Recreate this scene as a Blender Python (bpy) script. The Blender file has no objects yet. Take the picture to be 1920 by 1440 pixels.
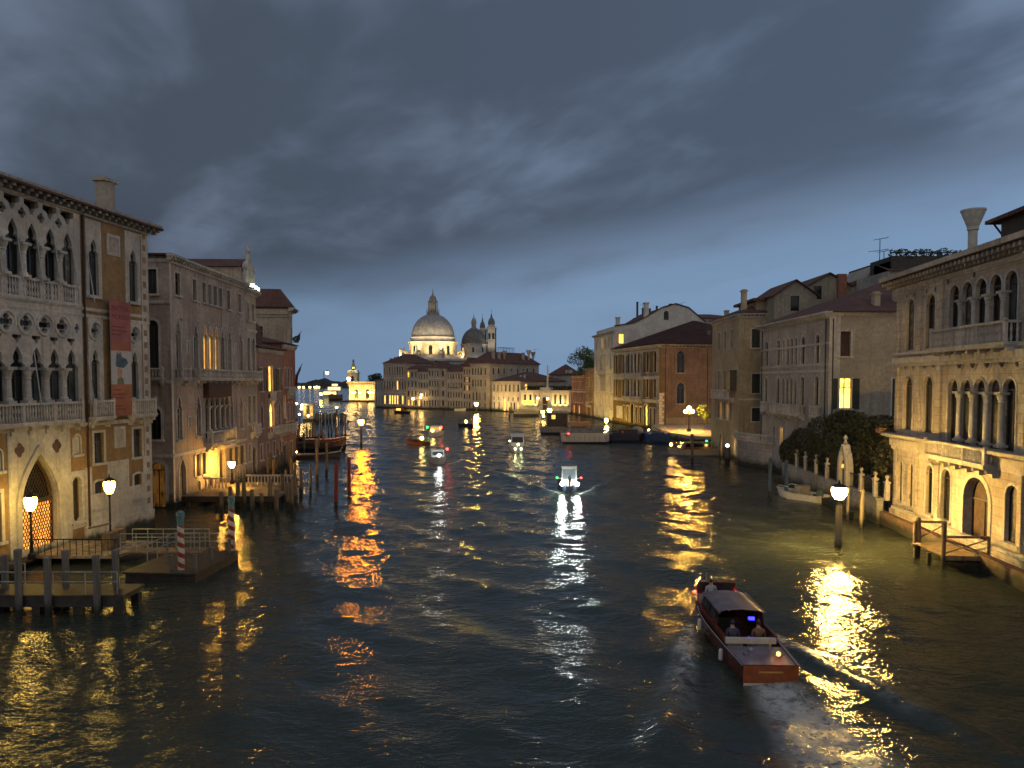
import bpy, bmesh, math, random
import numpy as np
from math import sin, cos, tan, pi, radians, hypot, atan2, exp
from mathutils import Vector, Matrix
from mathutils.geometry import delaunay_2d_cdt
random.seed(7)
S = bpy.context.scene
C = S.collection

# ---------------------------------------------------------------- camera
TH = radians(2.5); F = 1400.; HOR = 715.; PPY = HOR + F*tan(TH); CX = 960.; H = 10.5
cam = bpy.data.cameras.new('camera'); co = bpy.data.objects.new('camera', cam); C.objects.link(co)
cam.sensor_width = 36; cam.lens = 36*F/1920; cam.clip_end = 20000; cam.clip_start = 0.1
cam.shift_y = (PPY-720)/1920
co.location = (0, 0, H); co.rotation_euler = (pi/2-TH, 0, 0)
S.camera = co
S.view_settings.view_transform = 'Standard'; S.view_settings.look = 'None'
S.view_settings.exposure = 0; S.view_settings.gamma = 1; S.view_settings.use_curve_mapping = False
S.render.engine = 'CYCLES'
S.cycles.use_denoising = True
S.cycles.max_bounces = 6; S.cycles.diffuse_bounces = 2; S.cycles.glossy_bounces = 3; S.cycles.transparent_max_bounces = 12
S.cycles.sample_clamp_indirect = 4; S.cycles.sample_clamp_direct = 0; S.cycles.caustics_reflective = False; S.cycles.caustics_refractive = False

# ---------------------------------------------------------------- node helpers
class NT:
    def __init__(s, tree): s.t = tree; s.n = tree.nodes; s.l = tree.links
    def node(s, typ, **kw):
        n = s.n.new(typ)
        for k, v in kw.items(): setattr(n, k, v)
        return n
    def put(s, sock, v):
        if isinstance(v, bpy.types.NodeSocket): s.l.new(v, sock)
        elif v is not None:
            if isinstance(v, tuple) and len(v) == 3 and sock.type == 'RGBA': v = v+(1,)
            sock.default_value = v
    def math(s, op, a, b=None, c=None, clamp=False):
        n = s.node('ShaderNodeMath', operation=op, use_clamp=clamp)
        for i, v in enumerate((a, b, c)): s.put(n.inputs[i], v)
        return n.outputs[0]
    def vmath(s, op, a, b=None):
        n = s.node('ShaderNodeVectorMath', operation=op); s.put(n.inputs[0], a)
        if b is not None: s.put(n.inputs[1], b)
        return n.outputs[0]
    def mix(s, f, a, b, mode='MIX'):
        n = s.node('ShaderNodeMix', data_type='RGBA', blend_type=mode); n.clamp_factor = True
        s.put(n.inputs[0], f); s.put(n.inputs[6], a); s.put(n.inputs[7], b); return n.outputs[2]
    def noise(s, vec, scale, detail=3, rough=.55, dist=0, col=False):
        n = s.node('ShaderNodeTexNoise'); s.put(n.inputs['Vector'], vec); n.inputs['Scale'].default_value = scale
        n.inputs['Detail'].default_value = detail; n.inputs['Roughness'].default_value = rough; n.inputs['Distortion'].default_value = dist
        return n.outputs[1 if col else 0]
    def smooth(s, v, a, b, lo=0., hi=1.):
        n = s.node('ShaderNodeMapRange', interpolation_type='SMOOTHSTEP'); s.put(n.inputs[0], v)
        for i, q in zip((1, 2, 3, 4), (a, b, lo, hi)): s.put(n.inputs[i], q)
        return n.outputs[0]
    def sep(s, v):
        n = s.node('ShaderNodeSeparateXYZ'); s.put(n.inputs[0], v); return n.outputs
    def comb(s, x, y, z):
        n = s.node('ShaderNodeCombineXYZ')
        for i, q in enumerate((x, y, z)): s.put(n.inputs[i], q)
        return n.outputs[0]
    def scale(s, v, sx, sy, sz): return s.vmath('MULTIPLY', v, (sx, sy, sz))

# ---------------------------------------------------------------- world: dusk sky with a cloud deck
w = bpy.data.worlds.new('World'); S.world = w; w.use_nodes = True
t = NT(w.node_tree); t.n.clear()
SUN_EL, SUN_AZ = radians(1.0), radians(182)
sky = t.node('ShaderNodeTexSky', sky_type='NISHITA', sun_disc=False, sun_elevation=SUN_EL, sun_rotation=SUN_AZ, altitude=5)
d = t.node('ShaderNodeTexCoord').outputs['Generated']
x, y, z = t.sep(d)
hyp = t.math('SQRT', t.math('ADD', t.math('MULTIPLY', x, x), t.math('MULTIPLY', y, y)))
el = t.math('DIVIDE', z, t.math('MAXIMUM', hyp, .01))               # tangent of elevation
ya = t.math('MAXIMUM', t.math('ABSOLUTE', y), .15)
az = t.math('DIVIDE', x, ya)
zz = t.math('ADD', t.math('MAXIMUM', z, 0.), .17)
pu, pw = t.math('DIVIDE', x, zz), t.math('DIVIDE', y, zz)            # a flat cloud layer overhead, drawn out along the wind
p = t.comb(t.math('ADD', t.math('MULTIPLY', pu, .85), t.math('MULTIPLY', pw, .55)), t.math('ADD', t.math('MULTIPLY', pu, -.36), t.math('MULTIPLY', pw, .55)), 0.)
big = t.noise(t.vmath('ADD', p, (3.1, 1.7, 0)), .55, 4, .5, .25)
mid = t.noise(t.vmath('ADD', t.scale(p, 1.2, 1, 1), (7.3, 4.2, 0)), 1.25, 5, .5, .3)
fine = t.noise(t.scale(p, 1, 1, 1), 3.2, 4, .55, .3)
# how high the torn lower edge of the deck stands: low to the left, higher to the right
edge = t.math('ADD', t.math('MULTIPLY_ADD', az, .115, .125), t.math('MULTIPLY', t.math('MULTIPLY', az, az), .04))
edge = t.math('ADD', edge, t.math('MULTIPLY', t.math('SUBTRACT', mid, .5), .13))
edge = t.math('ADD', edge, t.math('MULTIPLY', t.math('SUBTRACT', fine, .5), .05))
dist = t.math('SUBTRACT', el, edge)
cover = t.smooth(dist, -.04, .075)
thin = t.math('ADD', t.math('MULTIPLY', big, .50), t.math('MULTIPLY', mid, .53))
thin = t.math('ADD', thin, t.math('MULTIPLY', t.math('SUBTRACT', fine, .5), .26))
dens = t.smooth(thin, .41, .60)
clear = t.mix(.85, t.mix(1., sky.outputs[0], (.55, .75, 1.), 'MULTIPLY'), (2.15, 3.4, 5.4))
clear = t.mix(t.smooth(az, -.45, .1, .75, 0.), clear, (1.45, 2.25, 3.4))
clear = t.mix(t.smooth(mid, .45, .7, 0., .4), clear, (1.6, 2.4, 3.5))
cl_dark = t.mix(t.smooth(az, -.7, .7), (.63, .81, 1.12), (.76, 1.06, 1.62))
cl_light = t.mix(t.smooth(az, -.7, .5), (1.4, 1.8, 2.55), (1.75, 2.4, 3.55))
cloud = t.mix(dens, cl_light, cl_dark)
cloud = t.mix(t.smooth(t.math('ABSOLUTE', t.math('SUBTRACT', dist, .05)), .0, .09, .55, 0.), cloud, t.mix(t.smooth(az, -.5, .4), (.48, .62, .86), (.85, 1.15, 1.7)))
front = t.mix(cover, clear, cloud)
# behind the camera the west still holds the after-glow under a thinner deck
west = t.mix(t.smooth(thin, .4, .65), (4.4, 4.35, 4.5), (2.75, 2.75, 2.95))
col = t.mix(t.smooth(y, -.35, .25), west, front)
bg = t.node('ShaderNodeBackground'); t.put(bg.inputs[0], col); bg.inputs[1].default_value = .1
t.l.new(bg.outputs[0], t.node('ShaderNodeOutputWorld').inputs[0])

# the last, very weak and wide light of the set sun, from behind the camera
sl = bpy.data.lights.new('sun', 'SUN'); so = bpy.data.objects.new('sun', sl); C.objects.link(so)
sl.energy = .12; sl.angle = radians(60); sl.color = (1, .9, .78)
so.rotation_euler = Vector((.12, .8, -.42)).to_track_quat('-Z', 'Y').to_euler()

# ---------------------------------------------------------------- photograph rays -> places in the scene
def ray(px, py):
    x = (px-CX)/F; v = (PPY-py)/F
    return (x, cos(TH)+v*sin(TH), -sin(TH)+v*cos(TH))
def G(px, py, z=0.):
    d = ray(px, py); k = (z-H)/d[2]; return (d[0]*k, d[1]*k)
def P(px, py, Y):
    d = ray(px, py); k = Y/d[1]; return Vector((d[0]*k, Y, H+d[2]*k))
def vp(x):
    d = ray(x, HOR); n = hypot(d[0], d[1]); return (d[0]/n, d[1]/n)

# ---------------------------------------------------------------- materials
MAT = {}
def newmat(name):
    m = bpy.data.materials.new(name); m.use_nodes = True; t = NT(m.node_tree)
    b = t.n['Principled BSDF']; MAT[name] = m; return m, t, b
def plain(name, c, rough=.6, metal=0., var=.25, scale=6., bump=0.):
    m, t, b = newmat(name)
    pos = t.node('ShaderNodeNewGeometry').outputs['Position']
    n = t.noise(pos, scale, 4)
    k = tuple(v*(1-var) for v in c); q = tuple(min(1, v*(1+var)) for v in c)
    t.put(b.inputs['Base Color'], t.mix(t.smooth(n, .3, .7), k, q)); b.inputs['Roughness'].default_value = rough; b.inputs['Metallic'].default_value = metal
    if bump:
        bn = t.node('ShaderNodeBump'); bn.inputs['Strength'].default_value = bump; bn.inputs['Distance'].default_value = .02
        t.l.new(t.noise(pos, scale*5, 3), bn.inputs['Height']); t.l.new(bn.outputs[0], b.inputs['Normal'])
    return m
def wallmat(name, c1, c2, stain=.5, damp=1.3, brick=0., ashlar=None, course=None, seed=0.):
    """stucco or stone: mottling, weather streaks, a damp tide band; optional joints and bared brick"""
    m, t, b = newmat(name)
    pos = t.vmath('ADD', t.node('ShaderNodeNewGeometry').outputs['Position'], (seed, seed*1.7, 0))
    zc = t.sep(pos)[2]
    a = t.noise(pos, .35, 5, .6); f = t.noise(pos, 3.5, 5, .65); g = t.noise(pos, 22., 3)
    col = t.mix(t.smooth(a, .35, .66), tuple(v*.86 for v in c1), tuple(v*1.08 for v in c2))
    col = t.mix(t.smooth(t.noise(pos, 1.1, 6, .7, .5), .52, .60, 0., .38), col, tuple(v*.72+.04 for v in c2))
    col = t.mix(t.smooth(f, .3, .72, 0., .6), col, tuple(v*.55 for v in c1))
    st = t.noise(t.scale(pos, 1.6, 1.6, .11), 1.5, 4, .6)
    col = t.mix(t.smooth(st, .5, .72, 0., stain), col, tuple(v*.38 for v in c1))
    h = t.math('ADD', f, t.math('MULTIPLY', g, .5))
    if brick:
        uv = t.node('ShaderNodeUVMap').outputs[0]
        br = t.node('ShaderNodeTexBrick'); t.l.new(uv, br.inputs['Vector']); br.inputs['Scale'].default_value = 1
        br.inputs['Brick Width'].default_value = .27; br.inputs['Row Height'].default_value = .075; br.inputs['Mortar Size'].default_value = .008
        t.put(br.inputs['Color1'], (.19, .075, .045)); t.put(br.inputs['Color2'], (.26, .11, .06)); t.put(br.inputs['Mortar'], (.22, .19, .16))
        lo = t.math('MULTIPLY_ADD', zc, -.02, t.noise(pos, .55, 5, .6))
        col = t.mix(t.smooth(lo, .66-brick, .70-brick), col, br.outputs[0])
    if ashlar:
        uv = t.node('ShaderNodeUVMap').outputs[0]
        br = t.node('ShaderNodeTexBrick'); t.l.new(uv, br.inputs['Vector']); br.inputs['Scale'].default_value = 1
        br.inputs['Brick Width'].default_value = ashlar[0]; br.inputs['Row Height'].default_value = ashlar[1]; br.inputs['Mortar Size'].default_value = .014
        t.put(br.inputs['Color1'], (1, 1, 1)); t.put(br.inputs['Color2'], (.8, .8, .8)); t.put(br.inputs['Mortar'], (.42, .42, .42))
        col = t.mix(.85, col, br.outputs[0], 'MULTIPLY')
    wl = t.math('ADD', zc, t.math('MULTIPLY', t.math('SUBTRACT', t.noise(pos, .9, 4), .5), 1.2))
    col = t.mix(t.smooth(wl, damp*.25, damp, .85, 0.), col, (.045, .042, .028))
    col = t.mix(t.smooth(wl, .3, .7, .95, 0.), col, (.016, .02, .01))
    t.put(b.inputs['Base Color'], col); b.inputs['Roughness'].default_value = .88
    bn = t.node('ShaderNodeBump'); bn.inputs['Strength'].default_value = .35; bn.inputs['Distance'].default_value = .03
    t.l.new(h, bn.inputs['Height']); t.l.new(bn.outputs[0], b.inputs['Normal'])
    return m
def emit(name, c, k, var=0., scale=1.2):
    m, t, b = newmat(name)
    b.inputs['Base Color'].default_value = (.02, .02, .02, 1); b.inputs['Roughness'].default_value = .3
    t.put(b.inputs['Emission Color'], c+(1,))
    if var:
        pos = t.node('ShaderNodeNewGeometry').outputs['Position']
        n = t.math('ADD', t.math('MULTIPLY', t.noise(pos, scale, 2), .5), t.math('MULTIPLY', t.noise(t.scale(pos, 5, 5, .5), scale, 2), .5)); n = t.smooth(n, .38, .62, k*(1-var), k*(1+var)); t.l.new(n, b.inputs['Emission Strength'])
    else: b.inputs['Emission Strength'].default_value = k
    return m
def lampglass(name, c, k, hot=.25):
    """frosted lantern glass: hot in the middle, its edge coloured deeper and dimmed to mimic a halo"""
    m, t, b = newmat(name); b.inputs['Base Color'].default_value = (.4, .35, .25, 1); b.inputs['Roughness'].default_value = .3
    lw = t.node('ShaderNodeLayerWeight'); lw.inputs[0].default_value = .5; fc = lw.outputs['Facing']
    core = tuple((1-hot)*v+hot*w_ for v, w_ in zip(c, (1., .72, .22)))
    t.put(b.inputs['Emission Color'], t.mix(t.smooth(fc, .15, .7), core, c)); t.l.new(t.smooth(fc, .35, .86, k*1.6, k*.004), b.inputs['Emission Strength']); return m  # rim tint and falloff imitate the halo of a lit lamp
def roofmat(name, c1, c2):
    m, t, b = newmat(name)
    uv = t.node('ShaderNodeUVMap').outputs[0]; pos = t.node('ShaderNodeNewGeometry').outputs['Position']
    u, v, _ = t.sep(uv)
    a = t.noise(pos, .5, 4); f = t.noise(t.scale(uv, 5.5, 2.4, 1), 1., 2, .8)
    col = t.mix(t.smooth(a, .35, .65), c1, c2); col = t.mix(t.smooth(f, .3, .7, .0, .6), col, tuple(q*.4 for q in c1))
    wv = t.math('ABSOLUTE', t.math('SINE', t.math('MULTIPLY', u, pi*4.5)))
    ro = t.math('FRACT', t.math('MULTIPLY', v, 2.6))
    col = t.mix(t.smooth(wv, 0., .45, .55, 0.), col, tuple(q*.25 for q in c1))
    t.put(b.inputs['Base Color'], col); b.inputs['Roughness'].default_value = .9
    bn = t.node('ShaderNodeBump'); bn.inputs['Strength'].default_value = .8; bn.inputs['Distance'].default_value = .07
    t.l.new(t.math('ADD', wv, t.math('MULTIPLY', ro, .4)), bn.inputs['Height']); t.l.new(bn.outputs[0], b.inputs['Normal'])
    return m
ISTRIA = wallmat('istrian stone', (.46, .43, .385), (.56, .53, .48), .5, 1.0, seed=3)
OCHRE = wallmat('ochre stucco', (.27, .165, .07), (.33, .21, .095), .35, 1.2, seed=11)
ROSE = wallmat('weathered rose plaster', (.35, .275, .235), (.43, .36, .31), .75, 1.5, brick=.05, seed=23)
CREAM = wallmat('cream plaster', (.40, .34, .26), (.46, .40, .31), .4, 1.5, seed=5)
OLIVE = wallmat('yellow olive plaster', (.34, .28, .175), (.40, .34, .225), .5, 1.5, seed=9)
GREYP = wallmat('grey plaster', (.33, .31, .27), (.40, .37, .33), .55, 1.4, seed=31)
PINK = wallmat('dull pink plaster', (.26, .16, .13), (.32, .20, .165), .4, 1.4, brick=.0, seed=41)
REDP = wallmat('brick red plaster', (.28, .115, .075), (.34, .15, .10), .3, 1.3, brick=.03, seed=43)
SALMON = wallmat('salmon plaster', (.275, .20, .168), (.35, .262, .225), .45, 1.6, brick=.045, seed=47)
POLI = wallmat('polished stone blocks', (.46, .40, .32), (.56, .50, .41), .45, 1.1, ashlar=(1.15, .52), seed=51)
ASHLAR = wallmat('grey stone blocks', (.34, .33, .30), (.42, .40, .37), .5, 1.4, ashlar=(1.3, .42), seed=53)
WHITEP = wallmat('white plaster', (.55, .53, .48), (.62, .6, .55), .3, 1.2, seed=57)
MOSAIC = wallmat('gilded mosaic', (.30, .20, .075), (.22, .15, .07), .3, .2, seed=59)
PAVE = wallmat('grey paving stone', (.30, .28, .25), (.36, .34, .31), .2, .2, ashlar=(.9, .5), seed=61)
BRICKQ = wallmat('quay brick', (.22, .12, .075), (.28, .17, .11), .5, 1.3, ashlar=(.5, .2), seed=67)
ROOF = roofmat('terracotta roof tiles', (.115, .052, .042), (.165, .08, .062))
LEAD = plain('lead sheet', (.27, .265, .26), .55, .0, .25, .8)
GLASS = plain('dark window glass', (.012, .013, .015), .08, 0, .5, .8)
GLASSB = plain('dim blue window glass', (.05, .06, .07), .12, 0, .4, .8)
FRAME = plain('dark painted wood frame', (.045, .04, .033), .5, 0, .3, 3)
FRAMEW = plain('pale painted wood frame', (.35, .33, .29), .5, 0, .2, 3)
SHUT = plain('dark green shutter', (.022, .028, .022), .55, 0, .3, 4)
CURT = plain('half drawn curtain behind glass', (.13, .12, .10), .25, 0, .5, 2.5)
BROWN = plain('brown awning cloth', (.055, .028, .022), .8, 0, .3, 3)
IRON = plain('dark wrought iron', (.018, .018, .018), .45, .4, .3, 8)
STEEL = plain('galvanised steel', (.30, .30, .30), .4, .7, .25, 5)
DOORW = plain('dark oak door', (.05, .03, .018), .6, 0, .4, 3)
LIT = emit('lit room warm', (1., .50, .09), 1.5, .45, 1.1)
LITY = emit('lit room yellow', (1., .55, .10), 3.0, .35, 1.3)
LITO = emit('lit room orange', (1., .40, .05), 1.1, .5, 1.)
GLOW = lampglass('lantern glass yellow', (1, 0.627, 0.056), 430)
GLOWS = lampglass('lantern glass soft', (1, 0.61, 0.08), 56)
GLOWO = lampglass('lantern glass orange', (1, .27, .004), 330, 0.)
GLOWW = emit('boat headlamp white', (.93, 1., .92), 330.)
BULB = emit('small warm bulb', (1., .58, .16), 60.)
BULBW = emit('small white bulb', (.85, 1., .7), 6.)
REDL = emit('red navigation light', (1., .04, .03), 14.)
GREENL = emit('green navigation light', (.02, 1., .12), 10.)
BLUEL = emit('blue dashboard light', (.02, .02, 1.), 8.)
def polemat(name, c, wet=.9):
    m, t, b = newmat(name); pos = t.node('ShaderNodeNewGeometry').outputs['Position']; zc = t.sep(pos)[2]
    n = t.noise(t.scale(pos, 8, 8, .5), 1., 4, .6); col = t.mix(t.smooth(n, .3, .7), tuple(v*.5 for v in c), c)
    wl = t.math('ADD', zc, t.math('MULTIPLY', t.noise(pos, 2., 2), .7))
    col = t.mix(t.smooth(wl, wet, wet+.5, 1., 0.), col, (.012, .012, .009))
    t.put(b.inputs['Base Color'], col); b.inputs['Roughness'].default_value = .75; return m
POLE = polemat('weathered oak pile', (.16, .12, .08))
POLER = polemat('red painted pile', (.22, .025, .02), .5)
POLEB = polemat('blue painted pile', (.05, .10, .17), .6)
POLEG = polemat('grey painted pile', (.15, .138, .122), .6)
POLEW = polemat('pale painted pile', (.34, .29, .20), .6)
DECK = plain('worn deck boards', (.13, .095, .06), .8, 0, .4, 3, .4)
DARKW = plain('wet dark timber', (.03, .024, .018), .6, 0, .4, 3)
def stripemat():
    m, t, b = newmat('red and white spiral paint')
    o = t.node('ShaderNodeTexCoord').outputs['Object']; x, y, z = t.sep(o)
    a = t.math('DIVIDE', t.math('ARCTAN2', y, x), 2*pi)
    s = t.math('FRACT', t.math('ADD', t.math('MULTIPLY', z, 1.85), a))
    n = t.noise(o, 6., 3)
    col = t.mix(t.smooth(s, .47, .5), (.20, .022, .02), (.50, .46, .40)); col = t.mix(t.smooth(n, .5, .75, 0., .5), col, (.1, .08, .06))
    t.put(b.inputs['Base Color'], col); b.inputs['Roughness'].default_value = .5; return m
STRIPE = stripemat()
TEAL = plain('teal cap paint', (.07, .16, .18), .5)

def watermat():
    m, t, b = newmat('canal water')
    pos = t.node('ShaderNodeNewGeometry').outputs['Position']
    n = t.noise(pos, .06, 3)
    t.put(b.inputs['Base Color'], t.mix(t.smooth(n, .35, .65), (.028, .036, .027), (.036, .044, .032)))
    b.inputs['Roughness'].default_value = .10; b.inputs['IOR'].default_value = 1.33
    n1 = t.noise(t.scale(pos, 1, 1.5, 1), .62, 3, .5, .5); n2 = t.noise(t.scale(pos, .8, 1.5, 1), 2.3, 3, .55, .6); n3 = t.noise(t.scale(pos, 1, 1.4, 1), 9.5, 2, .55, .5)
    b1 = t.node('ShaderNodeBump'); b1.inputs['Distance'].default_value = .30; b1.inputs['Strength'].default_value = .42; t.l.new(n1, b1.inputs['Height'])
    b2 = t.node('ShaderNodeBump'); b2.inputs['Distance'].default_value = .075; b2.inputs['Strength'].default_value = .85; t.l.new(n2, b2.inputs['Height']); t.l.new(b1.outputs[0], b2.inputs['Normal'])
    b3 = t.node('ShaderNodeBump'); b3.inputs['Distance'].default_value = .014; b3.inputs['Strength'].default_value = .9; t.l.new(n3, b3.inputs['Height']); t.l.new(b2.outputs[0], b3.inputs['Normal'])
    t.l.new(b3.outputs[0], b.inputs['Normal'])
    return m
WATER = watermat()
def leafmat(name, c1, c2):
    m, t, b = newmat(name); pos = t.node('ShaderNodeNewGeometry').outputs['Position']
    t.put(b.inputs['Base Color'], t.mix(t.smooth(t.noise(pos, 1.3, 4), .35, .65), c1, c2)); b.inputs['Roughness'].default_value = .6
    return m
LEAF = leafmat('dark ivy leaves', (.022, .028, .012), (.042, .048, .02))
LEAFG = leafmat('mid green leaves', (.05, .085, .02), (.09, .13, .03))
BARK = plain('grey bark', (.07, .055, .04), .9, 0, .4, 5)
HILLM = plain('far tree belt', (.03, .035, .035), .95, 0, .4, .05)
# ---------------------------------------------------------------- mesh helpers
class MB:
    def __init__(s): s.v = []; s.f = []; s.m = []; s.uv = []; s.mi = 0
    def vert(s, p): s.v.append(tuple(p)); return len(s.v)-1
    def face(s, idx, uv=None): s.f.append(tuple(idx)); s.m.append(s.mi); s.uv.append(uv)
    def poly(s, pts, uv=None): s.face([s.vert(p) for p in pts], uv)
    def box(s, x0, x1, y0, y1, z0, z1, skip=''):
        v = [s.vert((x, y, z)) for z in (z0, z1) for y in (y0, y1) for x in (x0, x1)]
        L, W, D = abs(x1-x0), abs(y1-y0), abs(z1-z0)
        for nm, q, uv in (('b', (0, 2, 3, 1), None), ('t', (4, 5, 7, 6), ((x0, y0), (x1, y0), (x1, y1), (x0, y1))),
                          ('f', (0, 1, 5, 4), ((x0, z0), (x1, z0), (x1, z1), (x0, z1))), ('k', (3, 2, 6, 7), ((x1, z0), (x0, z0), (x0, z1), (x1, z1))),
                          ('l', (2, 0, 4, 6), ((y1, z0), (y0, z0), (y0, z1), (y1, z1))), ('r', (1, 3, 7, 5), ((y0, z0), (y1, z0), (y1, z1), (y0, z1)))):
            if nm not in skip: s.face([v[i] for i in q], uv)
    def ring(s, pts): return [s.vert(p) for p in pts]
    def bridge(s, a, b, close=True):
        n = len(a)
        for i in range(n if close else n-1): s.face((a[i], a[(i+1) % n], b[(i+1) % n], b[i]))
    def lathe(s, prof, cx=0, cy=0, seg=12, rot=0., sq=None):
        rs = []
        for r, z in prof: rs.append(s.ring([(cx+r*cos(rot+2*pi*k/seg), cy+r*sin(rot+2*pi*k/seg), z) for k in range(seg)]))
        for a, b in zip(rs, rs[1:]): s.bridge(a, b)
        s.face(rs[0][::-1]); s.face(rs[-1])
    def tube(s, pts, r, seg=8, r2=None):
        pts = [Vector(p) for p in pts]; rs = []; n = len(pts)
        for i, p in enumerate(pts):
            d = (pts[min(i+1, n-1)]-pts[max(i-1, 0)]).normalized()
            a = d.cross(Vector((0, 0, 1)) if abs(d.z) < .95 else Vector((1, 0, 0))).normalized(); b = d.cross(a)
            rr = r if r2 is None else r+(r2-r)*i/(n-1)
            rs.append(s.ring([p+a*rr*cos(2*pi*k/seg)+b*rr*sin(2*pi*k/seg) for k in range(seg)]))
        for a, b in zip(rs, rs[1:]): s.bridge(a, b)
        s.face(rs[0][::-1]); s.face(rs[-1])
    def sphere(s, c, r, seg=12, rings=8, sz=1.):
        rs = []
        for j in range(1, rings):
            a = pi*j/rings; rs.append(s.ring([(c[0]+r*sin(a)*cos(2*pi*k/seg), c[1]+r*sin(a)*sin(2*pi*k/seg), c[2]-r*sz*cos(a)) for k in range(seg)]))
        for a, b in zip(rs, rs[1:]): s.bridge(a, b)
        q = s.vert((c[0], c[1], c[2]-r*sz)); w_ = s.vert((c[0], c[1], c[2]+r*sz))
        for k in range(seg): s.face((q, rs[0][(k+1) % seg], rs[0][k])); s.face((w_, rs[-1][k], rs[-1][(k+1) % seg]))
    def prism(s, pts, z0, z1):
        """an upright prism on a counter-clockwise outline; the sides carry running metres as uv"""
        n = len(pts); u = 0
        s.face([s.vert((p[0], p[1], z1)) for p in pts], [(p[0], p[1]) for p in pts]); s.face([s.vert((p[0], p[1], z0)) for p in pts][::-1])
        for i in range(n):
            a, b = pts[i], pts[(i+1) % n]; L = hypot(b[0]-a[0], b[1]-a[1])
            s.poly([(a[0], a[1], z0), (b[0], b[1], z0), (b[0], b[1], z1), (a[0], a[1], z1)], [(u, z0), (u+L, z0), (u+L, z1), (u, z1)]); u += L
    def mesh(s, name, mats, smooth=False):
        me = bpy.data.meshes.new(name); me.from_pydata(s.v, [], s.f)
        for m in (mats if isinstance(mats, (list, tuple)) else [mats]): me.materials.append(m)
        me.polygons.foreach_set('material_index', s.m)
        if any(u is not None for u in s.uv):
            lay = me.uv_layers.new(name='UVMap'); k = 0; buf = np.zeros(len(me.loops)*2, np.float32)
            for f, u in zip(s.f, s.uv):
                if u is not None: buf[2*k:2*(k+len(f))] = np.array(u, np.float32)[:, :2].ravel()
                k += len(f)
            lay.data.foreach_set('uv', buf)
        if smooth: me.polygons.foreach_set('use_smooth', [True]*len(s.f))
        me.update(); return me
def link(name, me, parent=None, loc=None, rz=0.):
    o = bpy.data.objects.new(name, me); C.objects.link(o)
    if parent: o.parent = parent
    if loc is not None: o.location = loc
    if rz: o.rotation_euler = (0, 0, rz)
    return o
def part(name, mb, mats, parent, loc=None, rz=0., smooth=False): return link(name, mb.mesh(name, mats, smooth), parent, loc, rz)
def tag(o, label=None, cat=None, group=None, kind=None):
    if label: o['label'] = label
    if cat: o['category'] = cat
    if group: o['group'] = group
    if kind: o['kind'] = kind
    return o
def thing(name, label, cat, loc=(0, 0, 0), rz=0., group=None): return tag(link(name, None, None, loc, rz), label, cat, group)
def dup(root, loc=None, rz=None, label=None, group=None, sc=None):
    r = root.copy(); C.objects.link(r)
    if loc is not None: r.location = loc
    if rz is not None: r.rotation_euler = (0, 0, rz)
    if sc is not None: r.scale = sc
    if label: r['label'] = label
    if group: r['group'] = group
    for ch in list(root.children):
        c = ch.copy(); C.objects.link(c); c.parent = r
        for g in list(ch.children):
            e = g.copy(); C.objects.link(e); e.parent = c
    return r

# ---------------------------------------------------------------- opening outlines (counter-clockwise, x across, z up from 0)
GOTH = [(1, 0), (1, .12), (.97, .28), (.86, .46), (.66, .64), (.42, .79), (.22, .9), (.08, .98)]
TREF = [(1, 0), (1.04, .10), (1., .22), (.86, .31), (.60, .35), (.52, .40), (.62, .50), (.60, .62), (.46, .74), (.26, .86), (.10, .95)]
def outline(style, w, h, n=10):
    a = w/2
    if style == 'rect': return [(-a, 0), (a, 0), (a, h), (-a, h)]
    if style == 'arch':
        return [(-a, 0), (a, 0)]+[(a*cos(pi*k/n), h-a+a*sin(pi*k/n)) for k in range(n+1)]
    if style == 'seg':
        r = a*.35
        return [(-a, 0), (a, 0)]+[(a*cos(pi*k/n), h-r+r*sin(pi*k/n)) for k in range(n+1)]
    if style == 'round': return [(a*cos(2*pi*k/14), h/2+h/2*sin(2*pi*k/14)) for k in range(14)]
    if style == 'quatre':
        return [((.52*cos(g)+.48*cos(q))*a, h/2+(.52*sin(g)+.48*sin(q))*h/2) for g in (0, pi/2, pi, 3*pi/2) for q in [g+pi*(k-2.5)/3.7 for k in range(6)]]
    if style == 'tri': return [(-.18*a, .0), (.18*a, 0), (.42*a, .42*h), (a, .62*h), (a, h), (-a, h), (-a, .62*h), (-.42*a, .42*h)]
    if style == 'oct':
        c = .3*w
        return [(-a+c, 0), (a-c, 0), (a, c), (a, h-c), (a-c, h), (-a+c, h), (-a, h-c), (-a, c)]
    prof, k = (GOTH, 1.15) if style == 'gothic' else (TREF, 1.35)
    ah = min(k*w, h*.8)
    R = [(a*x, h-ah+ah*y) for x, y in prof]
    return [(-a, 0), (a, 0)]+R+[(0, h)]+[(-x, y) for x, y in R[::-1]]

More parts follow.
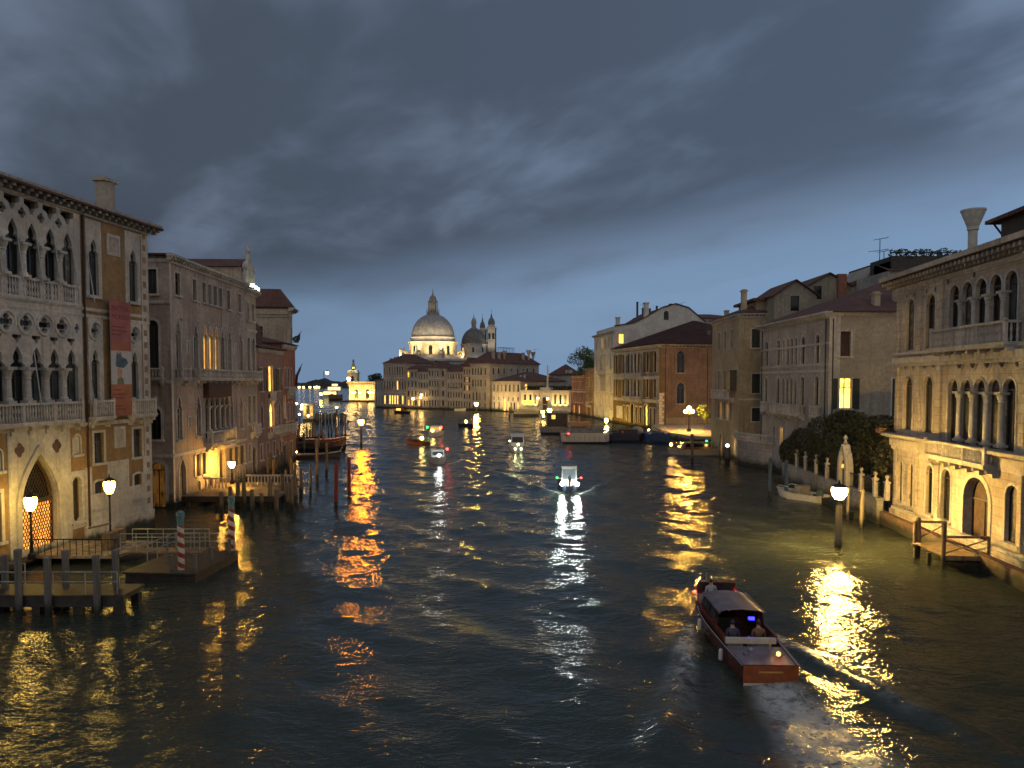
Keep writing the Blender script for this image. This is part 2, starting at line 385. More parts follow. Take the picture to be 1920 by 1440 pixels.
def slab_with_holes(mb, outer, holes, y0, y1, back=True):
    """a wall slab in the x-z plane from y0 (outside) to y1 with openings cut through it"""
    loops = [outer]+holes; flat = [p for L in loops for p in L]
    edges = []; k = 0
    for L in loops: n = len(L); edges += [(k+i, k+(i+1) % n) for i in range(n)]; k += n
    cv, ce, cf, _, _, _ = delaunay_2d_cdt([Vector(p) for p in flat], edges, [], 0, 1e-5)
    boxes = [(min(p[0] for p in L), max(p[0] for p in L), min(p[1] for p in L), max(p[1] for p in L), L) for L in holes]
    def inside(L, x, y):
        c = False; n = len(L); j = n-1
        for i in range(n):
            xi, yi = L[i]; xj, yj = L[j]
            if (yi > y) != (yj > y) and x < (xj-xi)*(y-yi)/(yj-yi)+xi: c = not c
            j = i
        return c
    keep = []
    for f_ in cf:
        x = sum(cv[i][0] for i in f_)/3; y = sum(cv[i][1] for i in f_)/3
        if not inside(outer, x, y): continue
        if any(b_[0] < x < b_[1] and b_[2] < y < b_[3] and inside(b_[4], x, y) for b_ in boxes): continue
        keep.append(f_)
    for yy, fl in ((y0, 0), (y1, 1)):
        if fl and not back: continue
        bs = len(mb.v)
        for p in cv: mb.vert((p[0], yy, p[1]))
        for f_ in keep:
            A, B, Q = (cv[i] for i in f_); ar = (B[0]-A[0])*(Q[1]-A[1])-(B[1]-A[1])*(Q[0]-A[0]); g_ = list(f_) if (ar > 0) != bool(fl) else list(f_)[::-1]
            mb.face([bs+i for i in g_], [(cv[i][0], cv[i][1]) for i in g_])
    base = len(mb.v)
    for p in flat: mb.vert((p[0], y0, p[1]))
    off = len(flat)
    for p in flat: mb.vert((p[0], y1, p[1]))
    k = base
    for li, L in enumerate(loops):
        n = len(L)
        ar = sum(L[i][0]*L[(i+1) % n][1]-L[(i+1) % n][0]*L[i][1] for i in range(n))
        sgn = (ar > 0) == (li == 0)
        for i in range(n):
            a, b = k+i, k+(i+1) % n
            p, q = L[i], L[(i+1) % n]
            uv = [(p[0], p[1]), (q[0], q[1]), (q[0]+.2, q[1]), (p[0]+.2, p[1])]
            mb.face((a, a+off, b+off, b) if sgn else (b, b+off, a+off, a), uv)
        k += n

class Fac:
    """one upright facade plane from A to B (left to right as seen from outside)"""
    def __init__(s, A, B):
        s.A = A; s.B = B; s.L = hypot(B[0]-A[0], B[1]-A[1]); s.d = ((B[0]-A[0])/s.L, (B[1]-A[1])/s.L); s.n = (s.d[1], -s.d[0]); s.a = atan2(s.d[1], s.d[0])
        s.holes = []; s.panels = []; s.t0 = s.t1 = 0.
    def at(s, px, py, off=0.):
        d = ray(px, py); ax = s.A[0]+s.n[0]*off; ay = s.A[1]+s.n[1]*off
        k = (ax*s.n[0]+ay*s.n[1])/(d[0]*s.n[0]+d[1]*s.n[1]); X, Y = d[0]*k, d[1]*k
        return ((X-ax)*s.d[0]+(Y-ay)*s.d[1], H+d[2]*k)
    def pt(s, q, y=0.): return (s.A[0]+s.d[0]*q-s.n[0]*y, s.A[1]+s.d[1]*q-s.n[1]*y)

WCACHE = {}
def window_meshes(style, w, h, sur, fr, pane, rec, sill, smat, proud=.05):
    key = (style, round(w, 2), round(h, 2), sur, fr and fr.name, pane.name, rec, sill, smat.name)
    if key in WCACHE: return WCACHE[key]
    o = outline(style, w, h); res = []
    if sur or sill:
        mb = MB()
        if sur:
            sx = (w/2+sur)/(w/2); oz = outline(style, w+2*sur, h+sur)
            if style in ('round', 'quatre', 'oct'): oz = [(x, z-sur) for x, z in outline(style, w+2*sur, h+2*sur)]
            n = len(o)
            i0 = mb.ring([(x, -proud, z) for x, z in o]); o0 = mb.ring([(x, -proud, z) for x, z in oz]); o1 = mb.ring([(x, .003, z) for x, z in oz]); i1 = mb.ring([(x, .003, z) for x, z in o])
            closed = style in ('round', 'quatre', 'oct')
            rng = range(n) if closed else range(1, n)
            for i in rng:
                j = (i+1) % n
                mb.face((i0[i], o0[i], o0[j], i0[j])); mb.face((o0[i], o1[i], o1[j], o0[j])); mb.face((i1[i], i0[i], i0[j], i1[j]))
            if not closed:
                for i in (0, 1): mb.face((i0[i], i1[i], o1[i], o0[i]) if i == 0 else (i0[i], o0[i], o1[i], i1[i]))
        if sill: mb.box(-w/2-sur-.06, w/2+sur+.06, -proud-.13, .01, -.16, 0.)
        res.append(('window', mb.mesh('window', smat)))
    if fr:
        mb = MB(); q = .05; y0, y1 = rec-.06, rec-.002
        inn = [(x*(1-2*.06/w), .06+z*(1-.12/h)) for x, z in o]; n = len(o)
        a = mb.ring([(x, y0, z) for x, z in o]); b = mb.ring([(x, y0, z) for x, z in inn]); c = mb.ring([(x, y1, z) for x, z in inn])
        for i in range(n): j = (i+1) % n; mb.face((a[i], a[j], b[j], b[i])); mb.face((b[i], b[j], c[j], c[i]))
        if style not in ('round', 'quatre', 'tri', 'oct'):
            hs = h if style == 'rect' else (h-w/2 if style == 'arch' else h-w*1.1)
            mb.box(-.035, .035, y0-.005, y1, .05, max(hs, h*.5)); mb.box(-w/2+.05, w/2-.05, y0-.002, y1, max(hs, h*.5)-.04 if style != 'rect' else h*.68, (max(hs, h*.5)+.03) if style != 'rect' else h*.68+.06)
        res.append(('frame' if res else 'window', mb.mesh('window_frame', fr)))
    mb = MB(); og = outline(style, w+.04, h+.04)
    mb.poly([(x, rec, z-.02) for x, z in og])
    res.append(('pane' if res else 'window', mb.mesh('window_pane', pane)))
    WCACHE[key] = res; return res

class Bld:
    def __init__(s, name, label, cat, A, B, depth, h, mat, thick=.4, z0=-.6, group=None):
        s.A, s.B, s.depth, s.h, s.mat, s.t, s.z0 = A, B, depth, h, mat, thick, z0
        f = s.front = Fac(A, B); inw = (-f.n[0], -f.n[1])
        s.C = (B[0]+inw[0]*depth, B[1]+inw[1]*depth); s.D = (A[0]+inw[0]*depth, A[1]+inw[1]*depth)
        s.right = Fac(s.B, s.C); s.left = Fac(s.D, s.A); s.back = Fac(s.C, s.D)
        s.right.t0 = thick; s.right.t1 = thick; s.left.t0 = thick; s.left.t1 = thick
        s.root = thing(name, label, cat, (A[0], A[1], 0), 0, group); s.o = Vector((A[0], A[1], 0)); s.roofo = None
    def loc(s, f, q, z, y=0.):
        p = f.pt(q, y); return Vector((p[0], p[1], z))-s.o
    def win(s, f, style, q, z, w, h, pane=GLASS, sur=.14, fr=FRAME, rec=.24, sill=True, smat=None, label=None):
        """a window centred at q metres along facade f, its foot at height z"""
        if pane is GLASS: pane = (GLASS, GLASS, GLASSB, GLASS, CURT)[int(q*7.3+z*3.1) % 5]
        f.holes.append([(x+q, zz+z) for x, zz in outline(style, w, h)])
        smat = smat or ISTRIA; par = None
        for nm, me in window_meshes(style, w, h, sur, fr, pane, rec, sill, smat):
            if par is None: par = o = link(nm, me, s.root, s.loc(f, q, z), f.a)
            else: o = link(nm, me, par)
        if label: par['label'] = label
        return par
    def winp(s, f, style, x0, y0, x1, y1, off=0., **k):
        """the same from its left, top, right and bottom as measured on the photograph"""
        a, zt = f.at(x0, (y0+y1)/2)[0], f.at((x0+x1)/2, y0)[1]; b, zb = f.at(x1, (y0+y1)/2)[0], f.at((x0+x1)/2, y1)[1]
        return s.win(f, style, (a+b)/2, zb, abs(b-a), zt-zb, **k)
    def row(s, f, style, qs, z, w, h, **k):
        for q in qs: s.win(f, style, q, z, w, h, **k)
    def hole(s, f, style, q, z, w, h): f.holes.append([(x+q, zz+z) for x, zz in outline(style, w, h)])
    def panel(s, f, q0, q1, z0, z1, mat, proud=.05, name='facing'): f.panels.append((q0, q1, z0, z1, mat, proud, name))
    def bx(s, name, f, q0, q1, y0, y1, z0, z1, mat, parent=None):
        mb = MB(); mb.box(q0, q1, y0, y1, z0, z1); return part(name, mb, mat, s.root, s.loc(f, 0, 0), f.a)
    def band(s, f, z, h=.22, proud=.12, q0=0., q1=None, mat=None, name='string_course'):
        q1 = f.L if q1 is None else q1
        mb = MB(); mb.box(q0, q1, -proud, .003, z, z+h); mb.box(q0, q1, -proud*.55, .003, z-h*.5, z)
        return part(name, mb, mat or ISTRIA, s.root, s.loc(f, 0, 0), f.a)
    def cornice(s, f, z, h=.5, proud=.55, step=.55, mat=None, q0=None, q1=None, name='cornice'):
        q0 = -proud if q0 is None else q0; q1 = f.L+proud if q1 is None else q1
        mb = MB(); mb.box(q0, q1, -proud, .003, z+h*.62, z+h); mb.box(max(q0, 0), min(q1, f.L), -.14, .003, z-.16, z)
        n = max(2, int((q1-q0)/max(step, .1)))
        if step > 0:
            for i in range(n):
                c = q0+.2+(q1-q0-.4)*i/(n-1); mb.box(c-step*.2, c+step*.2, -proud*.82, .003, z+h*.25, z+h*.6); mb.box(c-step*.16, c+step*.16, -proud*.5, .003, z, z+h*.25)
        return part(name, mb, mat or ISTRIA, s.root, s.loc(f, 0, 0), f.a)
    def balcony(s, f, q0, q1, z0, z1, proj=.7, mat=None, step=.26, solid=False, brackets=True, ends=True):
        mat = mat or ISTRIA; mb = MB(); mb.box(q0, q1, -proj, .003, z0, z0+.18); mb.box(q0+.05, q1-.05, -proj+.06, .003, z0-.1, z0)
        if brackets:
            n = max(2, int((q1-q0)/1.3)+1)
            for i in range(n):
                c = q0+.2+(q1-q0-.4)*i/(n-1)
                mb.box(c-.13, c+.13, -proj*.75, .003, z0-.32, z0-.1); mb.box(c-.11, c+.11, -proj*.4, .003, z0-.55, z0-.32)
        o = part('balcony', mb, mat, s.root, s.loc(f, 0, 0), f.a)
        r = MB(); y = -proj+.08
        def run(xa, xb, horiz):
            n = max(1, int(abs(xb-xa)/step))
            for i in range(n):
                c = xa+(xb-xa)*(i+.5)/n
                px_, py_ = (c, y+.06) if horiz else (horiz_x, c)
                if solid: continue
                r.lathe([(.035, z0+.18), (.075, z0+.38), (.045, z0+.62), (.07, z0+.8), (.04, z1-.14)], px_, py_, 6)
        run(q0+.2, q1-.2, True)
        r.box(q0, q1, y-.04, y+.16, z1-.14, z1); 
        if solid: r.box(q0+.2, q1-.2, y+.02, y+.1, z0+.18, z1-.14)
        n = max(1, int((q1-q0)/2.2))
        for i in range(n+1):
            c = q0+.1+(q1-q0-.2)*i/n; r.box(c-.1, c+.1, y-.02, y+.14, z0+.18, z1-.1 if 0 < i < n else z1+.12)
        if ends:
            for e in (q0+.1, q1-.1):
                r.box(e-.07, e+.07, y+.16, .003, z1-.14, z1); horiz_x = e; run(y+.2, -.05, False)
        part('balustrade', r, mat, o); return o
    def column(s, f, q, z0, z1, r=.13, y=.1, mat=None):
        key = ('col', round(z1-z0, 2), r, (mat or ISTRIA).name)
        if key not in WCACHE:
            h = z1-z0; mb = MB(); mb.box(-r*1.5, r*1.5, -r*1.5, r*1.5, 0, r*.8)
            mb.lathe([(r*1.35, r*.8), (r*1.3, r*1.3), (r, r*1.6), (r*.88, h-r*3.4), (r*1.1, h-r*3.2), (r*.95, h-r*2.8), (r*1.5, h-r*1.1), (r*1.55, h-r*.8)], 0, 0, 12); mb.box(-r*1.7, r*1.7, -r*1.7, r*1.7, h-r*.8, h)
            WCACHE[key] = mb.mesh('column', mat or ISTRIA)
        return link('column', WCACHE[key], s.root, s.loc(f, q, z0, y), f.a)
    def hip(s, rise, over=.5, mat=None, gable=False, z=None, flat=0.):
        """tiled roof over the footprint, eaves proud of the walls"""
        z = s.h if z is None else z; f = s.front; L, D = f.L, s.depth; o = over
        mb = MB(); a, b, c, d = (-o, -o), (L+o, -o), (L+o, D+o), (-o, D+o); th = .14
        if L >= D: i = (D/2+o)*(0 if gable else 1); r0, r1 = (-o+i, D/2), (L+o-i, D/2)
        else: i = (L/2+o)*(0 if gable else 1); r0, r1 = (L/2, -o+i), (L/2, D+o-i)
        zt = z+th
        def q3(p, zz): return (p[0], p[1], zz)
        def slope(pts, e):
            (x0, y0), (x1, y1) = e; ll = hypot(x1-x0, y1-y0); ux, uy = (x1-x0)/ll, (y1-y0)/ll
            uv = [((p[0]-x0)*ux+(p[1]-y0)*uy, hypot(-(p[0]-x0)*uy+(p[1]-y0)*ux, p[2]-zt)) for p in pts]; mb.poly(pts, uv)
        A3, B3, C3, D3, R0, R1 = q3(a, zt), q3(b, zt), q3(c, zt), q3(d, zt), q3(r0, zt+rise), q3(r1, zt+rise)
        if L >= D: slope([A3, B3, R1, R0], (a, b)); slope([C3, D3, R0, R1], (c, d)); slope([B3, C3, R1], (b, c)); slope([D3, A3, R0], (d, a))
        else: slope([A3, B3, R0], (a, b)); slope([C3, D3, R1], (c, d)); slope([B3, C3, R1, R0], (b, c)); slope([D3, A3, R0, R1], (d, a))
        lo = [q3(p, z) for p in (a, b, c, d)]; hi = [A3, B3, C3, D3]
        for i in range(4): j = (i+1) % 4; mb.poly([lo[i], lo[j], hi[j], hi[i]])
        mb.poly(lo[::-1])
        s.roofo = part('roof', mb, mat or ROOF, s.root, (0, 0, 0), f.a); return s.roofo
    def chimney(s, q, y, z0, z1, w=.7, style='box', mat=None, capm=None):
        mb = MB()
        if style == 'cone':
            r = w*.5; mb.lathe([(r, z0), (r, z1-w*2.4), (r*1.25, z1-w*2.35), (r*1.25, z1-w*1.9), (r*1.3, z1-w*1.9), (r*2.6, z1-.12), (r*2.7, z1-.1), (r*2.7, z1), (r*2.2, z1)], q, y, 20)
        else:
            mb.box(q-w/2, q+w/2, y-w*.4, y+w*.4, z0, z1-.3); mb.box(q-w*.66, q+w*.66, y-w*.56, y+w*.56, z1-.3, z1-.16); mb.box(q-w*.45, q+w*.45, y-w*.36, y+w*.36, z1-.16, z1)
        return part('chimney', mb, mat or GREYP, s.roofo or s.root, (0, 0, 0), 0 if s.roofo else s.front.a)
    def finish(s, sides='flrb'):
        for nm, f in (('f', s.front), ('r', s.right), ('l', s.left), ('b', s.back)):
            if nm not in sides: continue
            mb = MB(); a, b = f.t0, f.L-f.t1
            slab_with_holes(mb, [(a, s.z0), (b, s.z0), (b, s.h), (a, s.h)], f.holes, 0., s.t, True)
            part('wall', mb, s.mat, s.root, s.loc(f, 0, 0), f.a)
            for q0, q1, z0, z1, mat, pr, name in f.panels:
                hs = []
                for hl in f.holes:
                    cx = sum(p[0] for p in hl)/len(hl); cz = sum(p[1] for p in hl)/len(hl)
                    if q0 < cx < q1 and z0 < cz < z1: hs.append(hl)
                hs = [[(sum(p[0] for p in hl)/len(hl)*.03+x*.97, sum(p[1] for p in hl)/len(hl)*.02+z*.98) for x, z in hl] for hl in hs]
                mb = MB(); slab_with_holes(mb, [(q0, z0), (q1, z0), (q1, z1), (q0, z1)], hs, -pr, .19 if hs else 0., False)
                part(name, mb, mat, s.root, s.loc(f, 0, 0), f.a)
        if s.roofo is None:
            mb = MB(); L, D = s.front.L, s.depth; mb.poly([(0, 0, s.h-.2), (L, 0, s.h-.2), (L, D, s.h-.2), (0, D, s.h-.2)]); part('roof', mb, GREYP, s.root, (0, 0, 0), s.front.a)
        return s
def frange(a, b, n): return [a+(b-a)*i/(n-1) for i in range(n)] if n > 1 else [(a+b)/2]
# ================================================================ the setting: water and land
def wave_h(X, Y):
    """height of the canal surface: crossing swells, taxi wakes, calmer near the banks"""
    rs = np.random.RandomState(5); h = np.zeros_like(X)
    for i in range(26):
        lam = 1.3*(1.17**i) if i < 13 else 1.1+rs.rand()*3.4
        a = radians(62+rs.randn()*26) if i < 13 else radians(rs.rand()*360)
        lam = min(lam, 8.5); k = 2*pi/lam
        h += .0048*lam**.9*np.sin(k*(X*cos(a)+Y*sin(a))+rs.rand()*6.3)*(1. if i < 13 else .55)
    for (bx, by, hx, hy) in WAKES:
        u = -((X-bx)*hx+(Y-by)*hy); v = (X-bx)*hy-(Y-by)*hx        # u metres astern, v abeam
        m = np.clip((u+6)/5., 0, 1)*np.exp(-np.clip(u, 0, 99)/24.)
        for sg in (-1, 1):
            e = v-sg*(.9+.36*np.clip(u+6, 0, 99)); h += .16*m*np.exp(-(e/.9)**2)*np.cos(e*2.4)
        h += .05*m*np.exp(-(v/2.2)**2)*np.sin(u*2.1)
    return h
TAXI = G(1437, 1272); TAXB = G(1336, 1158)
_th = Vector((TAXB[0]-TAXI[0], TAXB[1]-TAXI[1])).normalized()
WAKES = [(TAXI[0], TAXI[1], _th.x, _th.y), (P(1066, 915, 72)[0], 73., -.02, -1.)]
x0, x1, y0, y1 = -96., 60., 8., 340.
xs = np.arange(x0, x1+.01, .33); ys = [y0]
while ys[-1] < y1: ys.append(ys[-1]+max(.2, min(.95, .0042*ys[-1])))
ys = np.array(ys)
X, Y = np.meshgrid(xs, ys); Z = wave_h(X, Y)
fade = np.clip((Y[-1, 0]-Y)/40., 0, 1)*np.clip((60-X)/6., 0, 1)*np.clip((X+96)/6., 0, 1)*np.clip((Y-y0)/2., 0, 1); Z *= fade
nx, ny = len(xs), len(ys); xe, ye = float(xs[-1]), float(ys[-1])
me = bpy.data.meshes.new('water'); V = np.stack([X, Y, Z], -1).reshape(-1, 3)
i = np.arange(nx*ny).reshape(ny, nx); q = np.stack([i[:-1, :-1], i[:-1, 1:], i[1:, 1:], i[1:, :-1]], -1).reshape(-1, 4)
B = 6000.
ext = np.array([(-B, -60, 0), (B, -60, 0), (B, B, 0), (-B, B, 0)], float); V2 = np.vstack([V, ext]); n0 = nx*ny
cn = (0, nx-1, nx*ny-1, nx*(ny-1))
me.from_pydata(V2.tolist(), [], q.tolist()+[(n0, n0+1, cn[1], cn[0]), (n0+1, n0+2, cn[2], cn[1]), (n0+2, n0+3, cn[3], cn[2]), (n0+3, n0, cn[0], cn[3])])
me.polygons.foreach_set('use_smooth', [True]*len(me.polygons)); me.materials.append(WATER); me.update()
tag(link('water', me), kind='structure')
mb = MB(); mb.box(-B, B, -60, B, -4.2, -4.); tag(part('canal_bed', mb, plain('mud', (.05, .045, .03)), None), kind='structure')
mb = MB(); mb.prism([(29.6, 158.5), (28.9, 139), (31., 128.5), (38., 126.), (75, 126), (75, 168), (33, 168)], -.5, 1.05)
tag(part('square', mb, PAVE, None), kind='structure')
# the far lagoon shore: a low belt of trees, as terrain
mb = MB(); random.seed(3)
pts = []
for k in range(241):
    xx = -900+k*5.; h = 5+4*sin(k*.23)+3.2*sin(k*.61+1)+2.5*random.random()+2.*sin(k*1.7); pts.append((xx, max(2.5, h*.75+1.5*(xx > -520))))
for (xa, ha), (xb, hb) in zip(pts, pts[1:]):
    mb.poly([(xa, 1240, -1), (xb, 1240, -1), (xb, 1243, hb), (xa, 1243, ha)]); mb.poly([(xa, 1243, ha), (xb, 1243, hb), (xb, 1300, hb+4), (xa, 1300, ha+4)])
tag(part('far_shore', mb, HILLM, None, smooth=False), kind='structure')

# ================================================================ left bank
# --- the gothic palace in ochre stucco
Bp = G(287, 985); dv = vp(1150); Ap = (Bp[0]-dv[0]*24, Bp[1]-dv[1]*24)
b = Bld('gothic_palace', 'large ochre gothic palace with white tracery loggias and a hanging exhibition banner', 'palace', Ap, Bp, 16, 21.4, OCHRE, .5)
f = b.front; FRA = f; FRB = b
cs = [15.98-1.41*k for k in range(8)]
b.panel(f, 4.9, 17.08, 7.95, 21.05, ISTRIA, .06)
for k, c in enumerate(cs):
    b.win(f, 'trefoil', c, 15.3, 1.06, 4.3, sur=.08, rec=.21, sill=False, fr=FRAME)
    b.win(f, 'trefoil', c+.1, 8.2, 1.08, 4.3, sur=.08, rec=.21, sill=False, fr=FRAME)
    b.hole(f, 'tri', c, 20.08, 1.12, .8); b.win(f, 'quatre', c-.7, 19.7, .6, .64, sur=0, fr=None, rec=.22, sill=False)
    b.win(f, 'quatre', c-.63, 13.33, .96, .96, sur=.1, fr=None, rec=.22, sill=False)
    if k < 7:
        b.column(f, c-.705, 16.4, 18.35, .19, -.03); b.column(f, c-.61, 9.25, 11.3, .2, -.03)
        # small dark gaps above the springing of the lower arches
        b.hole(f, 'tri', c-.61+.7, 12.68, .66, .46)
b.win(f, 'quatre', 16.6, 13.5, .4, .6, sur=.1, fr=None, rec=.22, sill=False)
mb = MB(); mb.poly([(4.9, .47, 7.9), (17.3, .47, 7.9), (17.3, .47, 21), (4.9, .47, 21)]); part('loggia_dark_backing', mb, GLASS, b.root, b.loc(f, 0, 0), f.a)  # dark sheet stands in for the shaded interior behind the tracery
# white framed single lights
for q0, q1, qc in ((17.56, 19.05, 18.3), (21.46, 23.08, 22.3)):
    b.panel(f, q0, q1, 15.85, 20.84, ISTRIA, .05); b.win(f, 'trefoil', qc, 16., .9, 3.65, sur=.1, rec=.21, pane=GLASSB, smat=ISTRIA)
    b.panel(f, q0+.05, q1-.05, 8.1, 14.55, ISTRIA, .05); b.win(f, 'quatre', qc-.05, 13.35, .72, .8, sur=.14, fr=None, rec=.22, sill=False)
    b.win(f, 'trefoil', qc-.05, 8.25, .76, 4.3, sur=.1, rec=.21, pane=GLASSB, sill=False)
    b.balcony(f, q0-.12, q1+.35 if q0 < 20 else 23.95, 8.05, 9.28, .6, step=.22)
    b.win(f, 'rect', qc+.12, 5.19, .95, 1.97, sur=.16, pane=GLASSB); b.win(f, 'seg', qc+.05, 2.28, .9, 1.72, sur=.13, pane=GLASSB)
for q, z, w_, h_ in ((20.27, 18.89, 1.35, 1.4), (20.5, 6., 1.15, 1.45)):
    mb = MB(); slab_with_holes(mb, [(-w_/2, 0), (w_/2, 0), (w_/2, h_), (-w_/2, h_)], [[(-w_/2+.2, .2), (w_/2-.2, .2), (w_/2-.2, h_-.2), (-w_/2+.2, h_-.2)]], -.06, .0, False); mb.mi = 1
    mb.poly([(-w_/2+.2, -.02, .2), (w_/2-.2, -.02, .2), (w_/2-.2, -.02, h_-.2), (-w_/2+.2, -.02, h_-.2)]); part('plaque', mb, [ISTRIA, ROSE], b.root, b.loc(f, q, z), f.a)
for c, z, R_ in [(cc-.63, 13.81, .62) for cc in cs]+[(18.25, 13.75, .58), (22.25, 13.75, .58)]:
    mb = MB(); a_ = [2*pi*k/28 for k in range(28)]
    rr = [mb.ring([(r*cos(e), y, r*sin(e)) for e in a_]) for r, y in ((R_+.07, -.05), (R_+.05, -.14), (R_-.05, -.15), (R_-.08, -.05))]
    for u_, v_ in zip(rr, rr[1:]): mb.bridge(u_, v_)
    part('roundel', mb, ISTRIA, b.root, b.loc(f, c, z), f.a)
# corner quoins, downpipe, bands, cornice
mb = MB(); mb.mi = 0; mb.box(23.2, 24., -.03, .002, 1.1, 21.2)
mb.mi = 1
for k in range(23):
    z = 1.7+k*.86
    if k % 1 == 0: mb.box(23.36, 23.72, -.034, -.005, z, z+.42)
part('quoin_strip', mb, [ISTRIA, OCHRE], b.root, b.loc(f, 0, 0), f.a)
mb = MB(); mb.tube([(17.3, -.09, 1.2), (17.3, -.09, 21.3)], .07, 8); part('downpipe', mb, BROWN, b.root, b.loc(f, 0, 0), f.a)
b.band(f, 15.05, .14, .1); b.band(f, 14.62, .14, .1); b.band(f, 7.72, .16, .14)
b.panel(f, 17.05, 24., .9, 3.2, ISTRIA, .025, 'stone_base'); b.panel(f, 19.2, 21.4, 3.22, 5.15, ISTRIA, .025, 'stone_patch'); b.panel(f, 17.05, 17.7, 3.22, 5.0, ISTRIA, .025, 'stone_patch'); b.panel(f, 23.0, 23.18, 3.22, 5., ISTRIA, .025, 'stone_patch')
b.band(f, 1.0, .22, .16, 16.9, 24.); b.bx('plinth', f, 16.9, 24., -.14, .003, -.5, 1.0, ISTRIA)
b.cornice(f, 21.1, .62, .75, .62, mat=GREYP)
# upper balustrade (between the columns) and the long lower balcony
b.balcony(f, 4.9, 17., 15.15, 16.43, .18, step=.2, brackets=False, ends=False); b.balcony(f, 4.6, 16.6, 8.0, 9.27, .5, step=.21)
# awning poles leaning out in front of the loggia
for k in range(8):
    c = cs[k]+.35
    mb = MB(); mb.tube([(c-.1, -.12, 19.1-.05*k), (c-.75, -1.0, 16.)], .035, 6); part('awning_pole', mb, FRAMEW, b.root, b.loc(f, 0, 0), f.a)
for c, zt in ((17.6, 18.6), (13.0, 12.2), (17.4, 12.1), (8.9, 12.3)):
    mb = MB(); mb.tube([(c, -.12, zt), (c-.7, -1.1, zt-3.2)], .035, 6); part('awning_pole', mb, FRAMEW, b.root, b.loc(f, 0, 0), f.a)
# water gate
b.panel(f, 10.95, 15.75, .3, 7.7, ISTRIA, .08, 'portal')
b.hole(f, 'gothic', 13.16, .75, 2.85, 5.5)
mb = MB(); o = outline('gothic', 2.85, 5.5); oz = outline('gothic', 3.5, 6.05)
for ring_ in ((0, .0), ):
    i0 = mb.ring([(x, -.2, z) for x, z in o]); o0 = mb.ring([(x, -.2, z) for x, z in oz]); o1 = mb.ring([(x, -.05, z) for x, z in oz]); i1 = mb.ring([(x, .3, z) for x, z in o])
    for i in range(1, len(o)): j = (i+1) % len(o); mb.face((i0[i], o0[i], o0[j], i0[j])); mb.face((o0[i], o1[i], o1[j], o0[j])); mb.face((i1[i], i0[i], i0[j], i1[j]))
gate = part('gate', mb, ISTRIA, b.root, b.loc(f, 13.16, .75), f.a)
def lattice(w_, h_, pitch, r, seg=6):
    """an iron grille of staggered ring bars, a slab pierced by oval holes"""
    mb = MB(); nx_ = int(w_/pitch); holes = []; ry = pitch*1.25
    nz = int(h_/(ry*.8))
    for j in range(nz):
        for i in range(nx_ - (j % 2)):
            cx = -w_/2+pitch*(i+.5+(j % 2)*.5)+(w_-nx_*pitch)/2; cz = ry*.8*(j+.5)+.02
            holes.append([(cx+pitch*.40*cos(2*pi*k/seg+pi/6), cz+ry*.44*sin(2*pi*k/seg+pi/6)) for k in range(seg)])
    slab_with_holes(mb, [(-w_/2, 0), (w_/2, 0), (w_/2, max(h_, nz*ry*.8+.05)), (-w_/2, max(h_, nz*ry*.8+.05))], holes, 0, .03, False); return mb
part('grille', lattice(2.84, 2.75, .20, .08), plain('rusty iron grille', (.07, .03, .012), .6, .3), gate, (0, .3, 0))
mb = MB()
for k in range(-9, 10):
    for sg in (-1, 1): mb.tube([(k*.22, .3, 2.85), (k*.22+sg*1.5, .3, 5.6)], .016, 4)
part('lattice_transom', mb, plain('brown lattice', (.05, .025, .015), .7), gate)
mb = MB(); mb.box(-1.42, 1.42, .26, .36, 2.72, 2.86); part('lintel_bar', mb, DARKW, gate)
mb = MB(); mb.poly([(-1.42, .485, 0), (1.42, .485, 0), (1.42, .485, 2.7), (-1.42, .485, 2.7)]); part('lit_hall', mb, emit('lit hall behind the grille', (1., .36, .06), 1.9, .35, .8), gate)
mb = MB(); mb.poly([(-1.45, .49, 2.7), (1.45, .49, 2.7), (1.45, .49, 5.6), (-1.45, .49, 5.6)]); part('dark_transom', mb, GLASS, gate)
for q in (11.75, 14.6):
    mb = MB(); o = outline('quatre', .75, .85); mb.poly([(x, -.1, z) for x, z in o]); part('porphyry_disc', mb, plain('dark porphyry', (.07, .035, .03)), b.root, b.loc(f, q, 6.2), f.a)
b.panel(f, 15.76, 16.95, 1.3, 4.9, ISTRIA, .06, 'window_frame')
b.win(f, 'oct', 16.3, 1.7, .82, 2.85, sur=.1, fr=None, pane=plain('iron lattice on dark glass', (.035, .025, .018), .5, 0, .6, 9), rec=.3)
b.win(f, 'arch', 16.4, 5.95, .62, 1.2, sur=.09, fr=None, pane=ISTRIA, rec=.06, label='white carved relief niche')
b.win(f, 'arch', 10.3, 5.6, .62, 1.2, sur=.09, fr=None, pane=ISTRIA, rec=.06); b.win(f, 'rect', 10.0, 1.7, .9, 2.7, sur=.2, fr=IRON)
for q in (3., 6.5): b.win(f, 'rect', q, 5.2, .95, 1.9); b.win(f, 'seg', q, 2.2, .9, 1.8); b.win(f, 'trefoil', 3., 16. if q < 5 else 8.25, .9, 3.6)
b.hip(2.6, .8); b.chimney(21.8, 1.6, 21.6, 24.5, .98, mat=CREAM); b.finish('frb')
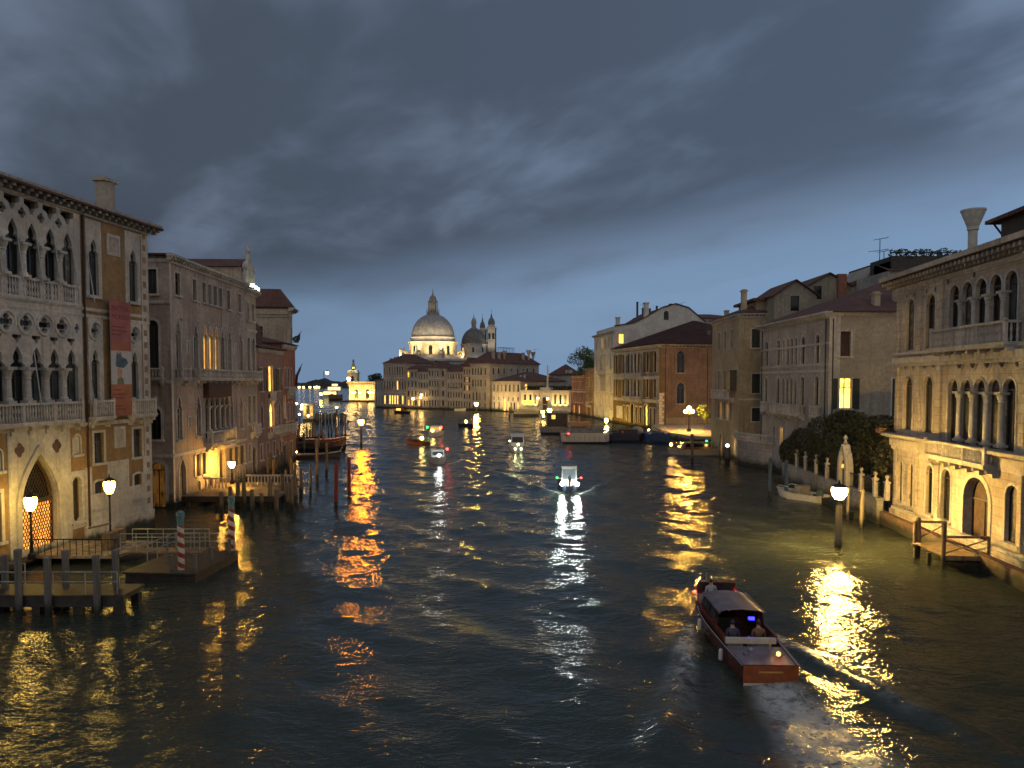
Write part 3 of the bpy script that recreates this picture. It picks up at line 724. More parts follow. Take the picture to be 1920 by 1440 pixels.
# exhibition banner hung on the facade
q0, q1 = 19.45, 21.55; zb, zt_ = 8.2, 15.85
q0 -= .14; q1 -= .14
ban = thing('banner', 'tall pink and orange exhibition banner with a painted head hanging on the ochre palace', 'banner', (Ap[0], Ap[1], 0), f.a)
mb = MB(); mb.box(q0, q1, -.36, -.34, zb, zt_); part('cloth', mb, plain('grey white banner cloth', (.42, .42, .42), .7, 0, .08), ban)
mb = MB(); mb.box(q0, q1, -.366, -.3605, 12.55, zt_); part('title_field', mb, plain('pink banner print', (.29, .095, .09), .7, 0, .2, 1), ban)
mb = MB(); mb.box(q0, q1, -.366, -.3605, 12.55, 13.1); part('stripe', mb, plain('orange banner edge', (.31, .10, .055), .7, 0, .2, 1), ban).location = (0, -.001, 0)
mb = MB(); mb.box(q0, q1, -.366, -.3605, zb, 10.3); part('info_field', mb, plain('orange banner print', (.29, .105, .06), .7, 0, .2, 1), ban)
def flat(name, pts, m, y=-.364):
    mb = MB(); mb.poly([(q0+x, y, z) for x, z in pts]); return part(name, mb, m, ban)
random.seed(2)
def blob(cx, cz, rx, rz, n=14, j=.22): return [(cx+rx*(1-j*random.random())*cos(2*pi*k/n), cz+rz*(1-j*random.random())*sin(2*pi*k/n)) for k in range(n)]
flat('painted_shape', [(.45, 11.6), (.62, 11.45), (1.3, 11.4), (1.75, 11.75), (1.6, 12.), (1.1, 12.15), (1., 12.5), (.6, 12.45), (.5, 12.)], plain('teal print', (.05, .10, .13), .7, 0, .3, 4))
flat('painted_shape', blob(.85, 11.05, .3, .42), plain('peach print', (.40, .24, .17), .7)); flat('painted_shape', blob(.8, 12.42, .28, .1), bpy.data.materials['peach print'], -.367)
flat('painted_shape', [(.55, 10.3), (1.3, 10.3), (1.2, 10.7), (.9, 10.85), (.62, 10.7)], plain('green print', (.14, .17, .10), .7))
for k, (txt, sz, z) in enumerate((('MATTIA', .5, 15.2), ('MORENI', .47, 14.65))):
    cu = bpy.data.curves.new('lettering', 'FONT'); cu.body = txt; cu.size = sz; cu.extrude = .003
    o = bpy.data.objects.new('lettering', cu); C.objects.link(o); bpy.context.view_layer.update()
    me = bpy.data.meshes.new_from_object(o.evaluated_get(bpy.context.evaluated_depsgraph_get())); bpy.data.objects.remove(o)
    me.materials.clear(); me.materials.append(plain('dark red lettering', (.16, .03, .035), .7) if k == 0 else bpy.data.materials['dark red lettering'])
    o = link('lettering', me, ban, (q0+.16, -.370, z)); o.rotation_euler = (pi/2, 0, 0)
mb = MB()
for z, wd in ((14.1, 1.3), (13.85, 1.5), (13.6, .9), (9.9, .8), (9.6, 1.3), (9.35, 1.1), (8.8, .9), (8.6, 1.2)):
    mb.box(q0+.18, q0+.18+wd, -.3725, -.368, z, z+.07)
part('small_print', mb, bpy.data.materials['dark red lettering'], ban)

# --- the rose-grey gothic palace beyond the side canal
c = G(326, 953); dv = vp(940)
LB = lambda s: (c[0]+dv[0]*s, c[1]+dv[1]*s)
b = Bld('gothic_palace', 'rose grey gothic palace past the side canal with three lit pointed windows', 'palace', LB(0), LB(18), 14, 20.75, ROSE, .4)
f = b.front; BAR = b
b.win(f, 'rect', 1.5, 17.7, 1.0, 1.85, sur=.14); b.row(f, 'rect', (5.0, 13.2, 16.35), 17.65, .8, 1.85, sur=.12); b.row(f, 'rect', (7.1, 8.43, 9.76, 11.1), 17.68, .74, 1.8, sur=.12)
for q in (1.45, 5.05, 7.2, 8.55, 9.9, 11.35, 13.3, 16.5):
    lit = 7 < q < 10
    b.win(f, 'trefoil', q, 11.4, .95, 4.15, sur=.17, pane=LIT if lit else GLASSB, fr=FRAMEW, sill=False)
    b.win(f, 'round', q+.68 if q < 17 else q, 15.55, .3, .3, sur=.1, fr=None, sill=False, rec=.1, pane=DOORW)
b.balcony(f, .7, 2.5, 10.65, 11.62, .7); b.balcony(f, 4., 17.9, 10.65, 11.62, .8, step=.3)
for q in (1.4, 5.35, 13.5, 16.3): b.win(f, 'trefoil', q, 5.6, .95, 3.65, sur=.18, fr=FRAMEW, pane=GLASSB)
for q in (7.25, 8.55, 9.85, 11.15, 12.3): b.win(f, 'gothic', q, 5.2, .95, 4.0, sur=.1, sill=False, fr=FRAME); b.column(f, q+.65, 5.9, 8.2, .13, 0)
b.balcony(f, 6.6, 12.9, 4.6, 5.9, .8, step=.3)
mb = MB(); mb.box(6.5, 12.2, -.55, -.04, 9.0, 10.35); part('awning', mb, BROWN, b.root, b.loc(f, 0, 0), f.a)
for q in (3.3, 14.9): b.win(f, 'rect', q, 12.9 if q < 5 else 13.2, .45, 1.05, sur=.14, fr=None, pane=ISTRIA, rec=.05, sill=False)
b.win(f, 'rect', 3.3, 6.6, .5, .8, sur=.1, fr=None, pane=ISTRIA, rec=.05, sill=False)
b.win(f, 'gothic', 1.8, 0., 1.25, 3.9, sur=.22, sill=False, pane=emit('amber lattice glow', (1., .5, .1), .12, .8, 4.), fr=IRON, rec=.3)
for q in (4.95, 6.3): 
    b.win(f, 'rect', q, 2.05, .75, 1.95, sur=.1, fr=IRON); b.bx('shutter', f, q-.85, q-.4, -.09, -.045, 2.05, 4.0, SHUT)
for q in (5.2, 7.8): b.win(f, 'arch', q, .35, .55, 1.25, sur=.12)
b.win(f, 'arch', 10.75, .35, 1.5, 3.5, sur=.3, sill=False, pane=DOORW, fr=FRAME, rec=.3)
mb = MB(); mb.box(9.3, 12.4, -.9, .003, 4.15, 4.4); mb.box(9.5, 12.2, -.6, .003, 4.4, 4.75); part('door_canopy', mb, ISTRIA, b.root, b.loc(f, 0, 0), f.a)
for q in (13.6, 15.2, 16.8): b.win(f, 'rect', q, 1.9, .8, 1.9, sur=.1); b.bx('shutter', f, q-.9, q-.45, -.09, -.045, 1.9, 3.8, SHUT); b.win(f, 'arch', q, .2, .6, 1.3, sur=.1)
b.cornice(f, 20.35, .5, .5, .6); b.band(f, 4.3, .18, .1); b.bx('plinth', f, 0, 18, -.16, .003, -.5, .5, ISTRIA)
mb = MB(); mb.box(-.02, .28, -.04, .003, .5, 20.3); part('corner_stone', mb, ISTRIA, b.root, b.loc(f, 0, 0), f.a)
s = b.left; L = s.L
b.win(s, 'rect', L-1.45, 17.65, .85, 2.0, pane=SHUT); b.win(s, 'arch', L-1.45, 11.4, .95, 4.1, sur=.2, pane=SHUT); b.win(s, 'arch', L-1.35, 5.7, .9, 2.6, sur=.2); b.win(s, 'arch', L-1.3, .0, 1.3, 3.8, sur=.25, sill=False, pane=emit('dim lit side door', (1., .42, .07), .05, .9, 1.4), fr=IRON, rec=.36)
for q in (L-4.5, L-7.5, L-10.5): b.win(s, 'rect', q, 17.65, .85, 2.); b.win(s, 'arch', q, 11.4, .95, 4.); b.win(s, 'arch', q, 5.7, .9, 2.6)
b.balcony(s, L-2.2, L-.5, 10.65, 11.6, .5)
for z in (4.25, 10.4, 16.9, 20.3): b.band(s, z, .2, .12)
b.hip(1.3, .45); b.finish('flrb')
# --- the taller white palace with the baroque gable, same row
b = Bld('baroque_palace', 'tall pale baroque palace with a scrolled gable lit by greenish lamps', 'palace', LB(18.05), (-28.4, 83.2), 16, 20.3, CREAM, .35)
f = b.front; b.row(f, 'rect', (.9, 2.6), 17., .8, 1.9, fr=None); b.row(f, 'arch', (.9, 2.6), 11.6, .9, 3.6, sur=.2, fr=FRAME); b.row(f, 'rect', (.9, 2.6), 6., .85, 2.9, fr=FRAME, sur=.16); b.row(f, 'rect', (.8, ), 1.9, .8, 1.8, fr=None, pane=SHUT); b.row(f, 'arch', (2.4, ), .1, 1.3, 3.2, pane=DOORW)
b.balcony(f, .3, 3.4, 10.65, 11.6, .8, step=.3); b.balcony(f, 1.2, 3.4, 4.8, 5.8, .6, step=.3); b.cornice(f, 19.9, .45, .5, .5); b.band(f, 15.9, .2, .12); b.finish('flrb')
mb = MB(); mb.box(0, 3.75, .4, 15., 20.3, 22.6); part('attic', mb, CREAM, b.root, (0, 0, 0), f.a)
mb = MB(); o = [(.2, 20.5), (3.6, 20.5), (3.6, 21.6), (3.3, 21.8), (3.05, 22.6), (2.6, 23.4), (1.9, 23.7), (1.2, 23.4), (.75, 22.6), (.5, 21.8), (.2, 21.6)]
slab_with_holes(mb, o, [[(x+1.9, z+20.9) for x, z in outline('arch', .8, 1.7)]], -.02, .36); part('gable', mb, ISTRIA, b.root, (0, 0, 0), f.a)
for q in (.45, 1.9, 3.35):
    mb = MB(); z = 21.6 if q != 1.9 else 23.6
    mb.lathe([(.28, z), (.28, z+.5), (.12, z+.6), (.3, z+1.), (.22, z+1.3), (.05, z+1.6)], q, .17, 8); part('finial', mb, ISTRIA, b.root, (0, 0, 0), f.a)
mb = MB(); mb.poly([(-.3, .4, 22.6), (-.3, 15.2, 22.6), (1.9, 14.2, 23.7), (1.9, .4, 23.7)], [(0, 0), (15, 0), (15, 3), (0, 3)]); mb.poly([(4.05, .4, 22.6), (4.05, 15.2, 22.6), (1.9, 14.2, 23.7), (1.9, .4, 23.7)], [(0, 0), (15, 0), (15, 3), (0, 3)])
mb.poly([(-.3, 15.2, 22.6), (4.05, 15.2, 22.6), (1.9, 14.2, 23.7)]); part('attic_roof', mb, ROOF, b.root, (0, 0, 0), f.a)
for q, z in ((.5, 20.4), (1.7, 20.5), (2.7, 20.4), (3.5, 20.3)):
    mb = MB(); mb.box(q-.16, q+.16, -.5, -.2, z, z+.16); mb.mi = 1; mb.box(q-.13, q+.13, -.48, -.22, z+.16, z+.5); part('gable_lamp', mb, [IRON, BULBW], b.root, (0, 0, 0), f.a)
# --- pink house with two lit windows
b = Bld('pink_house', 'dull pink house with two tall lit windows and a brown roof dormer', 'house', (-28.42, 83.25), (-28.6, 93.1), 12, 14.3, PINK, .3)
f = b.front
b.win(f, 'rect', 4.9, 9.3, 1.7, 3.0, pane=LITY, sur=.12, fr=FRAMEW); b.win(f, 'gothic', 5.2, 5.1, 1.8, 3.4, pane=LITY, sur=.18, fr=FRAMEW, sill=False)
b.row(f, 'rect', (1.6, 8.2), 9.4, .9, 2.6, pane=GLASSB, fr=FRAME); b.row(f, 'gothic', (1.6, 8.4), 5.2, .9, 2.8, fr=FRAME); b.row(f, 'rect', (1.2, 3.6, 6., 8.6), 1.6, .8, 1.7, fr=None, pane=SHUT)
for q in (.7, 2.5, 3.6, 6.25, 7.35, 9.1): b.bx('shutter', f, q-.3, q+.3, -.1, -.05, 9.4, 12., SHUT)
b.win(f, 'rect', 8.9, 3.2, .6, 1.3, pane=LIT, fr=None); b.balcony(f, 3.7, 9.4, 4.3, 5.15, .8, step=.3); b.balcony(f, 3.9, 5.9, 8.3, 9.2, .5, solid=True)
b.band(f, 13.9, .3, .25); b.hip(1.6, .5); b.finish('flrb')
mb = MB()
o = [(0, 0)]+[(.0+2.6*sin(a)*0+2.3-2.3*cos(a), 2.6*sin(a)) for a in frange(0, pi, 12)][1:]
slab_with_holes(mb, [(0, 0), (4.6, 0), (4.6, 1.)]+[(2.3+2.3*cos(a), 1.+1.9*sin(a)) for a in frange(0, pi, 12)][1:], [[(x+2.3, z+.5) for x, z in outline('rect', .8, 1.5)]], .8, 6., True)
part('dormer', mb, BROWN, b.root, (0, 0, 14.3), f.a)
# --- red brick house with flags, and the tall yellow block behind it
b = Bld('brick_house', 'narrow orange brick house with flags at the end of the left bank', 'house', (-28.62, 93.15), (-29.1, 100.4), 11, 15.2, REDP, .3)
f = b.front
for z in (9.8, 5.4): b.row(f, 'arch', (1.3, 3.1, 4.8), z, .8, 2.4, fr=FRAME)
b.win(f, 'rect', .9, 6.0, .8, 2.6, pane=LITY, fr=FRAMEW); b.row(f, 'rect', (1.2, 4.4), .5, .9, 2.2, fr=None); b.balcony(f, .4, 5.4, 4.2, 5.1, .7); b.balcony(f, 2.3, 5.3, 8.8, 9.7, .5); b.band(f, 14.8, .35, .3); b.hip(1.0, .4); b.finish('flrb')
b = Bld('yellow_block', 'tall pale yellow block with an iron balcony rising behind the brick house', 'apartment block', (-30.7, 103.5), (-31.1, 106.2), 13, 20.6, CREAM, .3)
s = b.left; L = s.L
b.win(s, 'rect', L-4.3, 15.8, 1.5, 2.3, pane=GLASSB, fr=FRAMEW); b.win(s, 'rect', L-9., 15.8, 1.5, 2.3, pane=GLASSB, fr=FRAMEW)
b.win(b.front, 'rect', 1.3, 15.8, .9, 2.2); b.win(b.front, 'rect', 1.3, 11, .9, 2.2)
for k in frange(L-10.6, L-.6, 9): b.bx('lesene', s, k-.16, k+.16, -.1, .003, 11., 19.8, CREAM)
b.band(s, 19.7, .7, .3, name='frieze', mat=CREAM); b.cornice(b.front, 20.1, .5, .8, 1.1); b.hip(2.6, .5)
mb = MB()
for k in range(15):
    xx = L-5.8+k*.25; mb.tube([(xx, -1.1, 14.4), (xx+.1*(-1)**k, -1.2, 15.), (xx, -1.1, 15.6)], .03, 5)
for z in (14.4, 15., 15.6): mb.box(L-5.9, L-2.1, -1.14, -1.06, z, z+.07)
mb.box(L-5.9, L-2.1, -1.15, 0, 14.2, 14.38)
for e in (L-5.9, L-2.15): mb.box(e, e+.06, -1.1, 0, 15.55, 15.62); mb.box(e, e+.06, -1.1, 0, 14.9, 14.97)
part('iron_balcony', mb, IRON, b.root, b.loc(s, 0, 0), s.a); b.finish('flrb')
# ================================================================ right bank, from the near palace away
c0 = G(1675, 985); dv = vp(1085)
b = Bld('stone_palace', 'cream stone palace with round arched loggias lit by the canal lamp', 'palace', c0, (c0[0]-dv[0]*24, c0[1]-dv[1]*24), 18, 17.6, POLI, .62)
f = b.front; POL = b
LO = (8.15, 9.68, 11.2, 12.7, 14.2); NAR = (2.05, 5.05, 17.4, 20.4)
for q in NAR:
    b.win(f, 'arch', q, 12.66, 1.3, 3.58, sur=.12, rec=.24, fr=FRAME, pane=GLASS, sill=False); b.win(f, 'arch', q-.1, 7.1, 1.35, 3.75, sur=.12, rec=.24, fr=FRAME, sill=False)
    for dq in (-.62, .62):
        for z in (16.25, 11.35): b.win(f, 'round', q+dq, z, .34, .38, sur=.08, fr=None, sill=False, rec=.03, pane=bpy.data.materials['dark porphyry'])
for q in LO:
    b.win(f, 'arch', q, 12.55, 1.18, 3.82, sur=.13, rec=.26, fr=FRAME, sill=False); b.win(f, 'arch', q+.1, 6.75, 1.2, 3.9, sur=.13, rec=.26, fr=FRAME, sill=False)
    b.win(f, 'round', q+.85, 11.25, .62, .66, sur=.13, fr=None, sill=False, rec=.03, pane=bpy.data.materials['dark porphyry'])
for i in range(4): b.column(f, (LO[i]+LO[i+1])/2, 12.7, 15.4, .16, .0); b.column(f, (LO[i]+LO[i+1])/2+.1, 6.9, 9.9, .17, .0)
for q in (10.4, 7.35): b.win(f, 'round', q, 16.5, .4, .42, sur=.08, fr=None, sill=False, rec=.03, pane=bpy.data.materials['dark porphyry'])
b.win(f, 'round', 3.6, 9.2, .75, 1., sur=.12, fr=None, sill=False, rec=.03, pane=bpy.data.materials['dark porphyry'])
for q, wd, z, h_ in ((.95, .75, 1.9, 3.0), (2.65, .8, 1.8, 3.1), (5.45, .95, 1.8, 3.2), (7.65, 1.2, 1.78, 3.25), (14.85, 1.25, 1.9, 3.1), (17.2, .95, 1.8, 3.2), (20., .9, 1.8, 3.2)): b.win(f, 'arch', q, z, wd, h_, sur=.14, rec=.24, fr=IRON)
b.win(f, 'arch', 11.2, .85, 2.75, 4.1, sur=.3, rec=.55, sill=False, fr=FRAME, pane=DOORW)
for q in (.2, 3.65, 6.6, 15.6, 18.9, 22.2):
    for z0_, z1_ in ((12.2, 16.9), (6.95, 11.2), (1.55, 5.6)): b.bx('pilaster', f, q-.2, q+.2, -.11, .003, z0_, z1_, POLI); b.bx('capital', f, q-.27, q+.27, -.17, -.002, z1_, z1_+.3, ISTRIA)
b.cornice(f, 17.15, .85, 1.0, .5, mat=POLI, q0=-1.); b.band(f, 16.95, .2, .15); b.band(f, 11.75, .42, .35); b.band(f, 12.35, .18, .25); b.band(f, 5.9, .5, .3, q0=-.3); b.band(f, 6.55, .2, .75, q0=-.7, mat=POLI)
b.balcony(f, 6.9, 15.3, 12.4, 13.7, .95, step=.22); b.balcony(f, 6.4, 13.6, 5.75, 6.8, .9, step=.22)
b.bx('plinth', f, -.1, 24, -.3, .003, .9, 1.3, POLI); b.band(f, 1.3, .2, .2)
b.hip(3., .9); b.chimney(3.6, 3.2, 18., 21.9, .57, 'cone', mat=WHITEP)
s = b.left; b.band(s, 17.0, .6, .5); b.finish('flrb')
mb = MB(); mb.box(8.3, 13.5, 2.5, 9, 18.2, 20.1); mb.mi = 1; mb.box(7.6, 14.1, 1.9, 9.6, 20.1, 20.3); mb.poly([(7.6, 1.9, 20.31), (14.1, 1.9, 20.31), (14.1, 5.7, 21.9), (9.6, 5.7, 21.9)], [(0, 0), (6, 0), (6, 4), (0, 4)]); mb.poly([(7.6, 9.6, 20.31), (14.1, 9.6, 20.31), (14.1, 5.7, 21.9), (9.6, 5.7, 21.9)]); mb.poly([(7.6, 1.9, 20.31), (9.6, 5.7, 21.9), (7.6, 9.6, 20.31)])
part('roof_loft', mb, [DARKW, ROOF], b.root, (0, 0, 0), f.a).location = (0, 0, 0)
for k in range(4):
    mb = MB(); mb.tube([(8.3, 2.6+k*2, 19.3), (7.7, 2.4+k*2, 20.1)], .06, 5); part('brace', mb, DARKW, b.root, (0, 0, 0), f.a)
# brick foundation and water steps in front of the stone palace, kept as the quay
mb = MB(); L = 25; mb.box(-3., L, -.75, -.22, -.6, .92); mb.box(9.2, 13.2, -1.3, -.75, -.6, .45); mb.box(9.4, 13., -1., -.75, .45, .7)
part('quay_footing', mb, BRICKQ, b.root, b.loc(f, 0, 0), f.a)
mb = MB(); mb.tube([(13., -.7, .3), (13.1, -.9, .9), (12.9, -1., 1.1), (13.3, -.5, 1.3)], .07, 6); mb.tube([(13.2, -.4, .3), (13.3, -.6, .8)], .06, 6); part('bollard_scroll', mb, ISTRIA, b.root, b.loc(f, 0, 0), f.a)

# --- garden wall with gate arch and posts between the two palaces
A_, B_ = (28.7, 79.), (26.95, 54.8); g = Fac(A_, B_)
gw = thing('garden_wall', 'low stone garden wall with ball topped posts and a gothic gate arch', 'garden wall', (A_[0], A_[1], 0), g.a)
mb = MB(); mb.box(0, g.L, 0., .45, -.6, 1.7); mb.box(0, g.L, -.08, .53, 1.7, 1.9); mb.box(0, g.L-2, -.9, 0, -.6, .45); part('wall', mb, ASHLAR, gw)
def gq(px): return g.at(px, 880)[0]
for px in (1490, 1506, 1526, 1546, 1610, 1636, 1658):
    q = gq(px); mb = MB(); mb.box(-.15, .15, -.15, .15, 1.9, 3.15); mb.box(-.2, .2, -.2, .2, 3.15, 3.26); mb.lathe([(.15, 3.26), (.07, 3.4), (.07, 3.46)], 0, 0, 10); mb.sphere((0, 0, 3.6), .15, 10, 7); part('post', mb, ISTRIA, gw, (q, .22, 0))
mb = MB(); n = int(g.L/.22)
for i in range(n): mb.tube([(g.L*(i+.5)/n, .22, 1.9), (g.L*(i+.5)/n, .22, 3.1)], .016, 4)
mb.box(0, g.L, .2, .24, 3.0, 3.06); part('iron_railing', mb, IRON, gw)
qa = gq(1580); mb = MB(); o = [(x*1, z) for x, z in outline('gothic', 1.25, 3.6)]; oz = outline('gothic', 1.95, 4.1)
i0 = mb.ring([(x, -.12, z) for x, z in o]); o0 = mb.ring([(x, -.12, z) for x, z in oz]); o1 = mb.ring([(x, .5, z) for x, z in oz]); i1 = mb.ring([(x, .5, z) for x, z in o])
for i in range(1, len(o)): j = (i+1) % len(o); mb.face((i0[i], o0[i], o0[j], i0[j])); mb.face((o0[i], o1[i], o1[j], o0[j])); mb.face((i1[i], i0[i], i0[j], i1[j])); mb.face((o1[i], i1[i], i1[j], o1[j]))
mb.lathe([(.14, 4.05), (.2, 4.2), (.09, 4.4), (.2, 4.6), (.05, 4.85)], 0, .19, 8)
for sx in (-.95, .95): mb.lathe([(.1, 3.2), (.14, 3.35), (.04, 3.7)], sx, .19, 6)
ar = part('gate_arch', mb, ISTRIA, gw, (qa, 0, 1.2))
mb = MB()
for k in range(-5, 6): mb.tube([(k*.115, .2, .7), (k*.115, .2, 3.2-abs(k)*.12)], .014, 4)
part('gate', mb, IRON, ar)
mb = MB(); mb.sphere((.15, -.05, 2.3), .13, 8, 6, 1.4); part('gate_lantern', mb, emit('tiny amber lantern', (1., .5, .08), 1.5), ar)

# --- grey gothic palace with a plain side wall and one lit window
BEIGE = wallmat('beige plaster', (.34, .30, .24), (.39, .345, .28), .3, 1.6, seed=83)
d9 = vp(939); c1 = (31., 73.2)
b = Bld('grey_palace', 'grey renaissance palace with a plain olive side wall and one brightly lit window', 'palace', (c1[0]+d9[0]*19, c1[1]+d9[1]*19), c1, 22, 17.2, GREYP, .35)
f = b.front; s = b.right
for px in (1438, 1460, 1477.7, 1485, 1492.5, 1506, 1533): 
    q = f.at(px, 650)[0]; b.win(f, 'arch', q, 12.35, .95 if px not in (1477.7, 1485, 1492.5) else .78, 2.9, sur=.15, fr=FRAME); b.win(f, 'arch' if px > 1500 or px < 1470 else 'gothic', q, 7.9, .95 if px not in (1477.7, 1485, 1492.5) else .78, 3.1, sur=.15, fr=FRAME, sill=False)
q = f.at(1470.5, 650)[0]; b.win(f, 'arch', q, 12.35, .78, 2.9, sur=.12, pane=GREYP, rec=.1, fr=None); b.win(f, 'gothic', q, 7.9, .78, 3.1, sur=.15, sill=False)
qa, qb = f.at(1455, 700)[0], f.at(1511, 700)[0]; b.balcony(f, qa, qb, 6.9, 8.0, .8); b.balcony(f, f.at(1433, 700)[0], f.at(1445, 700)[0], 6.9, 8., .5); b.balcony(f, f.at(1526, 700)[0], f.at(1541, 700)[0], 6.9, 8., .5)
for z in (12.1, 11.5, 14.2): b.band(f, z, .16, .1)
for px in (1451, 1465): b.win(f, 'rect', f.at(px, 850)[0], 3.2, .8, 2., pane=LIT if px == 1465 else GLASS, fr=None)
b.win(f, 'rect', 12., 2.8, .9, 2.2, fr=None); b.win(f, 'rect', 16., 2.8, .9, 2.2, fr=None)
b.cornice(f, 16.8, .5, .7, .4); b.band(s, 17.0, .25, .3)
b.panel(s, 1.12, 21.5, .5, 17., BEIGE, .025, 'plaster')
b.bx('corner_stone', s, 0, 1.1, -.03, .003, 1, 16.9, ISTRIA)
wl = b.winp(s, 'rect', 1572.5, 621, 1595, 668, sur=.16, pane=BROWN, fr=None)
x0_, x1_ = s.at(1571, 730)[0], s.at(1597, 730)[0]
b.win(s, 'rect', (x0_+x1_)/2, s.at(1580, 766)[1], x1_-x0_, 3.0, sur=.1, pane=emit('bright lit room', (1., .62, .10), 3.4, .45, 1.3), fr=plain('brown window frame', (.10, .05, .02)), sill=True, label='brightly lit window with open shutters')
b.bx('shutter', s, x1_+.06, x1_+.72, -.1, -.05, s.at(1580, 767)[1], s.at(1580, 767)[1]+3., SHUT); b.bx('shutter', s, x0_-.5, x0_-.06, -.1, -.05, s.at(1580, 767)[1], s.at(1580, 767)[1]+3., SHUT)
b.win(s, 'rect', s.at(1682, 740)[0], 7., 1., 3.8, pane=SHUT, fr=None); b.win(s, 'rect', 14., 7., 1.1, 3.); b.win(s, 'rect', 14., 12.2, 1.1, 2.4)
b.hip(3.9, .55); b.chimney(16.5, 8., 18.5, 21.2, .9, mat=CREAM); b.chimney(17.6, 5.2, 17.8, 19.4, .7, mat=CREAM)
b.finish('flrb')
OLIVG = wallmat('grey olive plaster', (.25, .225, .17), (.30, .27, .21), .5, .2, seed=81)
for q_, f_ in ((20.8, s), (.35, s), (.5, f), (18.4, f)):
    mb = MB(); mb.tube([(q_, -.09, .6), (q_, -.09, 16.6)], .055, 6); part('downpipe', mb, IRON, b.root, b.loc(f_, 0, 0), f_.a)
# dormer houses on the roof behind
def dormer(root, x0, x1, zb, ze, zp, y0, y1, wins, mat):
    mb = MB(); xm = (x0+x1)/2
    slab_with_holes(mb, [(x0, zb), (x1, zb), (x1, ze), (xm, zp), (x0, ze)], [[(x+q, z+zz) for x, zz in outline('rect', w_, h_)] for q, z, w_, h_ in wins], y0, y1)
    part('gable_wall', mb, mat, root)
    for q, z, w_, h_ in wins: mb = MB(); mb.poly([(q-w_/2-.02, y0+.2, z-.02), (q+w_/2+.02, y0+.2, z-.02), (q+w_/2+.02, y0+.2, z+h_+.02), (q-w_/2-.02, y0+.2, z+h_+.02)]); part('pane', mb, GLASS, root)
    mb = MB(); e = .35
    mb.poly([(x0-e, y0-e, ze-.1), (xm, y0-e, zp+.15), (xm, y1+e, zp+.15), (x0-e, y1+e, ze-.1)], [(0, 0), (0, 4), (6, 4), (6, 0)]); mb.poly([(x1+e, y0-e, ze-.1), (xm, y0-e, zp+.15), (xm, y1+e, zp+.15), (x1+e, y1+e, ze-.1)], [(0, 0), (0, 4), (6, 4), (6, 0)])
    mb.poly([(x0-e, y0-e, ze-.25), (xm, y0-e, zp), (xm, y0-e, zp+.15), (x0-e, y0-e, ze-.1)]); mb.poly([(xm, y0-e, zp), (x1+e, y0-e, ze-.25), (x1+e, y0-e, ze-.1), (xm, y0-e, zp+.15)]); part('gable_roof', mb, ROOF, root)
Yd = 95.
def wx(px, Y=Yd): return P(px, 560, Y)[0]
def wz(py, Y=Yd): return P(1500, py, Y)[2]
t1 = thing('gabled_house', 'pale gabled attic house with a dark window above the grey palace roof', 'house', (wx(1490), Yd, 0))
ox = wx(1490)
dormer(t1, wx(1452)-ox, wx(1531)-ox, 0, wz(553), wz(526), 0, 9, [(wx(1490.5)-ox, wz(583), 1.1, 1.9)], OLIVG)
t1 = thing('gabled_house', 'second pale attic house with a red chimney stack, behind the first gable', 'house', (wx(1560), Yd+3, 0)); ox = wx(1560)
dormer(t1, wx(1531)-ox, wx(1615)-ox, 0, wz(536, 98), wz(513, 98), 0, 10, [(wx(1551)-ox, wz(561, 98), 1.05, 1.7), (wx(1592)-ox, wz(545, 98), .6, .5)], OLIVG)
mb = MB(); mb.box(1.9, 3., -.4, .6, 20, wz(512, 97)); part('chimney', mb, REDP, t1)
t1 = thing('dark_house', 'dark roofed house behind the grey palace with two tall aerials', 'house', (wx(1640, 100), 100, 0)); ox = wx(1640, 100)
mb = MB(); z0_, z1_ = wz(520, 100), wz(497, 100); slab_with_holes(mb, [(wx(1620, 100)-ox, 0), (wx(1665, 100)-ox, 0), (wx(1665, 100)-ox, z1_), (wx(1640, 100)-ox, z1_), (wx(1624, 100)-ox, z0_)], [], 0, 8); part('wall', mb, GREYP, t1)
mb = MB(); mb.poly([(wx(1618, 100)-ox, -.3, z0_-.6), (wx(1642, 100)-ox, -.3, z1_+.1), (wx(1642, 100)-ox, 8, z1_+.1), (wx(1618, 100)-ox, 8, z0_-.6)]); mb.box(wx(1641, 100)-ox, wx(1668, 100)-ox, -.2, 8, z1_, z1_+.25); part('roof', mb, ROOF, t1)
def aerial(px, pyt, pyb, Y, label, bars=2):
    p, q = P(px, pyt, Y), P(px, pyb, Y); r = thing('aerial', label, 'aerial', (q.x, Y, q.z)); h_ = p.z-q.z
    mb = MB(); mb.tube([(0, 0, 0), (0, 0, h_)], .05, 6); part('mast', mb, IRON, r)
    for k in range(bars):
        mb = MB(); z = h_-.15-k*h_*.42; mb.tube([(-.9+k*-.6, 0, z), (1.2, .2, z+.35)], .03, 5)
        for i in range(5): mb.tube([(-.6+i*.4, -.35, z+.06+.08*i), (-.6+i*.4, .35, z+.06+.08*i)], .018, 4)
        part('antenna_bar', mb, IRON, r)
    return r
aerial(1649, 448, 500, 100, 'taller of the two thin aerials on the dark house'); aerial(1657, 471, 500, 100, 'shorter aerial beside the tall one on the dark house', 1)
t1 = thing('dark_house', 'house with a planted dark roof terrace behind the stone palace', 'house', (wx(1740, 88), 88, 0)); ox = wx(1740, 88)
mb = MB(); mb.box(wx(1664, 88)-ox, wx(1825, 88)-ox, 0, 8, 0, wz(508, 88)); part('wall', mb, GREYP, t1)
mb = MB(); zt = wz(505, 88); mb.box(wx(1676, 88)-ox, wx(1812, 88)-ox, .7, 6, zt, wz(478, 88)); part('terrace_parapet', mb, DARKW, t1)
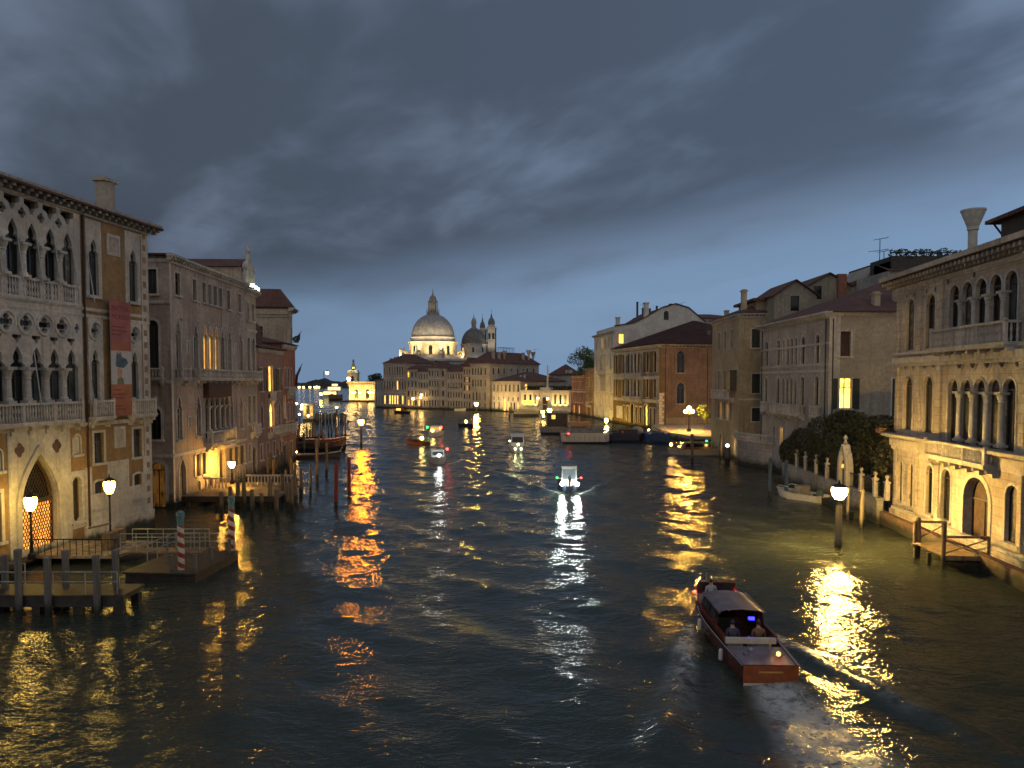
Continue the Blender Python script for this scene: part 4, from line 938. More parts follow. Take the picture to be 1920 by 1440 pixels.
mb = MB(); zt = wz(505, 88); mb.poly([(wx(1662, 88)-ox, -.4, zt-.2), (wx(1828, 88)-ox, -.4, zt-.2), (wx(1822, 88)-ox, 4, zt+1.1), (wx(1672, 88)-ox, 4, zt+1.1)], [(0, 0), (10, 0), (10, 4), (0, 4)]); part('roof', mb, ROOF, t1)
mb = MB(); xa, xb = wx(1676, 88)-ox, wx(1812, 88)-ox
for k in range(15): mb.box(xa+(xb-xa)*k/14-.03, xa+(xb-xa)*k/14+.03, .9, .96, zt, wz(471, 88))
mb.box(xa, xb, .9, .98, wz(472, 88), wz(470, 88)); mb.box(xa, xb, .9, 5, zt-.3, wz(487, 88)); part('terrace_railing', mb, DARKW, t1)
def leaves(mb, c, r, n, sz, seed=1, fill=.55):
    rs = np.random.RandomState(seed)
    for i in range(n):
        v = rs.randn(3); v /= np.linalg.norm(v); k = fill+(1-fill)*rs.rand()**.5; p = Vector((c[0]+v[0]*r[0]*k, c[1]+v[1]*r[1]*k, c[2]+v[2]*r[2]*k))
        a = Vector(rs.randn(3)).normalized(); q = a.orthogonal().normalized(); u = a.cross(q); s_ = sz*(.6+.8*rs.rand())
        mb.poly([p-q*s_*.5, p+u*s_*.35, p+q*s_*.6, p-u*s_*.35])
mb = MB()
for k in range(9): leaves(mb, (xa+.4+(xb-xa-.8)*k/8, .9, wz(473, 88)+.15*sin(k*2.3)), (.75, .5, .5), 130, .2, k)
part('terrace_plants', mb, LEAF, t1)

# --- olive plastered house and its rounded water terrace
b = Bld('olive_house', 'narrow yellow olive house with dark shuttered windows above the rounded terrace', 'house', (29.95, 112.), (29.75, 98.), 12, 19.4, OLIVE, .3)
s = b.right; f = b.front
for y0_, y1_ in ((617, 652), (701, 737), (765, 790)): b.winp(s, 'rect', 1409.5, y0_, 1425.5, y1_, sur=.16, pane=SHUT, fr=None)
for z in (15., 9.4, 5.2): b.row(f, 'arch', (4., 7.2, 10.5), z, 1., 2.6, fr=None)
b.row(f, 'rect', (5.5, 9), 5.2, .9, 2.2, pane=LIT, fr=None); b.balcony(f, 2.8, 12, 8.1, 9.3, .9); b.bx('oriel', f, 10.8, 13., -.9, .003, 9.3, 12., FRAME)
b.cornice(s, 18.95, .45, .45, .5); b.cornice(f, 18.95, .45, .45, .5); b.band(s, 8.1, .15, .12); b.hip(2.4, .5); b.chimney(13., .8, 19.4, 22.6, .75, mat=CREAM); b.chimney(13.2, 5.6, 20, 22, .6, mat=CREAM); b.finish('flrb')
mb = MB(); mb.box(5.5, 13.6, 2.3, 6.4, 19.6, 21.); mb.mi = 1; mb.box(4.9, 14.2, 1.7, 7., 21., 21.35); part('roof_loft', mb, [OLIVE, ROOF], b.root, (0, 0, 0), f.a)
tp = [(31.4, 108.5), (29.5, 98.5), (28.75, 94.8), (29.2, 91.2), (30.4, 88.6), (31.7, 87.), (36, 87.), (36, 97.7), (31.6, 109)]
tt = thing('water_terrace', 'rounded pale stone terrace with a balustrade at the foot of the olive house', 'terrace', (30, 92, 0))
tl = [(x-30, y-92) for x, y in tp]
mb = MB(); mb.prism(tl, -.6, 3.05); part('wall', mb, ASHLAR, tt)
mb = MB(); mb.prism([(x*1.0-.12 if i < 6 else x, y-(.1 if i > 1 else 0)) for i, (x, y) in enumerate(tl)], 3.05, 3.22); part('coping', mb, ISTRIA, tt)
mb = MB()
for (xa, ya), (xb, yb) in zip(tl[1:6], tl[2:7]):
    n = max(2, int(hypot(xb-xa, yb-ya)/.28))
    for i in range(n): mb.lathe([(.05, 3.22), (.09, 3.42), (.05, 3.62), (.08, 3.8), (.05, 3.95)], xa+(xb-xa)*(i+.5)/n, ya+(yb-ya)*(i+.5)/n, 6)
    mb.tube([(xa, ya, 4.02), (xb, yb, 4.02)], .1, 6)
part('balustrade', mb, ISTRIA, tt)

# --- salmon house with the gilded mosaic front, on the little square
b = Bld('mosaic_palace', 'salmon walled palace with a gilded mosaic front and arched ground floor', 'palace', (25.8, 190.), (31.8, 161.4), 30, 18.6, MOSAIC, .4)
f = b.front; s = b.right; L = f.L
b.t = .4
for z, h_ in ((12.5, 4.6), (6.9, 4.6)):
    b.row(f, 'arch', (2.3, 7., 22.6, 26.9), z, 1.25, h_, sur=.3, fr=None); b.row(f, 'arch', (10.6, 12.8, 15., 17.2), z, 1.2, h_, sur=.32, fr=None, sill=False); b.row(f, 'arch', (9.2, 18.7), z, .8, h_-.3, sur=.3, fr=None, sill=False)
b.row(f, 'arch', (13.2, 21.6), .6, 2., 4.7, sur=.4, sill=False, fr=None); b.row(f, 'rect', (7.6, 10., 16., 18.6, 24.6, 26.7), .9, 1., 3.6, sur=.3, fr=None, sill=False)
b.bx('signboard', f, 2.6, 6.4, -.1, -.004, 1.4, 4.4, WHITEP)
b.balcony(f, 8.5, 19.6, 11.3, 12.4, .8); b.balcony(f, 8.5, 19.6, 5.9, 6.9, .8); b.band(f, 11.2, .5, .2); b.band(f, 6., .5, .25); b.band(f, 17.3, .3, .15); b.cornice(f, 17.9, .6, .7, .7)
b.panel(f, .2, L-.1, 11.75, 12.4, ISTRIA, .03, 'frieze'); b.panel(f, 7.9, 20, 12.41, 17.4, ISTRIA, .03, 'stone_bay'); b.panel(f, 7.9, 20, 6.6, 11.15, ISTRIA, .03, 'stone_bay'); b.panel(f, L-1.6, L-.02, .5, 17.2, ISTRIA, .03, 'quoin_strip')
b.panel(s, .42, 29.5, .3, 18., SALMON, .05, 'plaster')
for y0_, y1_ in ((658, 699), (718, 757)): b.winp(s, 'arch', 1269, y0_, 1283, y1_, sur=.28, fr=FRAME)
b.winp(s, 'arch', 1356, 657, 1368, 697, sur=.28, fr=FRAMEW); b.winp(s, 'rect', 1344, 713, 1358, 735, sur=.22, fr=FRAME); b.winp(s, 'rect', 1344, 761, 1359, 783, sur=.22, fr=FRAME); b.win(s, 'rect', s.at(1308, 800)[0], 1.05, 2.2, 4.2, sur=.25, fr=None, pane=plain('grey plank door', (.14, .13, .11)), sill=False, rec=.12)
mb = MB()
for k in range(11): z = 1.2+k*.62; mb.box(.0, .75 if k % 2 else 1.15, -.1, -.03, z, z+.55)
part('quoin', mb, ISTRIA, b.root, b.loc(s, 0, 0), s.a)
b.panel(s, 1.6, 15.2, .35, 2.6, CREAM, .06, 'base_course')
for q_ in (1.35, 11.2, 16.5):
    mb = MB(); mb.tube([(q_, -.12, 1.), (q_, -.12, 17.8)], .07, 6); part('downpipe', mb, IRON, b.root, b.loc(s, 0, 0), s.a); b.cornice(s, 17.9, .6, .6, .8, q0=0); b.hip(6.2, .7); b.chimney(24., 14, 19, 22, .8); b.finish('flrb')

# --- tall white house with a gable beside it
b = Bld('white_house', 'tall off white house with a stepped roofline and lit attic windows', 'house', (23.4, 213.), (25.9, 190.2), 26, 23.4, WHITEP, .4)
f = b.front; s = b.right
for z in (13.8, 8.): b.row(f, 'arch', (3., 8.6, 10.2, 11.8, 13.4, 19.5), z, .9, 3.8, sur=.2, fr=None)
b.row(f, 'rect', (9.5, 11.2), 19.3, 1.1, 2.9, pane=LITY, fr=FRAMEW); b.row(f, 'rect', (3, 13.2, 17.5, 20.5), 19.3, 1., 2.7, fr=None)
b.row(f, 'rect', (4.3, 14.), 3.9, .8, 3.5, pane=LIT, fr=None); b.row(f, 'rect', (8, 11, 18.5), 3.9, .8, 3.3, fr=None); b.row(f, 'rect', (4, 12.), .6, .9, 2.4, fr=None); b.win(f, 'rect', 20.2, 3.3, .8, 4., pane=LITY, fr=None)
b.balcony(f, 7.6, 14.5, 12.4, 13.6, .9); b.cornice(f, 22.9, .5, .6, .9); b.band(f, 12.3, .3, .15); b.band(f, 7.2, .3, .15)
b.winp(s, 'rect', 1160.5, 626, 1169.5, 644, sur=.15, pane=emit('orange lit attic', (1., .38, .06), 3., .4, .6), fr=FRAME)
b.finish('flrb')
gx = [(0, 23.3), (24., 23.3), (24., 25.6), (19.5, 29.2), (16., 30.2), (12.4, 29.2), (7.6, 26.4), (5., 25.2), (0, 24.4)]
mb = MB(); slab_with_holes(mb, gx, [[(x+9.9, z+25.0) for x, z in outline('arch', 1.1, 1.6)]], 0, .4); 
mb = MB(); slab_with_holes(mb, gx, [[(x+13.6, z+26.2) for x, z in outline('arch', 1.3, 2.3)]], 0., .4); part('gable', mb, WHITEP, b.root, b.loc(s, 0, 0), s.a)
mb = MB(); mb.poly([(13., .35, 26.1), (14.3, .35, 26.1), (14.3, .35, 28.6), (13., .35, 28.6)]); part('gable_pane', mb, GLASS, b.root, b.loc(s, 0, 0), s.a)
mb = MB()
for (xa, za), (xb, zb) in zip(gx[2:], gx[3:]): mb.poly([(xa, -.3, za+.05), (xb, -.3, zb+.05), (xb, 20, zb+.05), (xa, 20, za+.05)]); mb.poly([(xa, -.3, za+.05), (xb, -.3, zb+.05), (xb, -.3, zb+.3), (xa, -.3, za+.3)])
part('gable_roof', mb, ROOF, b.root, b.loc(s, 0, 0), s.a)
mb = MB(); mb.box(-.02, .3, .41, 20, 23.4, 24.44); part('gable_side', mb, WHITEP, b.root, b.loc(s, 0, 0), s.a)
for q, z0_, z1_, wd in ((8.6, 26, 30.4, 1.1), (1.2, 24., 26.6, .9)):
    mb = MB(); mb.box(q-wd/2, q+wd/2, .5, 1.5, z0_, z1_); mb.box(q-wd*.65, q+wd*.65, .35, 1.65, z1_, z1_+.25); part('chimney', mb, WHITEP, b.root, b.loc(s, 0, 0), s.a)
# roofs and chimney forest behind the white and salmon houses
b = Bld('long_house', 'long dark roofed house behind the salmon palace with a row of thin chimneys', 'house', (P(1190, 700, 214)[0], 214.), (P(1385, 700, 212)[0], 212.), 14, P(1300, 597, 213)[2], GREYP, .4)
b.hip(1.6, .5); 
for q, zt in ((1., 5.2), (2.6, 3.4), (4.6, 3.3), (6.6, 4.), (8.8, 3.4), (10.6, 4.6)): b.chimney(q, 4., b.h, b.h+zt, .55 if q < 10 else .9, mat=DARKW)
b.chimney(13.6, 1., b.h, b.h+1.2, .8); b.chimney(26.5, 4, b.h, b.h+2.6, 1.2, mat=GREYP); b.finish('flrb')
aerial(1278, 568, 592, 212, 'spindly television aerial on the long dark roof', 1)
# --- small orange brick house and its ochre neighbour
b = Bld('brick_house', 'small orange brick house with white shutters between the white museum and tall house', 'house', (19.2, 239.6), (21.9, 224.5), 14, 12.2, REDP, .4)
f = b.front; b.row(f, 'rect', (2.4, 5., 7.6, 10.2, 12.8), 8., 1., 2.3, fr=None, pane=SHUT); b.row(f, 'rect', (2.4, 5., 7.6, 10.2, 12.8), 3.9, .95, 3.2, fr=None, pane=WHITEP, sur=.1); b.row(f, 'rect', (3, 9.), .6, 1.4, 2.3, pane=LIT, fr=None); b.band(f, 7.2, .3, .2); b.cornice(f, 11.8, .4, .5, 0); b.chimney(4, 3., 12.2, 14.4, .9, mat=REDP); b.chimney(9, 3., 12.2, 14.2, .9, mat=REDP); b.finish('flrb')
b = Bld('ochre_house', 'narrow ochre house with a small balcony next to the tall white house', 'house', (21.95, 224.3), (23.4, 213.4), 14, 14.2, OCHRE, .4)
f = b.front; b.row(f, 'rect', (2.2, 5.4, 8.6), 9., 1., 2.6, fr=None); b.row(f, 'rect', (2.2, 5.4, 8.6), 4.6, 1., 2.7, fr=None, pane=SHUT); b.row(f, 'rect', (3, 8.), .6, 1., 2.6, pane=LIT, fr=None); b.balcony(f, 3.8, 7.4, 3.4, 4.5, .8); b.cornice(f, 13.8, .4, .5, 0); b.hip(1., .4); b.finish('flrb')
# --- white museum terrace
A2, B2 = (2.9, 249.3), (18.95, 240.4)
b = Bld('white_palace', 'low white unfinished palace with floodlit windows and a flat planted roof', 'palace', A2, B2, 16, 7.6, WHITEP, .5)
f = b.front; L = f.L
for q in (1.6, 3.6, 5.5, L-5.6, L-3.7, L-1.9): b.win(f, 'rect', q, 3.1, .85, 3., fr=None, sur=.12)
b.win(f, 'rect', 9., 1.2, 1.6, 4., fr=None, sur=.2, sill=False, pane=DOORW)
for q in (.6, 2.6, 4.6, 6.6, L-6.6, L-4.6, L-2.8, L-.8): b.bx('pilaster', f, q-.25, q+.25, -.28, .003, 2.9, 6.9, WHITEP)
for q in (.6, 2.6, 4.6, 6.6, L-6.6, L-4.6, L-2.8, L-.8): mb = MB(); mb.sphere((q, -.35, 2.45), .38, 10, 7); part('lion_head', mb, WHITEP, b.root, b.loc(f, 0, 0), f.a)
b.band(f, 6.95, .6, .4); b.band(f, 2.85, .2, .3)
b.bx('roof_block', f, 7.3, 11., -.1, 2, 7.6, 8.5, WHITEP); b.finish('flrb')
mb = MB()
for k in range(16): leaves(mb, (.8+k*1.15, 3., 8.3), (.9, 1., .75), 130, .38, k)
part('roof_hedge', mb, LEAF, b.root, b.loc(f, 0, 0), f.a)
q = thing('obelisk', 'slim pale column standing on the flat planted roof', 'column', b.loc(f, 9.7, 8.5, .6)+b.o); mb = MB(); mb.lathe([(.5, 0), (.5, .4), (.34, .5), (.24, 7.), (.05, 7.4)], 0, 0, 8); part('shaft', mb, WHITEP, q)
MUS = b
# --- cream house with red roof, brightly lit
b = Bld('cream_house', 'two storey cream house with a red hip roof and an illuminated doorway', 'house', (-7.1, 263.), (2.85, 250.), 20, 10.5, CREAM, .4)
f = b.front; L = f.L
b.row(f, 'rect', frange(1.3, L-1.3, 7), 7., .75, 2.4, fr=None, sur=.1); b.row(f, 'rect', (10.6, 12.4), 7., .74, 2.4, pane=LITY, fr=None, sur=.1) if False else None
b.row(f, 'rect', frange(1.4, L-1.4, 6), 3.9, .6, 1.2, fr=None, sur=.08); b.row(f, 'rect', (1.5, 4.3, 11.2, 13.), .4, .9, 2.9, fr=None, sur=.1); b.win(f, 'arch', 7.4, .4, 1.3, 4.2, pane=emit('illuminated doorway', (1., .48, .06), 3., .6, 2.), fr=FRAMEW, sur=.25, sill=False)
b.row(f, 'rect', (9.3, 14.8), .4, .6, 2.9, pane=LITY, fr=None, sur=.06, sill=False)
b.win(b.right, 'rect', 2.4, 7., 1., 2.4, pane=LITY, fr=None)
b.cornice(f, 10.1, .4, .5, .0); b.hip(3.1, .5); b.chimney(12., 3.6, 10.6, 12.6, .6, mat=WHITEP); b.chimney(14., 3.6, 10.6, 12.8, .6, mat=WHITEP); b.finish('flrb')
# --- big long house behind it with many chimneys
b = Bld('long_house', 'long cream house with trumpet chimneys and a roof terrace cage', 'house', (-15.2, 272.), (-8., 266.4), 30, 17.0, CREAM, .4)
dR = (.95, .31)
f = b.front; s = b.right
for z in (12.8, 8.6): b.row(f, 'arch', (1.2, 2.5, 3.8, 5.1, 7.2), z, .75, 2.6, fr=None, sur=.1)
b.row(f, 'arch', (1.4, 3., 4.6, 7.), 3.6, .7, 3., fr=None, sur=.1); b.row(f, 'rect', (1.4, 3., 4.6, 7.), .4, .7, 2.2, fr=None)
for z in (12.9, 8.4): b.win(s, 'arch', 2.2, z, 1.1, 2.5, fr=None, sur=.2)
for q, st_ in ((5.2, 'arch'), (8.4, 'arch'), (12.6, 'round'), (16.6, 'arch'), (19.8, 'round'), (22.6, 'rect'), (26.6, 'rect')): b.win(s, st_, q, 13.2 if st_ != 'round' else 14.2, .95, 2.2 if st_ != 'round' else 1.1, fr=None, sur=.15)
b.cornice(f, 16.6, .4, .4, 0); b.cornice(s, 16.6, .4, .4, 0); b.hip(4.2, .6)
for y_, z1_, st_ in ((4., 21.6, 'box'), (7.3, 20.9, 'box'), (10.5, 21.6, 'cone'), (22, 21.4, 'box'), (25.5, 22.4, 'cone'), (28.4, 21.8, 'cone')): b.chimney(b.front.L-1.6, y_, 17.4, z1_, .9 if st_ == 'box' else .75, st_, mat=CREAM)
mb = MB(); cxx = 4.6
for k in range(8):
    for yy in (13.5+k*.95,): mb.box(cxx-.05, cxx+.05, yy-.05, yy+.05, 20., 23.2); mb.box(cxx-3, cxx-2.9, yy-.05, yy+.05, 20., 23.2)
for z in (21.2, 23.1): mb.box(cxx-.06, cxx+.06, 13.4, 20.3, z, z+.1); mb.box(cxx-3, cxx-2.9, 13.4, 20.3, z, z+.1)
for yy in (13.5, 20.2): mb.box(cxx-3, cxx, yy-.05, yy+.05, 23.1, 23.2)
part('roof_cage', mb, IRON, b.root, (0, 0, 0), f.a); b.finish('flrb')
# dark roofs with slim white flues, further right
b = Bld('low_house', 'low dark red roofed house behind the white museum palace', 'house', (P(1030, 700, 285)[0], 285.), (P(1085, 700, 283)[0], 283.), 14, P(1050, 703, 284)[2], GREYP, .4); b.hip(4.1, .6)
for px in (1062, 1067.5, 1071): q = (px-1030)/55*b.front.L; b.chimney(q, .6, 9.5, P(px, 694, 285)[2], .75, mat=WHITEP)
b.finish('flrb')

# ---------------------------------------------------------------- the distant right bank below the church
def far(px0, px1, Y0, Y1, top, label, mat, floors, n, roof=1.6, depth=16, lit=(), cat='house', name='canal_house', style='arch', over=.4, litm=None, gable=False, side=True):
    a, q = P(px0, 715, Y0), P(px1, 715, Y1); h_ = P((px0+px1)/2, top, (Y0+Y1)/2)[2]
    b = Bld(name, label, cat, (a.x, Y0), (q.x, Y1), depth, h_, mat, .35); L = b.front.L; fh = (h_-.6)/floors
    for k in range(floors):
        for i in range(n):
            p = (litm or LITY) if (k, i) in lit else (GLASS if (i*7+k*3) % 4 else SHUT)
            b.win(b.front, style if k else 'rect', L*(i+.5)/n, .6+fh*k+fh*.2, min(1.1, L/n*.5), fh*.58, fr=None, sur=.16, pane=p, sill=False)
    for k in range(1, floors): b.band(b.front, .6+fh*k-.1, .2, .12)
    b.cornice(b.front, h_-.3, .35, .4, 0)
    if roof: b.hip(roof, over, gable=gable)
    return b
b = far(719, 762, 292, 286, 681, 'stone palace far off with a golden lit ground floor and red hip roof', ROSE, 3, 9, 3.6, 18, [(0, i) for i in (0, 2, 3, 4, 5, 7)]+[(1, 5)], 'palace', 'canal_palace'); b.chimney(1.2, 3, 17, 19.6, .6); b.chimney(3.4, 3, 17, 20, .6); b.finish('flrb')
for k in range(2): pass
b = far(762.3, 783, 286.5, 284, 693, 'grey narrow house with a tall amber attic window below the church', GREYP, 4, 3, 1.6, 14, [(3, 0), (0, 0), (0, 1)], litm=LIT); b.finish('flrb')
b = far(783.3, 803, 284, 281.5, 697, 'drab four storey house with an open roof terrace', CREAM, 4, 4, 1.4, 13, [(0, 0)]); b.finish('flrb')
b = far(803.3, 823.5, 281.5, 279.5, 690.5, 'taller grey house with a cream cornice near the middle of the far row', GREYP, 4, 4, 2.4, 13); b.chimney(1, 4, b.h, b.h+3, .8, mat=BROWN); b.finish('flrb')
b = far(823.8, 837.5, 279.5, 277.8, 691, 'narrow dark rose house with one window to each floor', ROSE, 4, 1, 1.6, 13); b.finish('flrb')
b = far(838, 868, 277.8, 273.6, 697, 'cream house with a broad red roof and a small projecting balcony', CREAM, 4, 6, 3., 14); b.balcony(b.front, 2.4, 6., 8.6, 9.6, .9); b.finish('flrb')
b = far(868.5, 887.5, 273.6, 272.3, 688, 'slightly leaning ornate house with lit upper windows and a gabled red roof', ROSE, 5, 4, 3.4, 15, [(3, 1), (3, 3), (2, 1)], litm=LITO, gable=True); b.finish('flrb')
b = far(703, 718.5, 300, 292.5, 713, 'low dark storehouse between the customs point and the golden palace', GREYP, 2, 3, 1.2, 14); b.finish('flrb')
b = far(806, 838, 300, 298, 694, 'dark roofed house with a small red lit dormer under the dome', BROWN, 1, 1, 2.6, 14); mb = MB(); mb.box(.5, 2.3, -.1, 0, b.h+.6, b.h+2.); mb.mi = 1; mb.box(.75, 2.05, -.13, -.1, b.h+.8, b.h+1.8); part('dormer', mb, [DARKW, emit('red lit dormer pane', (1., .2, .05), 4.)], b.root, (0, 0, 0), b.front.a); b.finish('flrb')
b = far(842, 905, 296, 292, 699, 'hidden row house whose long red roof closes the gap before the small dome', REDP, 2, 4, 3., 14); b.finish('flrb')
# ================================================================ the church with its two domes
def K(Y): return Y/F
Ys = 400.; k_ = K(Ys); pc = P(812, 640, Ys)
def sz(py, Y=Ys): return P(900, py, Y)[2]
SAL = thing('domed_church', 'great domed white church with floodlit drum, lead domes and twin bell towers', 'church', (pc.x, Ys, 0))
STONEW = wallmat('church stone', (.50, .46, .40), (.58, .54, .47), .35, .5, seed=71)
mb = MB(); mb.lathe([(21, -.5), (21, 20.5), (22, 21), (22, 21.8), (20, 22.), (13.4, 24.5)], 0, 0, 8, pi/8); mb.box(-22, 22, -6, 22, -.5, 20.5); part('nave', mb, STONEW, SAL)
zb = sz(632.5); zc = sz(643)
mb = MB(); mb.lathe([(12.2, 22.5), (12.2, zc-1.2), (12.7, zc-1.), (12.9, zc-.4), (13.2, zc), (13.3, zc+.35), (11.9, zc+.5), (11.7, zb-1.), (12., zb-.8), (12.2, zb-.3), (12.1, zb)], 0, 0, 40); part('drum', mb, STONEW, SAL, smooth=False)
mb = MB(); R = 11.3; zt = sz(591); hh = zt-zb
mb.lathe([(R*1.02, zb)]+[(R*cos(a), zb+.1+hh*1.04*sin(a)) for a in frange(.02, 1.33, 15)], 0, 0, 56)
dome = part('dome', mb, LEAD, SAL, smooth=True)
mb = MB()
for j in range(16):
    a = 2*pi*(j+.5)/16; mb.tube([((R+.04)*cos(e)*cos(a), (R+.04)*cos(e)*sin(a), zb+.1+hh*1.04*sin(e)) for e in frange(.02, 1.3, 12)], .2, 6)
part('dome_ribs', mb, LEAD, dome)
mb = MB(); z1 = sz(589.5); z2 = sz(566); z3 = sz(553); z4 = sz(545)
mb.lathe([(3.7, zt-1.), (3.7, zt), (3.4, zt+.1), (3.4, zt+1.2), (1.7, zt+1.2), (1.7, z2), (2.6, z2), (2.7, z2+.4), (2.1, z2+.5)]+[(2.0*cos(a), z2+.5+(z3-z2-.5)*sin(a)) for a in frange(.1, 1.25, 6)]+[(.5, z3), (.35, z3+.8), (.18, z4-.6)], 0, 0, 16)
mb.sphere((0, 0, z4-.3), .4, 8, 6); mb.tube([(0, 0, z4), (0, 0, z4+1.2)], .07, 5); mb.tube([(-.4, 0, z4+.8), (.4, 0, z4+.8)], .06, 5)
for j in range(8):
    a = 2*pi*(j+.5)/8; mb.lathe([(.3, zt+1.2), (.24, z2)], 2.4*cos(a), 2.4*sin(a), 6); mb.lathe([(.25, zt+1.2), (.1, zt+3.6), (.02, zt+4.2)], 3.2*cos(a+.39), 3.2*sin(a+.39), 6)
part('dome_lantern', mb, wallmat('lantern stone', (.30, .26, .23), (.36, .32, .28), .3, .3), SAL)
for j in range(16):
    a = 2*pi*j/16; mb = MB(); o = outline('arch', 1.9, 4.6)
    if j % 2 == 0:
        mb.poly([(x, 0, z) for x, z in o]); oz = outline('arch', 2.6, 5.); n = len(o)
        i0 = mb.ring([(x, -.18, z) for x, z in o]); o0 = mb.ring([(x, -.18, z) for x, z in oz]); o1 = mb.ring([(x, .25, z) for x, z in oz])
        for f_ in range(len(mb.f)): mb.m[f_] = 1
        for i in range(1, n): j2 = (i+1) % n; mb.face((i0[i], o0[i], o0[j2], i0[j2])); mb.face((o0[i], o1[i], o1[j2], o0[j2]))
        part('drum_window', mb, [STONEW, GLASS], SAL, (12.33*sin(a), -12.33*cos(a), 24.6), a)
    else:
        mb.box(-.9, .9, -.55, .3, 0, 6.3); mb.box(-1.1, 1.1, -.7, .3, 6.3, 7.); part('drum_pilaster', mb, STONEW, SAL, (12.25*sin(a), -12.25*cos(a), 23.2), a)
def statue(mb, x, y, z, h):
    mb.lathe([(.28*h, z), (.26*h, z+.1*h), (.2*h, z+.12*h), (.2*h, z+.3*h), (.16*h, z+.5*h), (.19*h, z+.72*h), (.1*h, z+.82*h), (.06*h, z+.85*h), (.1*h, z+.93*h), (.04*h, z+h)], x, y, 8)
for j in range(8):
    a = 2*pi*(j+.5)/8; mb = MB(); spir = []
    for i in range(30):
        e = i/29; th = -1.2+e*7.2; r = 2.2*(1-e*.8); spir.append((2.2*0+r*cos(th), 2.4+r*sin(th)))
    c_, s_ = cos(a), sin(a)
    for wd in (-.75,):
        for (xa, za), (xb, zb_) in zip(spir, spir[1:]):
            d_ = Vector((xb-xa, zb_-za)).normalized()*.1; nx_, nz_ = -d_.y*4, d_.x*4
            for q in ((-1,), ):
                v = [(xa+nx_, za+nz_), (xb+nx_, zb_+nz_), (xb-nx_, zb_-nz_), (xa-nx_, za-nz_)]
                f0 = [mb.vert((x, -.9, z)) for x, z in v]; f1 = [mb.vert((x, .9, z)) for x, z in v]
                mb.face(f0); mb.face(f1[::-1]); mb.face((f0[0], f1[0], f1[1], f0[1])); mb.face((f0[3], f0[2], f1[2], f1[3]))
    mb.box(-2.9, 2.3, -.6, .6, -.4, .5); part('volute', mb, STONEW, SAL, (16.1*cos(a), 16.1*sin(a), 22.4), a)
    mb = MB(); statue(mb, 17.8*cos(a), 17.8*sin(a), 25.6 if j % 2 else 24.6, 3.4); part('statue', mb, STONEW, SAL)
p2_ = P(888.5, 640, 412); ox, oy = p2_.x-pc.x, 12.; R2 = 6.9; b0 = sz(645.5, 412); b1 = sz(617, 412)
mb = MB(); mb.lathe([(7.1, 18), (7.1, b0-.7), (7.5, b0-.5), (7.5, b0)], ox, oy, 24); mb.lathe([(11, 15), (11, 22.5), (8., 25.)], ox, oy, 8, pi/8); part('small_drum', mb, STONEW, SAL)
for j in range(8):
    a = 2*pi*j/8; mb = MB(); mb.poly([(x, 0, z) for x, z in outline('seg', 1.1, 2.6)]); part('drum_window', mb, GLASS, SAL, (ox+7.13*sin(a), oy-7.13*cos(a), b0-4.6), a)
mb = MB(); mb.lathe([(R2*1.03, b0)]+[(R2*cos(a), b0+.1+(b1-b0)*1.04*sin(a)) for a in frange(.02, 1.3, 12)], ox, oy, 40); part('dome', mb, plain('dark lead sheet', (.11, .105, .10), .5, 0, .3, .8), SAL, smooth=True)
zz = [sz(v, 412) for v in (617, 606, 597, 588)]
mb = MB(); mb.lathe([(2.4, zz[0]-1), (2.2, zz[0]+.4), (1.3, zz[0]+.5), (1.3, zz[1]-.2), (1.7, zz[1]), (1.5, zz[1]+.4)]+[(1.4*cos(a), zz[1]+.4+(zz[2]-zz[1])*sin(a)) for a in frange(.1, 1.3, 5)]+[(.2, zz[2]+1), (.08, zz[3])], ox, oy, 12)
part('dome_lantern', mb, bpy.data.materials['lantern stone'], SAL)
